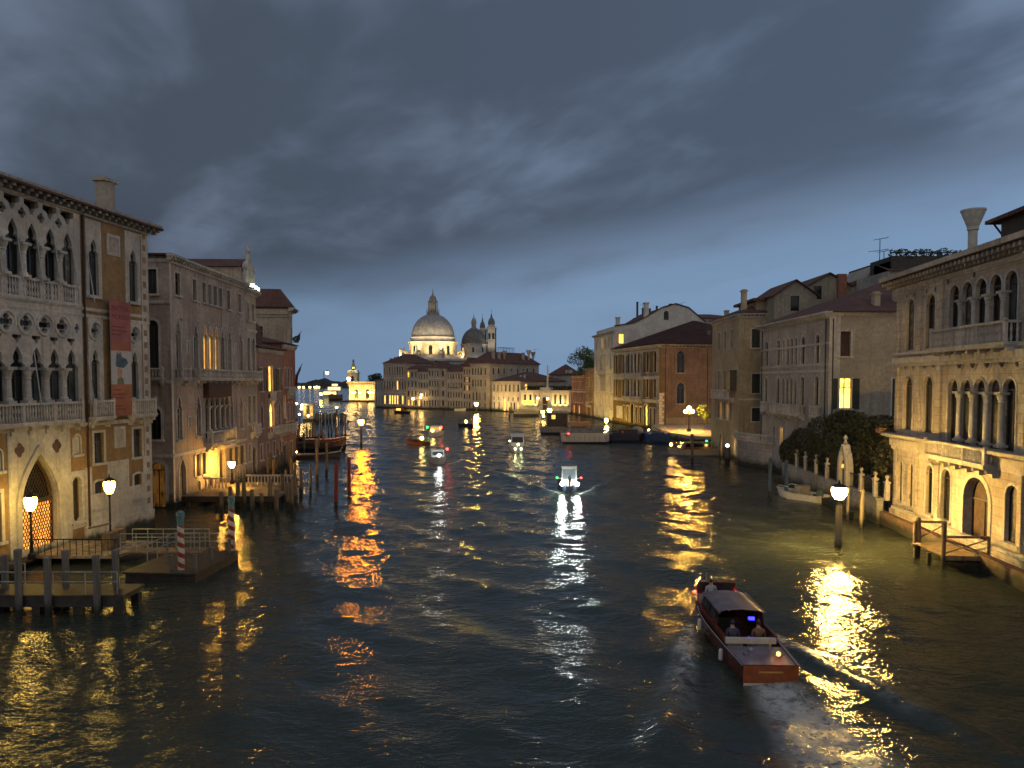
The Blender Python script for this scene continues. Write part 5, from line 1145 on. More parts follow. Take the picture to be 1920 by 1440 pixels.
for px, Yt, pyc, pyt, wpx, lab in ((921.5, 414, 615, 592, 17.6, ''), (904.7, 432, 619, 599, 13.5, '')):
    q = P(px, 640, Yt); x_, y_ = q.x-pc.x, Yt-Ys; w2 = wpx*K(Yt)/2; zt2 = sz(pyc, Yt); mb = MB()
    slabs = []
    for r_ in range(4):
        m2 = MB(); slab_with_holes(m2, [(-w2, 10), (w2, 10), (w2, zt2), (-w2, zt2)], [[(x+sx*w2*.4, zt2-6.2+z) for x, z in outline('arch', w2*.5, 3.4)] for sx in (-1, 1)], -w2, -w2+.5)
        base = len(mb.v); ca, sa = cos(r_*pi/2), sin(r_*pi/2)
        for v in m2.v: mb.vert((x_+v[0]*ca-v[1]*sa, y_+v[0]*sa+v[1]*ca, v[2]))
        for f_ in m2.f: mb.face([base+i for i in f_])
    mb.box(x_-w2*1.1, x_+w2*1.1, y_-w2*1.1, y_+w2*1.1, zt2-.5, zt2+.3); mb.box(x_-w2*1.06, x_+w2*1.06, y_-w2*1.06, y_+w2*1.06, zt2-7.4, zt2-7.)
    tw = part('bell_tower', mb, STONEW, SAL)
    zc2 = sz(pyt+14, Yt); zt3 = sz(pyt+2, Yt)
    mb = MB(); mb.lathe([(w2*.95, zt2+.3), (w2*.6, zt2+1.8), (w2*.6, zc2-.6)], x_, y_, 12); part('belfry', mb, STONEW, tw)
    mb = MB(); mb.lathe([(w2*.78, zc2-.6)]+[(w2*.75*cos(a), zc2-.4+(zt3-zc2)*1.0*sin(a)) for a in frange(0, 1.2, 6)]+[(w2*.18, zt3+.6), (.1, zt3+2.)], x_, y_, 12); mb.tube([(x_, y_, zt3+1.5), (x_, y_, zt3+4.)], .07, 5); mb.tube([(x_-.5, y_, zt3+3.3), (x_+.5, y_, zt3+3.3)], .06, 5); part('cupola', mb, bpy.data.materials['dark lead sheet'], tw)
    mb = MB(); mb.box(x_-w2*.8, x_+w2*.8, y_-w2*.8, y_+w2*.8, zt2-6.4, zt2-1.); part('belfry_dark_fill', mb, GLASS, tw)  # dark box inside the tower, its colour gives the arches their shade
def spot(name, loc, to, power, ang, col=(1, .68, .26), r=.6, blend=.6):
    l = bpy.data.lights.new(name, 'SPOT'); l.energy = power; l.spot_size = radians(ang); l.spot_blend = blend; l.color = col; l.shadow_soft_size = r
    o = bpy.data.objects.new(name, l); C.objects.link(o); o.location = loc; o.rotation_euler = (Vector(to)-Vector(loc)).to_track_quat('-Z', 'Y').to_euler(); return o
for a in frange(-2.2, 2.2, 9):
    l_ = Vector((pc.x+19.5*sin(a), Ys-19.5*cos(a), 22.7)); spot('floodlight', l_, (pc.x+11*sin(a), Ys-11*cos(a), 31.5), 8500, 85, (1, .62, .20))
for a in (-.6, .1, .7):
    l_ = Vector((pc.x+26*sin(a), Ys-30*cos(a), 22.)); spot('dome_floodlight', l_, (pc.x, Ys, 39), 17000, 42, (1, .80, .5))
spot('dome_floodlight', (p2_.x-9, 396, 23), (p2_.x, 412, 33), 4000, 70, (1, .8, .5)); spot('tower_floodlight', (P(923, 640, 400)[0], 398, 24), (P(921, 640, 414)[0], 414, 40), 5200, 60, (1, .82, .55))

# ================================================================ customs point
a_, b_ = P(654, 715, 392), P(708, 715, 386)
b = Bld('customs_house', 'floodlit low customs house with arched doors at the point of the canal', 'customs house', (a_.x, 392.), (b_.x, 386.), 30, 10.4, STONEW, .6)
f = b.front; L = f.L
for q in (4.6, 11.2): b.win(f, 'arch', q, 1.2, 2.3, 5.2, sur=.4, fr=FRAME, sill=False)
for q in (.7, 2.6, 7., 8.6, 13., 14.6): b.bx('pilaster', f, q-.45, q+.45, -.4, .003, .6, 8.6, STONEW)
b.cornice(f, 9.3, 1.0, .9, 1.1, mat=STONEW); b.band(f, 8.5, .35, .5, mat=STONEW); b.finish('flrb')
mb = MB(); mb.box(-2, L+2, -5.5, 0, -.6, .7); part('quay', mb, ASHLAR, b.root, (0, 0, 0), f.a)
pt_ = P(662, 700, 398)
tw = thing('customs_tower', 'square stone tower with a golden globe on top behind the customs house', 'tower', (pt_.x, 399, 0)); zt = P(662, 690, 399)[2]
zw = P(662, 703, 399)[2]; z0_ = 8.
mb = MB(); mb.box(-2.6, 2.6, -2.6, 2.6, z0_, zw+1.); mb.box(-3., 3., -3., 3., zw+1., zw+1.6); mb.box(-2.3, 2.3, -2.3, 2.3, zw+1.6, zw+2.6); part('shaft', mb, STONEW, tw)
mb = MB(); mb.poly([(x, -2.65, z+zw-3.6) for x, z in outline('arch', 1.5, 3.)]); part('opening', mb, GLASS, tw)
mb = MB(); zg = P(662, 689, 399)[2]; mb.lathe([(.9, zw+2.6), (.5, zw+3.4), (.7, zg-1.2), (.3, zg-1.)], 0, 0, 10); part('pedestal', mb, bpy.data.materials['dark lead sheet'], tw)
mb = MB(); mb.sphere((0, 0, zg), 1.3, 16, 10); part('globe', mb, plain('gilded globe', (.75, .55, .15), .3, .9, .1), tw, smooth=True)
mb = MB(); statue(mb, 0, 0, zg+1.2, 3.2); part('fortune_statue', mb, bpy.data.materials['dark lead sheet'], tw)
for x in (-4, 4.): spot('globe_floodlight', (pt_.x+x, 393, zw+1), (pt_.x, 399, zg), 1500, 40, (.9, 1, .6))
for q in (1.2, 5., 9., 13.):
    p = f.pt(q, -4.6); spot('quay_floodlight', (p[0], p[1], 1.), (f.pt(q)[0], f.pt(q)[1], 6), 6500, 130, (1, .56, .11))
q_ = P(654, 712, 385)
# cream house and museum uplighters, fixed on the quay
f = MUS.front
for q in (1.6, 3.6, 5.6, 12.6, 14.6, 16.5): p = f.pt(q, -1.); spot('window_uplight', (p[0], p[1], 2.4), (f.pt(q)[0], f.pt(q)[1], 5.5), 1500, 110, (1, .62, .18))
for q in (3., 8., 13.): p = (-7.1+(2.85+7.1)*q/16-3.4, 263-(13)*q/16-4); spot('facade_uplight', (p[0], p[1], .8), (p[0]+2.6, p[1]+3., 6.), 2100, 120, (1, .72, .33))

# ================================================================ lamps
def lantern(mb_frame, mb_glass, z, r, h):
    """six-sided tapering lantern: glass rounded and enlarged to suggest the halo, bars, cap and finial, its foot at z"""
    mb_glass.lathe([(r*.5, z), (r*.8, z+h*.2), (r*.97, z+h*.42), (r, z+h*.58), (r*.92, z+h*.72), (r*.7, z+h*.8)], 0, 0, 12)
    for k in range(6):
        a = 2*pi*k/6; mb_frame.tube([(r*.58*cos(a), r*.58*sin(a), z-.01), (r*1.04*cos(a), r*1.04*sin(a), z+h*.73)], .014, 4)
    mb_frame.lathe([(r*.5, z-.06), (r*.62, z), (r*.5, z+.001)], 0, 0, 8); mb_frame.lathe([(r*1.12, z+h*.78), (r*.7, z+h*.92), (r*.25, z+h), (r*.1, z+h*1.06), (r*.16, z+h*1.12), (.01, z+h*1.25)], 0, 0, 8)
def lamp(px, py, Y, zb, label, r=.24, h=.6, glow=None, kind='post', group=None):
    p = P(px, py, Y); t_ = thing('street_lamp' if kind == 'post' else 'channel_lamp', label, 'lamp', (p.x, Y, zb), 0, group); zl = p.z-zb-h*.4
    fr, gl, po = MB(), MB(), MB()
    lantern(fr, gl, zl, r, h)
    if kind == 'post': po.lathe([(.2, 0), (.2, .25), (.1, .4), (.08, .9), (.11, .95), (.06, 1.05), (.05, zl-.2), (.09, zl-.15), (.05, zl-.06)], 0, 0, 10)
    else: po.lathe([(.24, -2.5), (.22, .6), (.19, zl-.45), (.19, zl-.4), (.13, zl-.38), (.1, zl-.06)], 0, 0, 12)
    part('post', po, IRON if kind == 'post' else POLEG, t_); part('lantern_frame', fr, IRON, t_); part('lantern_glass', gl, glow or GLOW, t_); return t_
lamp(205, 913, 44, .6, 'iron lantern post standing on the ochre palace landing', .33, .95, GLOWS)
lamp(57, 944, 40, .9, 'iron lantern post in front of the orange lit water gate', .33, .95, GLOWS)
lamp(434.5, 871, 69.5, .9, 'bright amber lantern on the white balustraded landing', .3, .7, lampglass('lantern glass amber', (1, .42, .03), 420))
lamp(677, 792, 121, 0, 'orange lantern on a wooden pile in mid canal',   .46, 1.1, GLOWO, 'pile')
lamp(893, 758, 245, 0, 'yellow lantern on a pile before the cream long house', .6, 1.2, lampglass('lantern glass far', (1, .55, .05), 420), 'pile')
lamp(1030.5, 770, 197, .0, 'very bright lantern at the museum landing stage behind the barges', .55, 1.2, lampglass('lantern glass far bright', (1, .55, .05), 700), 'pile')
lamp(1137, 789, 178, .3, 'lantern against the foot of the tall white house', .34, 1.2, lampglass('lantern glass wall', (1, 0.551, 0.036), 420))
lamp(1573.5, 924, 46.3, 0, 'big yellow lantern on a grey pile near the stone palace', .48, .95, lampglass('lantern glass near', (1, .56, .11), 820), 'pile')
lamp(602, 739, 430, 0, 'lone yellow lantern on a pile before the lit ferry', .7, 1.4, lampglass('lantern glass farthest', (1, 0.665, 0.056), 60), 'pile')
lamp(631.5, 764, 230, 0, 'orange lamp at the end of the flat landing pontoon', .3, .7, emit('lantern pontoon', (1., .5, .12), 40.), 'pile')
lamp(561.5, 777, 170, 0, 'small orange lamp beside the left landing stage', .22, .5, emit('lantern small', (1., .5, .15), 40.), 'pile')
lamp(556.5, 756.5, 200, 0, 'small white lamp on the roof corner of the left landing stage', .25, .5, BULB, 'pile')
lamp(652.8, 783, 190, 0, 'dim round lamp on the outermost pile of the landing stage', .3, .6, emit('dim lantern', (1., .6, .3), 1.2), 'pile')
lamp(774.5, 748, 282, .8, 'round lamp on the terrace of the golden lit palace', .42, .9, BULB); lamp(790, 741, 281, .8, 'taller twin lamp in the garden below the church', .36, .8, BULB); lamp(788.6, 745.5, 280, .8, 'lower twin lamp in the garden below the church', .36, .8, BULB)
lamp(1017.5, 773, 206, .3, 'lamp on the left end of the museum landing', .45, 1., emit('lantern mid', (1., .55, .1), 60.)); lamp(1043, 776, 205, .3, 'first of two small lamps right of the bright landing lantern', .3, 1.1, emit('lantern mid two', (1., .6, .12), 45.)); lamp(1050.5, 776, 205, .3, 'outer of two small lamps right of the bright landing lantern', .3, 1.1, emit('lantern mid three', (1., .6, .12), 45.))
lamp(1008.5, 747, 238, 1., 'tall slim lamp left of the museum palace door', .3, .7, BULB); lamp(1026.5, 748, 236, 1., 'tall slim lamp right of the museum palace door', .3, .7, BULB)
lamp(654, 711, 384, .7, 'bright wall lamp on the corner of the customs house', .9, 2.4, BULB); lamp(712, 716, 382, .7, 'lamp at the far end of the customs house cornice', .6, 1.4, BULB)
for k, px in enumerate((660.5, 665, 674, 692.5, 698)): lamp(px, 736, 383, .7, 'round quay lamp in the row before the customs house doors', .5, 1.2, BULB, group='quay lamps before the customs house')
# the three-globe lamp of the little square
p = P(1292, 765, 140); t_ = thing('street_lamp', 'three globe cast iron lamp lighting the small square', 'lamp', (p.x, 140, 1.05))
po = MB(); zl = p.z-1.05; po.box(-.35, .35, -.35, .35, 0, .55); po.lathe([(.2, .55), (.13, .8), (.09, 1.4), (.08, zl-1.2), (.12, zl-1.1), (.05, zl-.3)], 0, 0, 10); po.tube([(-.62, 0, zl-.9), (-.3, 0, zl-1.2), (0, 0, zl-1.2), (.3, 0, zl-1.2), (.62, 0, zl-.9)], .045, 6); part('post', po, IRON, t_)
for x, z in ((0, zl), (-.62, zl-.65), (.62, zl-.65)):
    mb = MB(); mb.sphere((x, 0, z), .32, 14, 10); part('globe', mb, lampglass('globe glass', (1, .43, .04), 760) if x == 0 else bpy.data.materials['globe glass'], t_, smooth=True)
for k, (px, py) in enumerate(((561, 726), (569, 726), (581, 726), (590, 726.3), (594, 725.5), (597.5, 726))):
    lamp(px, py, 1225, 1., 'lamp on the far shore across the lagoon', 2., 3.6, emit('shore lamp', (1., .6, .2), 9.) if k == 0 else bpy.data.materials['shore lamp'], group='lamps on the far shore')
lamp(613.3, 699.5, 1100, 0, 'pale round light high on a mast over the far shore', 2.7, 6., emit('mast light', (1., .8, .5), 4.)).name = 'mast_light'
q = P(607, 700, 1100); t_ = thing('mast', 'thin dark mast beside the pale far light', 'mast', (q.x, 1100, 0)); mb = MB(); mb.tube([(0, 0, 0), (0, 0, q.z+3)], .45, 5); part('pole', mb, IRON, t_)

# ================================================================ piles in the water
def pile_mesh(r, h, cap=None):
    mb = MB(); rs = np.random.RandomState(int(r*1000+h*10)); prof = [(r*1.05, -3.)]+[(r*(1+.05*rs.randn()), z) for z in frange(0, h-.1, 5)]+[(r*.8, h)]; mb.lathe(prof, 0, 0, 10); return mb
PM = {}
def pile(px, pyt, pyb, label, mat=POLE, r=.14, group=None, Y=None):
    x, y = G(px, pyb) if Y is None else (P(px, pyb, Y)[0], Y)
    zt = P(px, pyt, y)[2]; key = (mat.name, r)
    if key not in PM: PM[key] = pile_mesh(r, 4.).mesh('mooring_pile', mat)
    o = link('mooring_pile', PM[key], None, (x, y, zt-4.)); o.rotation_euler = (random.uniform(-.02, .02), random.uniform(-.025, .025), random.uniform(0, 6)); tag(o, label, 'mooring pile', group); return o
random.seed(12)
for px, a, q in ((416, 922, 967), (447, 903, 949), (474, 917, 972), (491, 924, 960), (520, 917, 976), (541, 905, 957), (555, 880, 945), (431, 912, 962), (460, 898, 955), (505, 898, 950), (531, 890, 940), (548, 898, 962)):
    pile(px, a, q, 'brown oak pile in the row before the balustraded landing', r=.15, group='oak piles at the balustraded landing')
pile(566, 878, 931, 'oak pile nearest the left of the two open water piles', r=.13); pile(582, 870, 928, 'oak pile standing alone left of the taller pair', r=.13)
pile(594.6, 823, 905, 'taller brown pile beside the moored rowing boats, left one of a pair', r=.17); pile(612, 830, 892, 'slightly shorter brown pile, right one of the pair by the boats', r=.16)
pile(630, 866, 949, 'nearer red painted mooring pile in mid canal', POLER, .16); pile(655, 857, 931, 'farther red painted mooring pile beside the orange reflection', POLER, .16)
for px, a, q in ((503, 858, 900), (508, 850, 892), (523, 842, 886), (528, 848, 884), (533, 836, 880), (541, 846, 886), (519, 856, 893), (545, 858, 902), (513, 862, 905), (537, 880, 880+25), (546, 830, 900), (551, 868, 918)): pile(px, a, q, 'oak pile close under the pink house wall', r=.12, group='piles under the pink house')
pile(557.5, 801, 850, 'thin red and white pile by the first rowing boat', POLER, .1)
for px, a, q in ((575.8, 800, 826), (580.5, 806, 826), (587, 790, 825), (591, 792, 826), (602, 790, 824), (606, 806, 834), (621, 800, 822), (630, 790, 824), (633, 801, 826), (616, 797, 818), (560, 800, 826), (553, 806, 838), (547, 790, 838), (598, 812, 846), (570, 812, 850), (642, 810, 820)): pile(px, a, q, 'amber lit oak pile among the moored boats', r=.16, group='piles among the moored boats')
pile(647.7, 777, 819, 'taller outer pile at the end of the boat moorings', r=.2)
for k in range(18):
    px = 588+k*3.3+random.uniform(-1, 1); pile(px, 774+random.uniform(-2, 3), 793+random.uniform(-3, 2), 'grey pile of the palisade in front of the landing pontoon', r=.17, group='palisade of the landing pontoon')
for k in range(14): px = 617+k*1.9; pile(px, 739+random.uniform(-1, 1.5), 750.5, 'dark pile of the fence before the lit ferry', r=.28, group='pile fence before the lit ferry')
pile(1443, 858, 930, 'left one of two blue mooring piles by the white motorboat', POLEB, .16); pile(1474.5, 863, 933, 'right one of two blue mooring piles by the white motorboat', POLEB, .16)
pile(1613.5, 917, 991, 'pale mooring pile right of the big yellow lantern', POLEW, .13); pile(1588, 912, 974, 'pale pile half hidden behind the big yellow lantern', POLEW, .11); pile(1721, 970, 1043, 'brown oak pile beside the wooden landing stage', POLE, .13)
pile(1298, 813, 868, 'dark leaning pile in front of the triple globe lamp', POLE, .2); pile(1350, 813, 862, 'thin dark pile in the pair beside the rounded terrace', POLE, .15); pile(1357, 814, 842, 'thin teal pile in the pair beside the rounded terrace', POLEB, .14)
pile(1364, 838, 870, 'thick short pile topped by a small amber light', POLE, .34)
mb = MB(); p = P(1364, 835.5, 99); mb.sphere((p.x, p.y, p.z), .2, 8, 6); tag(part('pile_light', mb, BULB, None), 'small amber light on the thick short pile by the terrace', 'light')
pile(1109, 795, 812, 'dark pile behind the blue barges', POLE, .2); pile(955, 764, 782, 'dark pile before the cream house doorway', POLE, .25); pile(964, 766, 780, 'dark pile at the left end of the museum landing', POLE, .25)
# striped posts with teal caps
for px, a, q, lab in ((340.5, 958, 1086, 'nearer red and white spiral post with a teal cap'), (435.5, 930, 1048, 'farther red and white spiral post with a teal cap, by the pontoon end')):
    x, y = G(px, q); zt = P(px, a, y)[2]; t_ = thing('striped_post', lab, 'mooring post', (x, y, 0), 0, 'striped posts by the floating pontoon')
    mb = MB(); mb.lathe([(.175, -3), (.17, zt-.75)], 0, 0, 16); part('shaft', mb, STRIPE, t_, smooth=False); mb = MB(); mb.lathe([(.172, zt-.75), (.172, zt-.35), (.2, zt-.33), (.21, zt-.22), (.2, zt-.18), (.2, zt-.08), (.1, zt), (.01, zt+.02)], 0, 0, 16); part('cap', mb, TEAL, t_)

# ================================================================ landings
def railing(mb, pts, h=1.05, posts=6, r=.028, rails=(1., .55)):
    pts = [Vector(p) for p in pts]
    for a, q in zip(pts, pts[1:]):
        for k in range(posts+1): c_ = a.lerp(q, k/posts); mb.tube([c_, c_+Vector((0, 0, h))], r, 5)
        for e in rails: mb.tube([a+Vector((0, 0, h*e)), q+Vector((0, 0, h*e))], r, 5)
x0_, y0_ = P(-120, 1100, 34)[0], 33.2
DARKDECK = plain('damp dark deck boards', (.035, .027, .02), .7, 0, .4, 3, .3)
t_ = thing('jetty', 'long dark timber jetty with grey posts in the lower left corner', 'jetty', (-26, 34.5, 0))
mb = MB(); mb.box(-5, 8.6, -1.4, .5, .75, .92)
for k in range(12): mb.box(-5+k*1.2, -4.85+k*1.2, -1.35, .4, .55, .75)
part('deck', mb, DARKDECK, t_); mb = MB()
for x in frange(-4.6, 8.3, 8):
    for y in (-1.2, .3): mb = MB(); mb.box(x-.18, x+.18, y-.18, y+.18, -3, .56); part('bearing_pile', mb, DARKW, t_)
mb = MB(); mb.box(-5, 8.6, -1.46, -1.4, .4, .9); part('edge_beam', mb, DARKW, t_)
for px, pt in ((8, 1040), (33, 1030), (88, 1045), (122, 1030), (180, 1040), (216, 1030)):
    y = 32.9 if px in (33, 88, 180) else 34.2; q = P(px, pt, y); mb = MB(); mb.lathe([(.15, -3), (.15, q.z-.35), (.16, q.z-.33), (.16, q.z-.05), (.12, q.z)], 0, 0, 12); part('post', mb, POLEG, t_, (q.x+26, y-34.5, 0))
mb = MB(); railing(mb, [(-4.8, -1.2, .92), (8.2, -1.2, .92)], 1., 9); railing(mb, [(-4.8, .4, .92), (3., .4, .92)], 1., 6); part('railing', mb, STEEL, t_)
t_ = thing('landing', 'pale lit wooden landing before the ochre palace', 'landing', (-25, 44.3, 0))
mb = MB(); [mb.box(-2.2+k*.4, -1.82+k*.4, -2.2, 1.8, .42, .6) for k in range(12)]; part('deck', mb, plain('pale deck boards', (.22, .18, .125), .8, 0, .45, 2.2), t_); mb = MB(); mb.box(-4.5, -2.22, -6, 1.4, .3, .5); part('footway', mb, DARKDECK, t_)
mb = MB()
for k in range(14): x = -2.3+k*.36; mb.tube([(x, -2.2, .6), (x, -2.2, 1.5)], .02, 5)
mb.box(-2.4, 2.6, -2.24, -2.18, 1.5, 1.56); part('railing', mb, IRON, t_)
mb = MB(); mb.box(1., 1.5, -1., .8, .6, 1.6); mb.tube([(.2, -.9, 1.9), (.9, -.8, 2.05), (1.5, -.9, 2.2)], .06, 6); part('service_box', mb, DECK, t_)
mb = MB(); mb.box(-5.3, -3.4, -7.6, -5.4, -.5, 1.3); part('steps', mb, ISTRIA, t_); mb = MB()
for k in range(8): mb.lathe([(.05, 1.3), (.08, 1.55), (.05, 1.8), (.05, 2.1)], -5.2+k*.26, -7.5, 6)
mb.box(-5.4, -3.2, -7.6, -7.4, 2.1, 2.22); part('balustrade', mb, ISTRIA, t_)
t_ = thing('gangway', 'steel railed gangway leading from the landing to the floating pontoon', 'gangway', (-22.5, 43.6, 0))
mb = MB(); mb.box(-.2, 4.4, -.7, .7, .5, .58); part('deck', mb, DECK, t_); mb = MB(); railing(mb, [(-.2, -.7, .58), (4.4, -.7, .58)], 1.1, 5); railing(mb, [(-.2, .7, .58), (4.4, .7, .58)], 1.1, 5); part('railing', mb, STEEL, t_)
t_ = thing('pontoon', 'dark floating timber pontoon with low rails in front of the side canal', 'pontoon', (-17.9, 41.2, 0), radians(-4))
mb = MB(); mb.box(-2.2, 1.6, -2.6, 2.5, -.4, .42); mb.box(-2.3, 1.7, -2.7, 2.6, .42, .52); part('hull', mb, DARKDECK, t_)
mb = MB(); railing(mb, [(-2.1, 2.4, .52), (1.4, 2.4, .52)], 1.05, 4); railing(mb, [(-2.15, -.6, .52), (-2.15, 2.4, .52)], 1.05, 3); part('railing', mb, STEEL, t_)
for x, y in ((1.4, -2.2), (1.4, -.4), (1.4, 1.8), (.2, -2.4)): mb = MB(); mb.lathe([(.1, .5), (.1, 1.3), (.13, 1.32), (.13, 1.4)], 0, 0, 8); part('bollard', mb, POLEG, t_, (x, y, 0))
t_ = thing('balustraded_landing', 'timber landing with a white balustrade before the rose grey palace', 'landing', (-24.2, 66, 0))
mb = MB(); mb.box(-3.4, 4.6, -4., 4.4, .72, .92); part('deck', mb, DECK, t_); mb = MB()
for x in (-3, -.5, 2, 4.3):
    for y in (-3.7, 0, 4): mb = MB(); mb.box(x-.13, x+.13, y-.13, y+.13, -3, .72); part('bearing_pile', mb, DARKW, t_)
mb = MB(); mb.box(-3.4, 4.6, -4.05, -4., .45, .9); part('edge_beam', mb, DARKW, t_); mb = MB()
for k in range(14): mb.lathe([(.05, .92), (.09, 1.15), (.05, 1.4), (.08, 1.6), (.05, 1.75)], -.1+k*.3, 2.5, 6)
mb.box(-.3, 4.2, 2.4, 2.6, 1.75, 1.9)
for k in range(7): mb.lathe([(.05, .92), (.09, 1.15), (.05, 1.4), (.08, 1.6), (.05, 1.75)], -3.2+k*.3, .5, 6)
mb.box(-3.4, -1., .4, .6, 1.75, 1.9); part('balustrade', mb, ISTRIA, t_)
# wooden stage at the stone palace
t_ = thing('wooden_stage', 'weathered wooden landing stage with cross braced rails by the stone palace door', 'landing', (25.55, 42.7, 0), radians(-4))
WOODP = plain('sun bleached timber', (.20, .145, .08), .8, 0, .35, 4, .3)
mb = MB()
for k in range(12): mb.box(-1.55, .95, -1.8+k*.3, -1.52+k*.3, .78, .84)
mb.box(-1.6, 1., -1.85, -1.75, .6, .78); mb.box(-1.6, 1., 1.65, 1.8, .6, .78); part('deck', mb, WOODP, t_)
mb = MB()
for x in (-1.45, .8):
    for y in (-1.7, 0, 1.6): mb = MB(); mb.box(x-.1, x+.1, y-.1, y+.1, -3, .6); part('bearing_pile', mb, DARKW, t_)
mb = MB(); mb.box(-1.5, .9, -1.75, -1.65, .3, .42); part('edge_beam', mb, DARKW, t_)
def xrail(a, q, zt=1.05):
    a, q = Vector(a), Vector(q); up = Vector((0, 0, zt)); mb = MB()
    for c_ in (a, q): mb.tube([c_, c_+up], .075, 6)
    mb.tube([a+up, q+up], .07, 6); mb.tube([a+Vector((0, 0, .1)), q+up*.9], .04, 5); mb.tube([q+Vector((0, 0, .1)), a+up*.9], .04, 5); return mb
part('railing', xrail((-1.5, -1.75, .84), (.9, -1.75, .84)), WOODP, t_); part('railing', xrail((-1.5, 1.7, .84), (.3, 1.7, .84), 1.25), WOODP, t_)
for x, y in ((-1.55, -1.85), ): mb = MB(); mb.lathe([(.13, -3), (.12, 2.7)], x, y, 8); part('post', mb, POLE, t_)
# far landing stages
def stage(px0, px1, Y, pyt, label, lit=True):
    a, q = P(px0, 770, Y), P(px1, 770, Y); L = q.x-a.x; h_ = P(px0, pyt, Y)[2]; r = thing('landing_stage', label, 'landing stage', (a.x, Y, 0))
    mb = MB(); mb.box(0, L, 0, 5, -.4, .7); part('pontoon', mb, DARKW, r); mb = MB(); mb.box(-.3, L+.3, -.3, 5.3, h_-.35, h_); part('roof', mb, STEEL, r)
    n = max(3, int(L/2)); mb = MB()
    for k in range(n+1): mb.box(L*k/n-.06, L*k/n+.06, 0, .1, .7, h_-.35); mb.box(L*k/n-.06, L*k/n+.06, 4.8, 4.9, .7, h_-.35)
    mb.box(0, L, 0, .06, .7, 1.5); part('cabin_wall', mb, FRAMEW, r)
    for k in range(n): mb = MB(); mb.poly([(L*k/n+.1, .03, 1.55), (L*(k+1)/n-.1, .03, 1.55), (L*(k+1)/n-.1, .03, h_-.5), (L*k/n+.1, .03, h_-.5)]); part('window', mb, (LIT if lit and k % 3 != 1 else GLASSB), r)
    return r
stage(568, 587, 195, 757, 'glazed landing stage cabin with lit windows at the end of the left bank'); 
a = P(590, 770, 215); t_ = thing('landing_pontoon', 'long flat white roofed pontoon beyond the palisade', 'pontoon', (a.x, 215, 0)); mb = MB(); mb.box(0, 5.2, 0, 3, -.3, .8); part('hull', mb, STEEL, t_); mb = MB(); mb.box(-.2, 5.4, -.2, 3.2, P(590, 768, 215)[2]-.3, P(590, 768, 215)[2]); part('canopy', mb, WHITEP, t_); mb = MB(); [mb.tube([(x, y, .8), (x, y, 2.3)], .05, 5) for x in (.1, 2.6, 5.) for y in (.1, 2.9)]; part('canopy_posts', mb, STEEL, t_)
for px, py, e in ((566, 760, .5), (565.5, 766, .5), (578, 779.5, .6)):
    q = P(px, py, 193); mb = MB(); mb.sphere((q.x, q.y, q.z), e*.6, 8, 6); tag(part('stage_lamp', mb, BULB if px < 570 else emit('yellow lamp globe', (1., .7, .15), 9.), None), {566: 'small bright lamp high on the left landing stage', 565.5: 'small bright lamp lower on the left landing stage', 578: 'yellow globe lamp below the landing stage windows'}[px], 'lamp')
stage(964, 1010, 224, 768, 'pale glazed landing stage in front of the museum palace', False)
mb = MB(); mb.box(0, 3.2, .02, .1, 3.4, 4.6); q = P(990, 765, 223); tag(part('sign_board', mb, emit('lit sign board', (1., .55, .08), 2.2), None, (q.x-1.6, 223.5, .2)), 'blank glowing orange board above the museum landing stage', 'sign')
# ================================================================ plants
t_ = thing('ivy_tree', 'broad dark ivy covered tree filling the walled garden behind the gate arch', 'tree', (30.3, 66., 0))
mb = MB()
for k, (cx_, cy_, cz, rx, ry, rz) in enumerate(((.2, 0, 5., 2.5, 4.2, 2.8), (-.6, 4.8, 4.6, 1.7, 3.4, 2.7), (1.2, -3.8, 4.6, 2.2, 3.2, 2.6), (-.6, 1.5, 3.6, 1.7, 5, 2.2), (.2, 1.8, 6.5, 1.7, 3., 1.4), (1.6, -1.6, 6., 2., 2.4, 1.6), (-.7, 9.6, 3.8, 1.2, 3.2, 2.), (.9, -7., 3.4, 1.4, 3., 2.2), (-.9, 12.6, 3., 1., 1.8, 1.5))): leaves(mb, (cx_, cy_, cz), (rx, ry, rz), 3600, .22, 20+k, .62)
part('crown', mb, LEAF, t_)
mb = MB()
for k, (x, y) in enumerate(((.2, -1), (-.4, 2.4), (.1, 5))): mb.tube([(x, y, 0), (x+.2, y+.2, 2), (x-.1, y+.6, 5.)], .28, 7, .1); mb.tube([(x+.1, y+.3, 2.6), (x-.8, y-.8, 4.5)], .12, 5, .05)
part('trunk', mb, BARK, t_)
def tree(px, pyb, Y, h, rw, label, mat, seed, n=2600, clumps=9, z0=0., sz=.28, trunk=.2, name='tree'):
    p = P(px, pyb, Y); t_ = thing(name, label, 'tree', (p.x, Y, z0)); rs = np.random.RandomState(seed); mb = MB(); tr = MB()
    ct = h*.45; tr.tube([(0, 0, -.2), (.1, 0, ct*.6), (.02, .1, h*.72)], trunk, 8, trunk*.35)
    for k in range(clumps):
        a = rs.rand()*6.3; r = rw*(.25+.6*rs.rand()); z = ct+(h-ct)*(.1+.82*(k+.5)/clumps); r *= 1-.55*max(0, (z-h*.6)/(h*.4)); c_ = (r*cos(a), r*sin(a), z)
        leaves(mb, c_, (rw*.48, rw*.48, (h-ct)*.22), n//clumps, sz, seed*50+k, .25); tr.tube([(0, 0, ct*.75+.2*k*h/40), (c_[0]*.5, c_[1]*.5, z-.1*h), c_], trunk*.4, 5, trunk*.1)
    part('crown', mb, mat, t_); part('trunk', tr, BARK, t_); return t_
tree(1097, 715, 250, P(1095, 655, 250)[2], 6.2, 'tall loose crowned green tree beside the tall white house', LEAFG, 4, 5200, 14, 0, .5, .4)
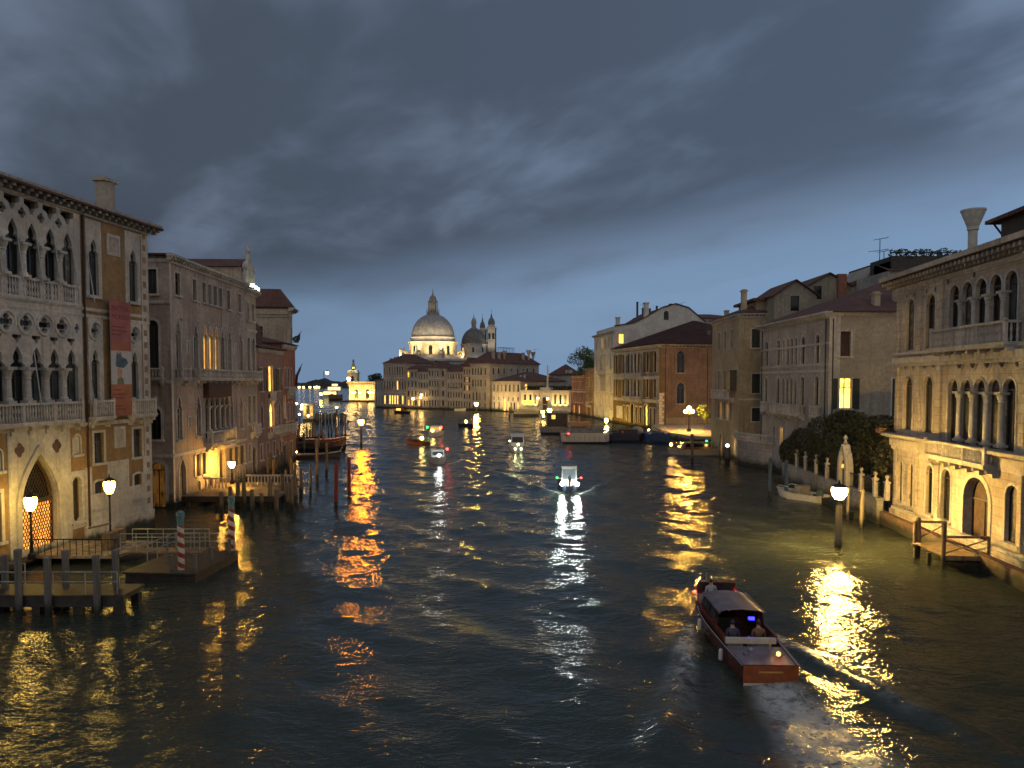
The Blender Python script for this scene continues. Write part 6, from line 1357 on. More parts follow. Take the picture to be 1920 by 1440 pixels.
tree(1320, 800, 143, 4.9, 1.5, 'small round street tree lit green by the triple globe lamp', LEAFG, 6, 2600, 8, 1.05, .2, .09)
tree(702, 715, 420, P(702, 702, 420)[2], 6, 'dark rounded tree behind the customs house roof', LEAF, 9, 2200, 9, 0, .8, .4)
t_ = thing('balcony_plant', 'clump of terrace flowers at the corner ledge of the stone palace', 'plant', (P(1665, 800, 55.2)[0], 55.2, 6.75)); mb = MB(); leaves(mb, (0, 0, .45), (.9, .5, .5), 500, .16, 77, .2); part('foliage', mb, LEAF, t_); mb = MB(); mb.box(-.8, .8, -.25, .25, -.05, .3); part('planter', mb, BRICKQ, t_)
t_ = thing('garden_shrub', 'climbing shrub against the corner of the stone palace', 'shrub', (28.6, 56.6, 0)); mb = MB(); leaves(mb, (0, 0, 4.), (.7, 1.4, 2.4), 1500, .24, 78, .4); part('foliage', mb, LEAF, t_); mb = MB(); mb.tube([(0, 0, 0), (.1, .2, 4.4)], .1, 6); part('stem', mb, BARK, t_)

# ================================================================ people
SKIN = plain('skin', (.38, .22, .15), .55, 0, .12)
def person(label, loc, rz=0., pose='stand', cloth=(.05, .05, .07), parent=None, sc=1.):
    """one skinned surface from joints; trousers, top and skin are material zones of the same body"""
    hip = .92 if pose == 'stand' else .45
    J = [(0, 0, hip), (0, .01, hip+.22), (0, .0, hip+.46), (0, .01, hip+.56), (0, .02, hip+.67), (0, .03, hip+.79)]
    R = [.15, .135, .16, .055, .085, .075]; E = [(0, 1), (1, 2), (2, 3), (3, 4), (4, 5)]
    for s in (-1, 1):
        n = len(J)
        if pose == 'stand': J += [(s*.1, 0, hip-.08), (s*.11, .02, .48), (s*.11, -.01, .08), (s*.12, .13, .03)]
        else: J += [(s*.11, .08, hip-.02), (s*.13, .44, hip+.02), (s*.13, .46, .1), (s*.13, .58, .04)]
        R += [.105, .07, .045, .04]; E += [(0, n), (n, n+1), (n+1, n+2), (n+2, n+3)]; n = len(J)
        fw = .12 if pose == 'stand' else .3
        J += [(s*.2, 0, hip+.46), (s*.26, -.02, hip+.2), (s*.22, fw, hip+.02), (s*.21, fw+.08, hip-.03)]; R += [.065, .05, .036, .03]; E += [(2, n), (n, n+1), (n+1, n+2), (n+2, n+3)]
    me = bpy.data.meshes.new('body'); me.from_pydata(J, E, []); o = bpy.data.objects.new('body', me); C.objects.link(o)
    o.modifiers.new('skin', 'SKIN'); 
    for v, r in zip(me.skin_vertices[0].data, R): v.radius = (r, r*.8)
    me.skin_vertices[0].data[0].use_root = True; sd = o.modifiers.new('sub', 'SUBSURF'); sd.levels = 1
    dg = bpy.context.evaluated_depsgraph_get(); dg.update(); m2 = bpy.data.meshes.new_from_object(o.evaluated_get(dg)); bpy.data.objects.remove(o)
    m2.materials.clear(); key = 'cloth %.2f %.2f %.2f' % cloth
    m2.materials.append(MAT.get(key) or plain(key, cloth, .85)); m2.materials.append(SKIN); m2.materials.append(MAT.get('trousers') or plain('trousers', (.03, .03, .04), .85))
    for p in m2.polygons: z = p.center.z; p.material_index = 1 if z > hip+.55 or (abs(p.center.x) > .19 and z < hip+.06 and p.center.y > .1) else (2 if z < hip-.02 or (pose != 'stand' and p.center.y > .2) else 0); p.use_smooth = True
    r = thing('person', label, 'person', loc, rz); r.scale = (sc, sc, sc); link('body', m2, r); mb = MB(); mb.sphere((0, .0, hip+.745), .096, 10, 7, 1.05); part('hair', mb, MAT.get('dark hair') or plain('dark hair', (.02, .014, .01), .6), r, smooth=True); return r

# ================================================================ boats
def hull(L, Bm, zs, zb=.9, rake=.7, tr=.8, z0=-.35, pt=.42, bands=None, n=15):
    """lofted boat shell, bow at +x; returns hull mesh builder and the gunwale points of one side"""
    mb = MB(); rs = []; gun = []
    for i in range(n):
        t = i/(n-1); x = -L/2+L*t
        b = Bm/2*(tr+(1-tr)*sin(min(t/.45, 1)*pi/2)) if t < .45 else Bm/2*max(0., 1-((t-.45)/.55)**2.3)
        zg = zs+(zb-zs)*max(0, (t-pt)/(1-pt))**1.8; xk = x-rake*max(0, (t-.7)/.3)**2*.9
        gun.append((x, b, zg)); half = [(xk, 0, z0), (xk+(x-xk)*.2, b*.72, z0+.14), (xk+(x-xk)*.5, b*.88, .06), (xk+(x-xk)*.6, b*.9, .12), (x, b, zg-.07), (x, b+.03, zg-.05), (x, b+.03, zg)]
        rs.append(mb.ring([(p[0], -p[1], p[2]) for p in half[::-1]]+half[1:]))
    for a, q in zip(rs, rs[1:]):
        for j in range(len(a)-1):
            mb.mi = 1 if (bands and j in (3, 4, 7, 8)) else (2 if bands and j in (0, 1, 10, 11) else 0); mb.face((a[j], a[j+1], q[j+1], q[j]))
    mb.mi = 0; mb.face(rs[0]); mb.mi = 0; return mb, gun
def deck_from(gun, mb, t0, t1, dz=-.06, inset=.06):
    P_ = [g for i, g in enumerate(gun) if t0 <= i/(len(gun)-1) <= t1]
    for (xa, ba, za), (xb, bb, zb) in zip(P_, P_[1:]): mb.poly([(xa, -max(ba-inset, 0), za+dz), (xa, max(ba-inset, 0), za+dz), (xb, max(bb-inset, 0), zb+dz), (xb, -max(bb-inset, 0), zb+dz)])
VARN = plain('varnished mahogany', (.11, .028, .014), .25, 0, .3, 3); VARNT = plain('orange varnished transom', (.24, .06, .016), .3, 0, .2, 4); CREAMB = plain('cream gel paint', (.50, .46, .38), .35, 0, .1); DECKM = plain('mauve grey deck paint', (.15, .115, .125), .4, 0, .3, 2)
WHITEB = plain('white boat paint', (.55, .55, .53), .3, 0, .1); NAVY = plain('dark navy boat paint', (.012, .02, .05), .4, 0, .3); BLUEB = plain('blue barge paint', (.015, .05, .13), .45, 0, .35, 2); BLACKB = plain('black boat paint', (.012, .012, .013), .25, 0, .3); GREYB = plain('grey barge steel', (.16, .16, .15), .5, 0, .3, 2); UPH = plain('cream upholstery', (.42, .38, .30), .7, 0, .15); TARP = plain('green tarpaulin', (.05, .09, .07), .7, 0, .3)
def dot(name, par, p, r, m):
    mb = MB(); mb.sphere(p, r, 8, 6); return part(name, mb, m, par, smooth=True)
def taxi(label, loc, rz, side, roofm, near=False):
    L, Bm = 8.9, 2.25; t_ = thing('water_taxi', label, 'boat', loc, rz)
    mb, g = hull(L, Bm, .78, 1.08, 1.1, .86, bands=True, n=21); part('hull', mb, [side, side, CREAMB], t_, smooth=False)
    d = MB(); deck_from(g, d, 0, .24); part('aft_deck', d, DECKM, t_); d = MB(); deck_from(g, d, .68, 1., -.05); part('foredeck', d, DECKM, t_)
    d = MB(); deck_from(g, d, .22, .70, -.62, .1); part('cockpit_floor', d, DARKW, t_)
    d = MB(); d.box(-L/2-.035, -L/2+.01, -.96, .96, .14, .74); part('transom', d, VARNT, t_); d = MB(); d.box(-L/2-.03, -L/2, -.94, .94, -.2, .13); part('transom_boot', d, CREAMB, t_)
    d = MB(); d.box(-L/2-.28, -L/2, -.22, .22, -.25, .12); part('outdrive', d, IRON, t_)
    d = MB(); d.box(-2.35, -2.2, -.95, .95, .7, .9); part('coaming', d, CREAMB, t_)
    d = MB()
    for s in (-1, 1): d.box(-2.2, 1.75, s*.98-.05, s*.98+.05, .6, .98)
    part('side_coaming', d, side, t_)
    d = MB()       # cabin: side walls with raked ends, roof over the middle
    for s in (-1, 1): d.poly([(-1.1, s*.93, .9), (1.4, s*.9, .95), (1.05, s*.84, 1.53), (-.95, s*.86, 1.5)]); 
    d.poly([(1.4, -.9, .95), (1.4, .9, .95), (1.05, .84, 1.53), (1.05, -.84, 1.53)]); part('cabin', d, side, t_)
    d = MB()
    for s in (-1, 1):
        for xa, xb in ((-.9, -.1), (0., 1.05)): d = MB(); d.poly([(xa, s*.942, 1.06), (xb, s*.93, 1.08), (xb-.06, s*.895, 1.4), (xa+.04, s*.905, 1.4)]); part('cabin_window', d, GLASS, t_)
    d = MB(); rs = []
    for i in range(9):
        x = -1.2+2.4*i/8; w_ = .9-.06*i/8; rs.append(d.ring([(x, -w_, 1.5), (x, -w_*.7, 1.58), (x, 0, 1.62), (x, w_*.7, 1.58), (x, w_, 1.5)]))
    for a, q in zip(rs, rs[1:]): d.bridge(a, q, False)
    d.box(-1.25, 1.2, -.92, -.86, 1.46, 1.53); d.box(-1.25, 1.2, .86, .92, 1.46, 1.53); part('cabin_roof', d, roofm, t_)
    d = MB()
    for s in (-1, 1): d.tube([(2.6, s*.86, 1.0), (2.25, s*.78, 1.62)], .035, 5)
    d.tube([(2.25, -.78, 1.62), (2.25, .78, 1.62)], .035, 5); d.tube([(2.6, 0, 1.02), (2.25, 0, 1.62)], .025, 5); part('windscreen_frame', d, side, t_)
    d = MB(); d.poly([(2.59, -.84, 1.02), (2.59, .84, 1.02), (2.26, .76, 1.6), (2.26, -.76, 1.6)]); part('windscreen', d, GLASSB, t_)
    for y in (-.55, .55): d = MB(); d.box(-2.1, -1.1, y-.28, y+.28, .15, .52); d.box(-2.2, -2.06, y-.3, y+.3, .5, .85); part('bench', d, UPH, t_)
    dot('stern_lamp', t_, (-3.9, -.45, .95), .075, emit('orange stern lamp', (1., .22, .04), 14.) if near else MAT['orange stern lamp']); dot('port_light', t_, (2.4, .9, 1.15), .06, REDL); dot('starboard_light', t_, (2.4, -.9, 1.15), .06, REDL if near else GREENL)
    if near:
        dot('dash_light', t_, (1.9, .35, 1.25), .06, BULBW); d = MB(); d.box(-1.2, -1.1, -.5, -.28, 1.2, 1.3); part('dash_light', d, BLUEL, t_)
        d = MB(); d.tube([(-3.3, -.35, .75), (-3.3, -.35, 1.2)], .03, 6); part('flag_staff', d, STEEL, t_); d = MB(); d.tube([(3.9, 0, 1.), (3.9, 0, 1.55)], .02, 5); part('bow_staff', d, STEEL, t_)
        d = MB()
        for s in (-1, 1): d.tube([(x, s*(b_+.035), z-.03) for x, b_, z in g], .022, 5)
        part('rub_rail', d, plain('chrome strip', (.6, .58, .55), .2, 1., .1), t_); d = MB()
        for s in (-1, 1): d.tube([(2.8, s*.75, 1.02), (3.0, s*.7, 1.28), (3.9, s*.3, 1.33), (4.1, s*.12, 1.1)], .018, 5)
        part('bow_rail', d, MAT['chrome strip'], t_); d = MB()
        for x in (-.6, .35, .95):
            for s in (-1, 1): d.box(x-.02, x+.02, s*.9-.03, s*.9+.03, .95, 1.48)
        part('window_pillars', d, side, t_); d = MB(); [d.box(-1.15, 1.15, y-.02, y+.02, 1.6-abs(y)*.14, 1.63-abs(y)*.14) for y in (-.5, .5)]; part('roof_rail', d, MAT['chrome strip'], t_)
        d = MB(); [d.lathe([(.02, z_), (.08, z_+.05), (.08, z_+.4), (.02, z_+.46)], x_, s_*1.2, 8) for x_, s_, z_ in ((-2.6, 1, .15), (.4, 1, .2))]; part('fenders', d, WHITEB, t_)
        d = MB(); d.lathe([(.12, .72), (.12, .8), (.04, .86)], -3.1, .25, 8); d.box(-3.55, -3.35, .5, .62, .72, .8); d.box(-3.55, -3.35, -.75, -.63, .72, .8); part('cleats', d, STEEL, t_)
        d = MB(); d.box(-L/2-.045, -L/2-.034, -.42, .42, .5, .56); part('name_stripe', d, plain('faded gilt paint', (.45, .22, .05), .4), t_)
    return t_
mid_ = ((TAXI[0]+TAXB[0])/2, (TAXI[1]+TAXB[1])/2); ha = atan2(_th.y, _th.x)
NT_ = taxi('mahogany water taxi with a long cabin running away in the foreground', (mid_[0]-.05, mid_[1]+.55, .06), ha, VARN, DECKM, True); NT_.rotation_euler = (radians(1.), radians(-2.), ha)
def onboat(b, x, y, z): return b.matrix_basis @ Vector((x, y, z))
person('passenger in dark clothes seated at the left of the near taxi well', onboat(NT_, -1.75, .5, .1), ha-pi/2, 'sit', (.05, .05, .08)); person('passenger in a brown jacket seated at the right of the near taxi well', onboat(NT_, -1.75, -.5, .1), ha-pi/2, 'sit', (.16, .08, .05)); person('helmsman in a pale shirt standing at the near taxi windscreen', onboat(NT_, 1.95, .3, .2), ha-pi/2, 'stand', (.3, .3, .32), sc=.95)
def boat(name, label, px, py, head, L, Bm, side, zs=.55, zb=.75, tr=.75, boot=None, floor=DARKW, rake=.6, Y=None, z=0.):
    x, y = G(px, py) if Y is None else (P(px, py, Y)[0], Y); t_ = thing(name, label, 'boat', (x, y, z), radians(head))
    mb, g = hull(L, Bm, zs, zb, rake, tr, bands=True); part('hull', mb, [side, side, boot or side], t_)
    d = MB(); deck_from(g, d, 0, .62, -.35, .08); deck_from(g, d, .62, 1., -.04); part('deck', d, floor, t_); return t_, g
def cabin(t_, x0, x1, w_, z0, z1, m, roof, win=GLASS, rk=.25):
    d = MB(); v = [(x0, -w_, z0), (x1, -w_, z0), (x1, w_, z0), (x0, w_, z0), (x0+.1, -w_*.92, z1), (x1-rk, -w_*.92, z1), (x1-rk, w_*.92, z1), (x0+.1, w_*.92, z1)]
    q = [d.vert(p) for p in v]
    for f_ in ((0, 1, 5, 4), (1, 2, 6, 5), (2, 3, 7, 6), (3, 0, 4, 7)): d.face([q[i] for i in f_])
    part('cabin', d, m, t_); d = MB(); d.box(x0-.1, x1-rk+.15, -w_, w_, z1, z1+.09); part('cabin_roof', d, roof, t_)
    d = MB(); a, c_ = z0+(z1-z0)*.4, z0+(z1-z0)*.9; h_ = z1-z0
    for s in (-1, 1): d.poly([(x0+.25, s*(w_*.968+.012), a), (x1-rk*.4-.2, s*(w_*.968+.012), a), (x1-rk*.9-.15, s*(w_*.93+.012), c_), (x0+.3, s*(w_*.93+.012), c_)])
    d.poly([(x1-rk*.4+.012, -w_*.85, a), (x1-rk*.4+.012, w_*.85, a), (x1-rk*.9+.012, w_*.8, c_), (x1-rk*.9+.012, -w_*.8, c_)]); part('window', d, win, t_)
# headlamp workboat coming on
t_, g = boat('workboat', 'dark workboat with a boxy wheelhouse and two glaring headlamps coming towards the bridge', 1066, 917, -92, 7.5, 2.1, NAVY, .6, .8, .85); cabin(t_, .2, 1.5, .75, .4, 2.3, GREYB, GREYB, GLASSB, .1)
for y in (-.72, .72): dot('headlamp', t_, (2.55, y, .85), .16, GLOWW)
dot('port_light', t_, (1.2, 1.15, 1.25), .1, REDL); dot('starboard_light', t_, (1.2, -1.15, 1.25), .1, GREENL); d = MB(); d.box(1.2, 1.3, -1.35, 1.35, 1.18, 1.24); part('light_bar', d, IRON, t_)
d = MB(); d.lathe([(.18, .7), (.22, 1.4), (.05, 1.7)], 2.7, 0, 8); part('mooring_post', d, STEEL, t_)
# white motor launch with lamp
t_, g = boat('motor_launch', 'white motor launch with a single white headlamp and red side light throwing spray', 820, 866, -80, 7.5, 2.2, WHITEB, .7, 1.0, .8); cabin(t_, -1.2, 1.2, .85, .6, 1.5, WHITEB, WHITEB, GLASSB, .5); dot('headlamp', t_, (3., .0, 1.15), .16, emit('launch headlamp', (.95, 1., .95), 160.)); dot('port_light', t_, (0., 1.3, 1.65), .16, REDL)
lp = t_.location.copy(); person('helmsman standing in the white launch with the headlamp', (lp.x-.1, lp.y+1.6, .35), pi, 'stand', (.06, .06, .08))
# amber lit boat with people
t_, g = boat('open_boat', 'amber lit open boat carrying three standing people', 780, 833, 128, 6.5, 2., plain('honey varnish', (.12, .065, .03), .35), .6, .85, .8); dot('lamp', t_, (-2.7, .5, 1.2), .28, emit('amber boat lamp', (1., .6, .15), 45.)); lp = t_.location.copy()
for k, (dx, c_) in enumerate(((-.9, (.05, .04, .05)), (.5, (.12, .05, .04)), (1.0, (.05, .06, .09)))): person(('person in dark clothes at the left end of the amber lit boat', 'person in a reddish coat in the amber lit boat', 'person in a blue coat in the amber lit boat')[k], (lp.x+dx, lp.y+.2, .25), 1.5, 'stand', c_)
t_, g = boat('motor_launch', 'low pale launch showing green and red lights and one amber lamp', 816, 817, -95, 8., 2.3, WHITEB, .75, 1., .85); cabin(t_, -2., 1.2, .9, .7, 1.75, WHITEB, WHITEB, LIT, .5); dot('starboard_light', t_, (.9, -1.35, 1.7), .2, GREENL); dot('port_light', t_, (.9, 1.35, 1.7), .2, REDL); dot('lamp', t_, (3.2, .1, 1.2), .24, MAT['amber boat lamp'])
t_, g = boat('open_boat', 'dark open boat with red and yellow lamps near the bright lantern reflection', 876, 801, -55, 5.6, 2., BLACKB, .7, .95, .8); dot('lamp', t_, (1., -.9, 1.3), .26, MAT['amber boat lamp']); dot('stern_lamp', t_, (2.6, .3, 1.1), .26, emit('red orange lamp', (1., .16, .03), 22.)); dot('lamp', t_, (0, -.4, 1.5), .16, emit('yellow green lamp', (.8, 1., .1), 14.)); lp = t_.location.copy(); person('helmsman in the dark boat with red and yellow lamps', (lp.x-1.6, lp.y+.9, .4), 2.6, 'stand', (.04, .04, .05))
t_, g = boat('cabin_cruiser', 'white cabin cruiser with a dark windscreen and a bright bow lamp', 970, 846, -88, 7.8, 2.4, WHITEB, .85, 1.15, .88); cabin(t_, -2.6, 1.2, 1.0, .75, 2.35, WHITEB, WHITEB, GLASS, .7); dot('bow_lamp', t_, (3.1, 0, 1.28), .15, emit('cruiser bow lamp', (1., .75, .3), 35.)); 
for y in (-.45, .0, .45): dot('deck_lamp', t_, (3.35-abs(y)*.5, y, .62), .10, emit('greenish bow lights', (.85, 1., .45), 60.) if y == -.45 else MAT['greenish bow lights'])
dot('side_lamp', t_, (.6, -1.15, 1.6), .1, BULB)
t_, g = boat('motor_launch', 'small far launch with a glowing cabin before the golden palace', 753, 775, 155, 6., 2.2, BLACKB, .7, .95, .8); cabin(t_, -.5, 2., .9, .6, 1.7, VARN, VARN, LITY, .4)
t_, g = boat('rowing_boat', 'tiny white rowing boat moored under the cream house wall', 863, 770.5, 5, 4.2, 1.5, WHITEB, .8, 1.1, .7)
t_, g = boat('motorboat', 'small white outboard motorboat tied beside the garden wall', 1499, 935, 118, 5.2, 2.0, WHITEB, .62, .8, .9, floor=CREAMB); d = MB(); d.box(-.7, .1, -.55, .55, .3, 1.25); part('console_cover', d, plain('grey canvas cover', (.20, .19, .17), .8), t_); d = MB(); d.lathe([(.22, .2), (.3, .7), (.26, 1.05), (.05, 1.15)], -2.35, .2, 10); part('outboard_motor', d, TARP, t_)
d = MB(); d.tube([(2.2, -.55, .8), (1.6, -.75, 1.1), (.5, -.85, 1.05)], .035, 5); d.tube([(2.2, .55, .8), (1.6, .75, 1.1), (.5, .85, 1.05)], .035, 5); part('bow_rail', d, WHITEB, t_)
for k, (px, py, L, m, lab) in enumerate(((588, 859, 7.6, plain('brown varnished boat', (.055, .034, .022), .5), 'pale gunwaled wooden rowing boat nearest in the left mooring'), (600, 846, 8., BLACKB, 'black hulled boat behind the nearest rowing boat'), (596, 837, 7.6, MAT['brown varnished boat'], 'brown boat third out in the left mooring'), (610, 829, 7., MAT['brown varnished boat'], 'brown boat with a pale raised bow among the amber piles'), (575, 826, 6.5, BLACKB, 'farthest dark boat at the left mooring'))):
    t_, g = boat('rowing_boat', lab, px, py, 4, L, 1.7, m, .5, .95, .35, boot=BLACKB); d = MB()
    for s in (-1, 1): d.tube([(x, s*b_, z+.02) for x, b_, z in g], .05, 5)
    part('gunwale', d, CREAMB if k in (0, 3) else BROWN, t_); d = MB(); [d.box(x-.12, x+.12, -.6, .6, .34, .4) for x in (-1.8, -.2, 1.2)]; part('bench', d, DECK, t_)
    if k == 0: dot('bow_lamp', t_, (-2.3, 0, .85), .11, BULB); d = MB(); d.poly([(2.9, -.3, .8), (3.7, 0, 1.35), (2.9, .3, .8)]); d.tube([(3.5, 0, .9), (3.85, 0, 1.5)], .06, 5, .03); part('bow_ornament', d, CREAMB, t_)
t_, g = boat('water_taxi', 'long dark moored launch with small white and green lights under the square', 1308, 853, 178, 8.6, 2.2, plain('dull cream hull paint', (.24, .23, .20), .4), .85, 1.05, .85, floor=VARN); cabin(t_, -2., 2.4, .95, .85, 1.75, VARN, MAT['green tarpaulin'], GLASS, .6); dot('lamp', t_, (3.7, -.4, 1.45), .19, BULB); dot('lamp', t_, (.5, -1.1, 1.85), .15, BULBW); dot('starboard_light', t_, (-1.5, -1.1, 1.9), .13, GREENL); dot('lamp', t_, (1.1, -1.1, 1.65), .11, BULB)
# barges along the right bank
def barge(label, px0, px1, pyb, Y, m, zs, boot=None, side=None, z=0.):
    a, q = P(px0, pyb, Y), P(px1, pyb, Y); L = q.x-a.x; t_ = thing('barge', label, 'boat', ((a.x+q.x)/2, Y, 0), 0); mb = MB(); w_ = 2.1
    prof = [(-L/2, -w_*.7, zs+.15), (-L/2+.6, -w_, zs), (L/2-.8, -w_, zs), (L/2, -w_*.5, zs+.25), (L/2, w_*.5, zs+.25), (L/2-.8, w_, zs), (-L/2+.6, w_, zs), (-L/2, w_*.7, zs+.15)]
    r0 = mb.ring([(x*.94, y*.85, -.4) for x, y, z in prof]); r1 = mb.ring([(x*.98, y*.97, .35) for x, y, z in prof]); r2 = mb.ring(prof); mb.mi = 1; mb.bridge(r0, r1); mb.mi = 0; mb.bridge(r1, r2); mb.face(r2); part('hull', mb, [m, boot or m], t_)
    d = MB(); d.box(-L/2+.9, L/2-1.2, -w_+.0, -w_+.08, zs, zs+.32); d.box(-L/2+.9, L/2-1.2, w_-.08, w_, zs, zs+.32); d.box(-L/2+.9, -L/2+1., -w_+.08, w_-.08, zs, zs+.32); part('bulwark', d, m, t_); return t_, L, zs
t_, L, z = barge('cream sided work barge with an orange canopy roof and blue waterline', 1052, 1141, 829, 127, CREAMB, 1.5, NAVY); d = MB(); d.box(-2.6, 3., -1.4, 1.4, 1.5, 2.6); part('deckhouse', d, GREYB, t_); d = MB(); d.box(-2.8, .9, -1.6, 1.6, 3.0, 3.6); part('canopy', d, plain('orange ochre canvas', (.40, .20, .06), .7), t_); d = MB(); [d.tube([(x, y, 2.6), (x, y, 3.)], .06, 5) for x in (-2.6, .7) for y in (-1.4, 1.4)]; part('canopy_posts', d, STEEL, t_)
dot('port_light', t_, (-L/2+1.1, -2.15, 1.75), .13, REDL); d = MB(); d.lathe([(.1, 0), (.42, .05), (.42, .2), (.1, .25)], 0, 0, 12); part('lifebuoy', d, plain('orange lifebuoy', (.5, .08, .03), .5), t_, (-L/2+.7, -2.2, 1.4))
d = MB()
for k in range(9): d.box(-L/2+1.2+k*.85, -L/2+1.25+k*.85, -2.17, -2.1, .5, 1.45)
part('fender_strips', d, GREYB, t_)
t_, L, z = barge('dark ferry tug with an open wheelhouse moored left of the cream barge', 1012, 1066, 812, 150, GREYB, 1.2, NAVY); d = MB(); d.box(-1.5, 2.6, -1.5, 1.5, 1.2, 4.1); part('deckhouse', d, DARKW, t_); d = MB(); d.box(-2., 2.8, -1.7, 1.7, 4.1, 4.3); part('roof', d, GREYB, t_); d = MB(); d.poly([(-.6, -1.52, 3.), (.2, -1.52, 3.), (.2, -1.52, 3.8), (-.6, -1.52, 3.8)]); part('window', d, LIT, t_); dot('lamp', t_, (-2.2, -1.2, 3.6), .22, MAT['amber boat lamp']); dot('lifebuoy', t_, (-2.7, -1.4, 1.9), .3, MAT['orange lifebuoy'])
t_, L, z = barge('long dark blue cargo barge with goods under covers', 1136, 1204, 831, 130, NAVY, 1.4); d = MB(); d.box(-1., 2.2, -1.2, 1.2, 1.4, 2.2); part('cargo', d, DARKW, t_); dot('lifebuoy', t_, (-.6, -2.1, 1.8), .22, MAT['orange lifebuoy']); d = MB(); d.lathe([(.9, 1.4), (1.1, 2.), (.7, 2.5), (.1, 2.65)], 2.3, .3, 10); part('covered_winch', d, plain('grey tarpaulin', (.2, .2, .2), .7), t_); d = MB(); d.tube([(-1.9, .6, 1.4), (-1.9, .6, 4.2)], .08, 6); part('mast', d, IRON, t_)
t_, L, z = barge('bright blue barge at the end of the row beside the square', 1207, 1254, 831, 129, BLUEB, 1.5); d = MB()
for k in range(5): a = pi*k/4; d.tube([(1.+.8*cos(a), -.6, 1.5+1.1*sin(a)), (1.+.8*cos(a), .6, 1.5+1.1*sin(a))], .04, 5)
for y in (-.6, .6): d.tube([(1.+.8*cos(a), y, 1.5+1.1*sin(a)) for a in frange(0, pi, 9)], .05, 5)
part('hoop_rail', d, STEEL, t_); dot('lamp', t_, (-1.6, -1.5, 2.2), .12, BULB)
# the lit ferry far off
a, q = P(607, 733, 470), P(643, 733, 470); L = q.x-a.x; t_ = thing('ferry', 'brilliantly lit passenger ferry moored off the customs point', 'boat', ((a.x+q.x)/2, 470, 0)); mb, g = hull(L*1.05, 5, 1.6, 2.2, 1.5, .8); part('hull', mb, WHITEB, t_)
FW = emit('ferry saloon windows', (1., .72, .22), 3.2, .3, .3)
d = MB(); d.box(-L*.48, L*.2, -2., 2., 1.6, 4.4); d.box(-L*.25, L*.42, -1.8, 1.8, 4.5, 7.2); d.box(-L*.05, L*.25, -1.4, 1.4, 7.3, 9.); part('saloon', d, WHITEB, t_)
for k in range(12): d = MB(); x = -L*.47+k*L*.055; d.poly([(x, -2.05, 2.3), (x+L*.043, -2.05, 2.3), (x+L*.043, -2.05, 4.), (x, -2.05, 4.)]); part('window', d, FW, t_)
for k in range(11): d = MB(); x = -L*.24+k*L*.058; d.poly([(x, -1.85, 5.), (x+L*.05, -1.85, 5.), (x+L*.05, -1.85, 6.9), (x, -1.85, 6.9)]); part('window', d, FW, t_)
for k in range(5): d = MB(); x = -L*.04+k*L*.056; d.poly([(x, -1.45, 7.6), (x+L*.05, -1.45, 7.6), (x+L*.05, -1.45, 8.8), (x, -1.45, 8.8)]); part('window', d, FW, t_)
# flags at the end of the left bank
def flag(label, pb, pt, Y, pts, m1, m2):
    a, q = P(*pb, Y), P(*pt, Y); t_ = thing('flag', label, 'flag', a); mb = MB(); mb.tube([(0, 0, 0), q-a], .05, 6); part('flag_pole', mb, FRAMEW, t_); mb = MB(); w3 = [P(x, y, Y+.25*sin(i*1.9))-a for i, (x, y) in enumerate(pts)]; n = len(w3)//2
    for i in range(n-1): mb.mi = 0 if i < n/2 else 1; mb.poly([w3[i], w3[i+1], w3[-2-i], w3[-1-i]])
    o = part('cloth', mb, [m1, m2], t_); sm = o.modifiers.new('s', 'SOLIDIFY'); sm.thickness = .03
FG = plain('dark green flag cloth', (.025, .05, .05), .8); FR = plain('red flag cloth', (.22, .03, .03), .8); FB = plain('blue grey flag cloth', (.08, .10, .14), .8)
flag('dark green flag drooping from a pole at the end of the left bank', (549, 643), (565, 621), 99.5, [(547, 636), (552, 631), (558, 629), (563, 624), (562.5, 636), (559, 643), (553, 643), (549, 638)], FG, FG)
flag('red flag with a grey tip hanging lower at the end of the left bank', (548, 716), (567, 682), 100, [(566, 683), (561, 690), (557, 697), (554, 706), (552, 727), (557, 723), (559, 705), (563, 696)], FB, FR)

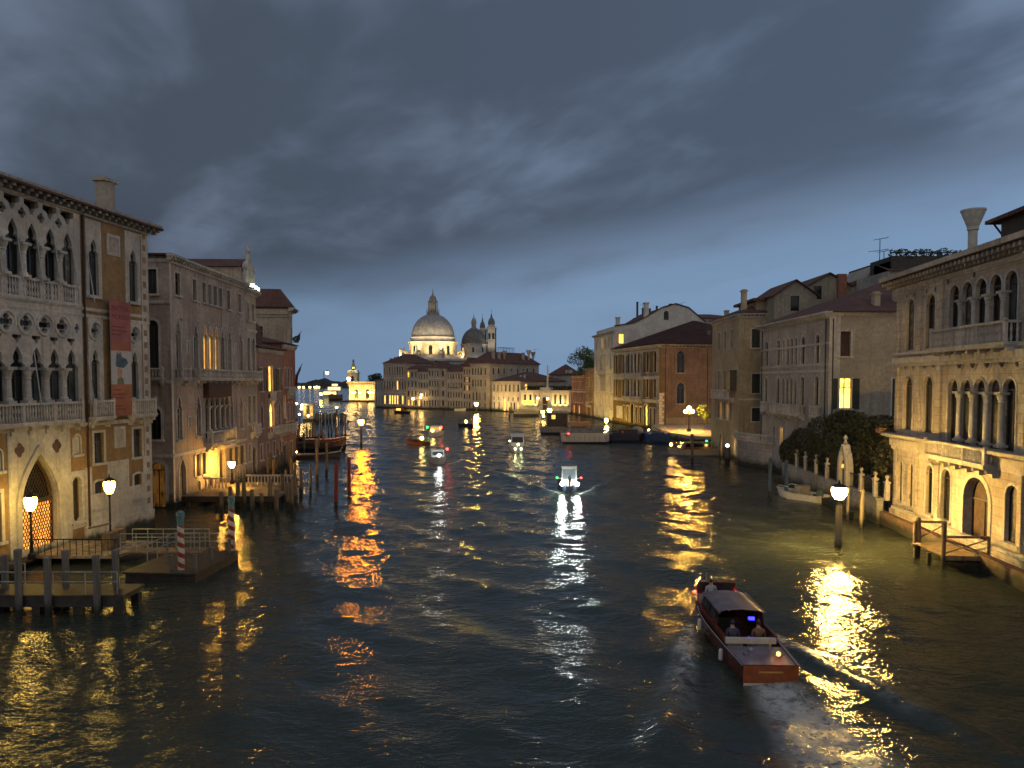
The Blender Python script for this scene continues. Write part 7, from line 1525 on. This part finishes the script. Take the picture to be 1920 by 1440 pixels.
# ================================================================ wakes: broken foam lying on the water
def foam_patch(label, quads, st=.16, dens=.5, zoff=.02):
    m, t, b = newmat('foam '+label[:12]); pos = t.node('ShaderNodeNewGeometry').outputs['Position']; uv = t.node('ShaderNodeUVMap').outputs[0]; u, v, _ = t.sep(uv)
    n = t.math('ADD', t.math('MULTIPLY', t.noise(pos, 1.1, 5, .6, .8), .55), t.math('MULTIPLY', t.noise(pos, 4.5, 5, .7, .6), .5))
    edge = t.math('MULTIPLY', t.smooth(t.math('ABSOLUTE', t.math('SUBTRACT', v, .5)), .12, .5, 1., 0.), t.math('MULTIPLY', t.smooth(u, 0., .06), t.smooth(u, .25, 1., 1., 0.)))
    al = t.math('MULTIPLY', t.smooth(n, .62-dens*.3, .82-dens*.2), edge); t.put(b.inputs['Base Color'], (.55, .55, .53)); b.inputs['Roughness'].default_value = .8; t.l.new(t.math('MULTIPLY', al, .75), b.inputs['Alpha'])
    mb = MB()
    for p in quads:
        n_ = len(p); rows = []
        for i in range(n_):
            (lx, ly), (rx, ry) = p[i]; row = []
            for j in range(9): e = j/8; x, y = lx+(rx-lx)*e, ly+(ry-ly)*e; row.append((x, y, i/(n_-1), e))
            rows.append(row)
        XX = np.array([[c_[0] for c_ in r] for r in rows]); YY = np.array([[c_[1] for c_ in r] for r in rows]); ZZ = wave_h(XX, YY)+zoff
        for i in range(n_-1):
            for j in range(8): mb.poly([(rows[a_][b_][0], rows[a_][b_][1], ZZ[a_][b_]) for a_, b_ in ((i, j), (i, j+1), (i+1, j+1), (i+1, j))], [(rows[a_][b_][2], rows[a_][b_][3]) for a_, b_ in ((i, j), (i, j+1), (i+1, j+1), (i+1, j))])
    return tag(part('wake_foam', mb, m, None), label, 'foam', kind='stuff')
def strip(org, dr, L, w0, w1, n=40, off=0., spread=0.):
    nx_, ny_ = -dr[1], dr[0]; out = []
    for i in range(n):
        s_ = L*i/(n-1); c_ = off+spread*s_; w_ = w0+(w1-w0)*i/(n-1); x, y = org[0]+dr[0]*s_, org[1]+dr[1]*s_
        out.append(((x+nx_*(c_-w_), y+ny_*(c_-w_)), (x+nx_*(c_+w_), y+ny_*(c_+w_))))
    return out
bk = (-_th.x, -_th.y)
foam_patch('churned foam trail behind the near water taxi', [strip((TAXI[0]+bk[0]*.1, TAXI[1]+bk[1]*.1), bk, 13, 1.05, 3.4, 50)], dens=1.0)
bw = (TAXI[0]+_th.x*6.2, TAXI[1]+_th.y*6.2)
foam_patch('bow wave foam along both sides of the near water taxi', [strip(bw, bk, 11, .35, .9, 50, 1.2, .30), strip(bw, bk, 11, .4, 1.2, 50, -1.2, -.30)], dens=.75, zoff=.06)
for px, py, hd, lab, wd in ((1066, 917, -92, 'bow foam of the workboat with headlamps', 1.), (820, 866, -80, 'spray beside the white launch with the headlamp', 1.3)):
    x, y = G(px, py); dr = (-cos(radians(hd)), -sin(radians(hd))); o_ = (x-dr[0]*3., y-dr[1]*3.)
    foam_patch(lab, [strip(o_, dr, 7, .25, .7, 30, .9, .55*wd), strip(o_, dr, 7, .25, .7, 30, -.9, -.55*wd)], dens=.8, zoff=.05)

for args in ((1205, 570, 588, 212, 'thin rod aerial above the white house gable', 1), (1003, 655, 672, 280, 'slim rod aerial over the long cream house', 1)): aerial(*args)
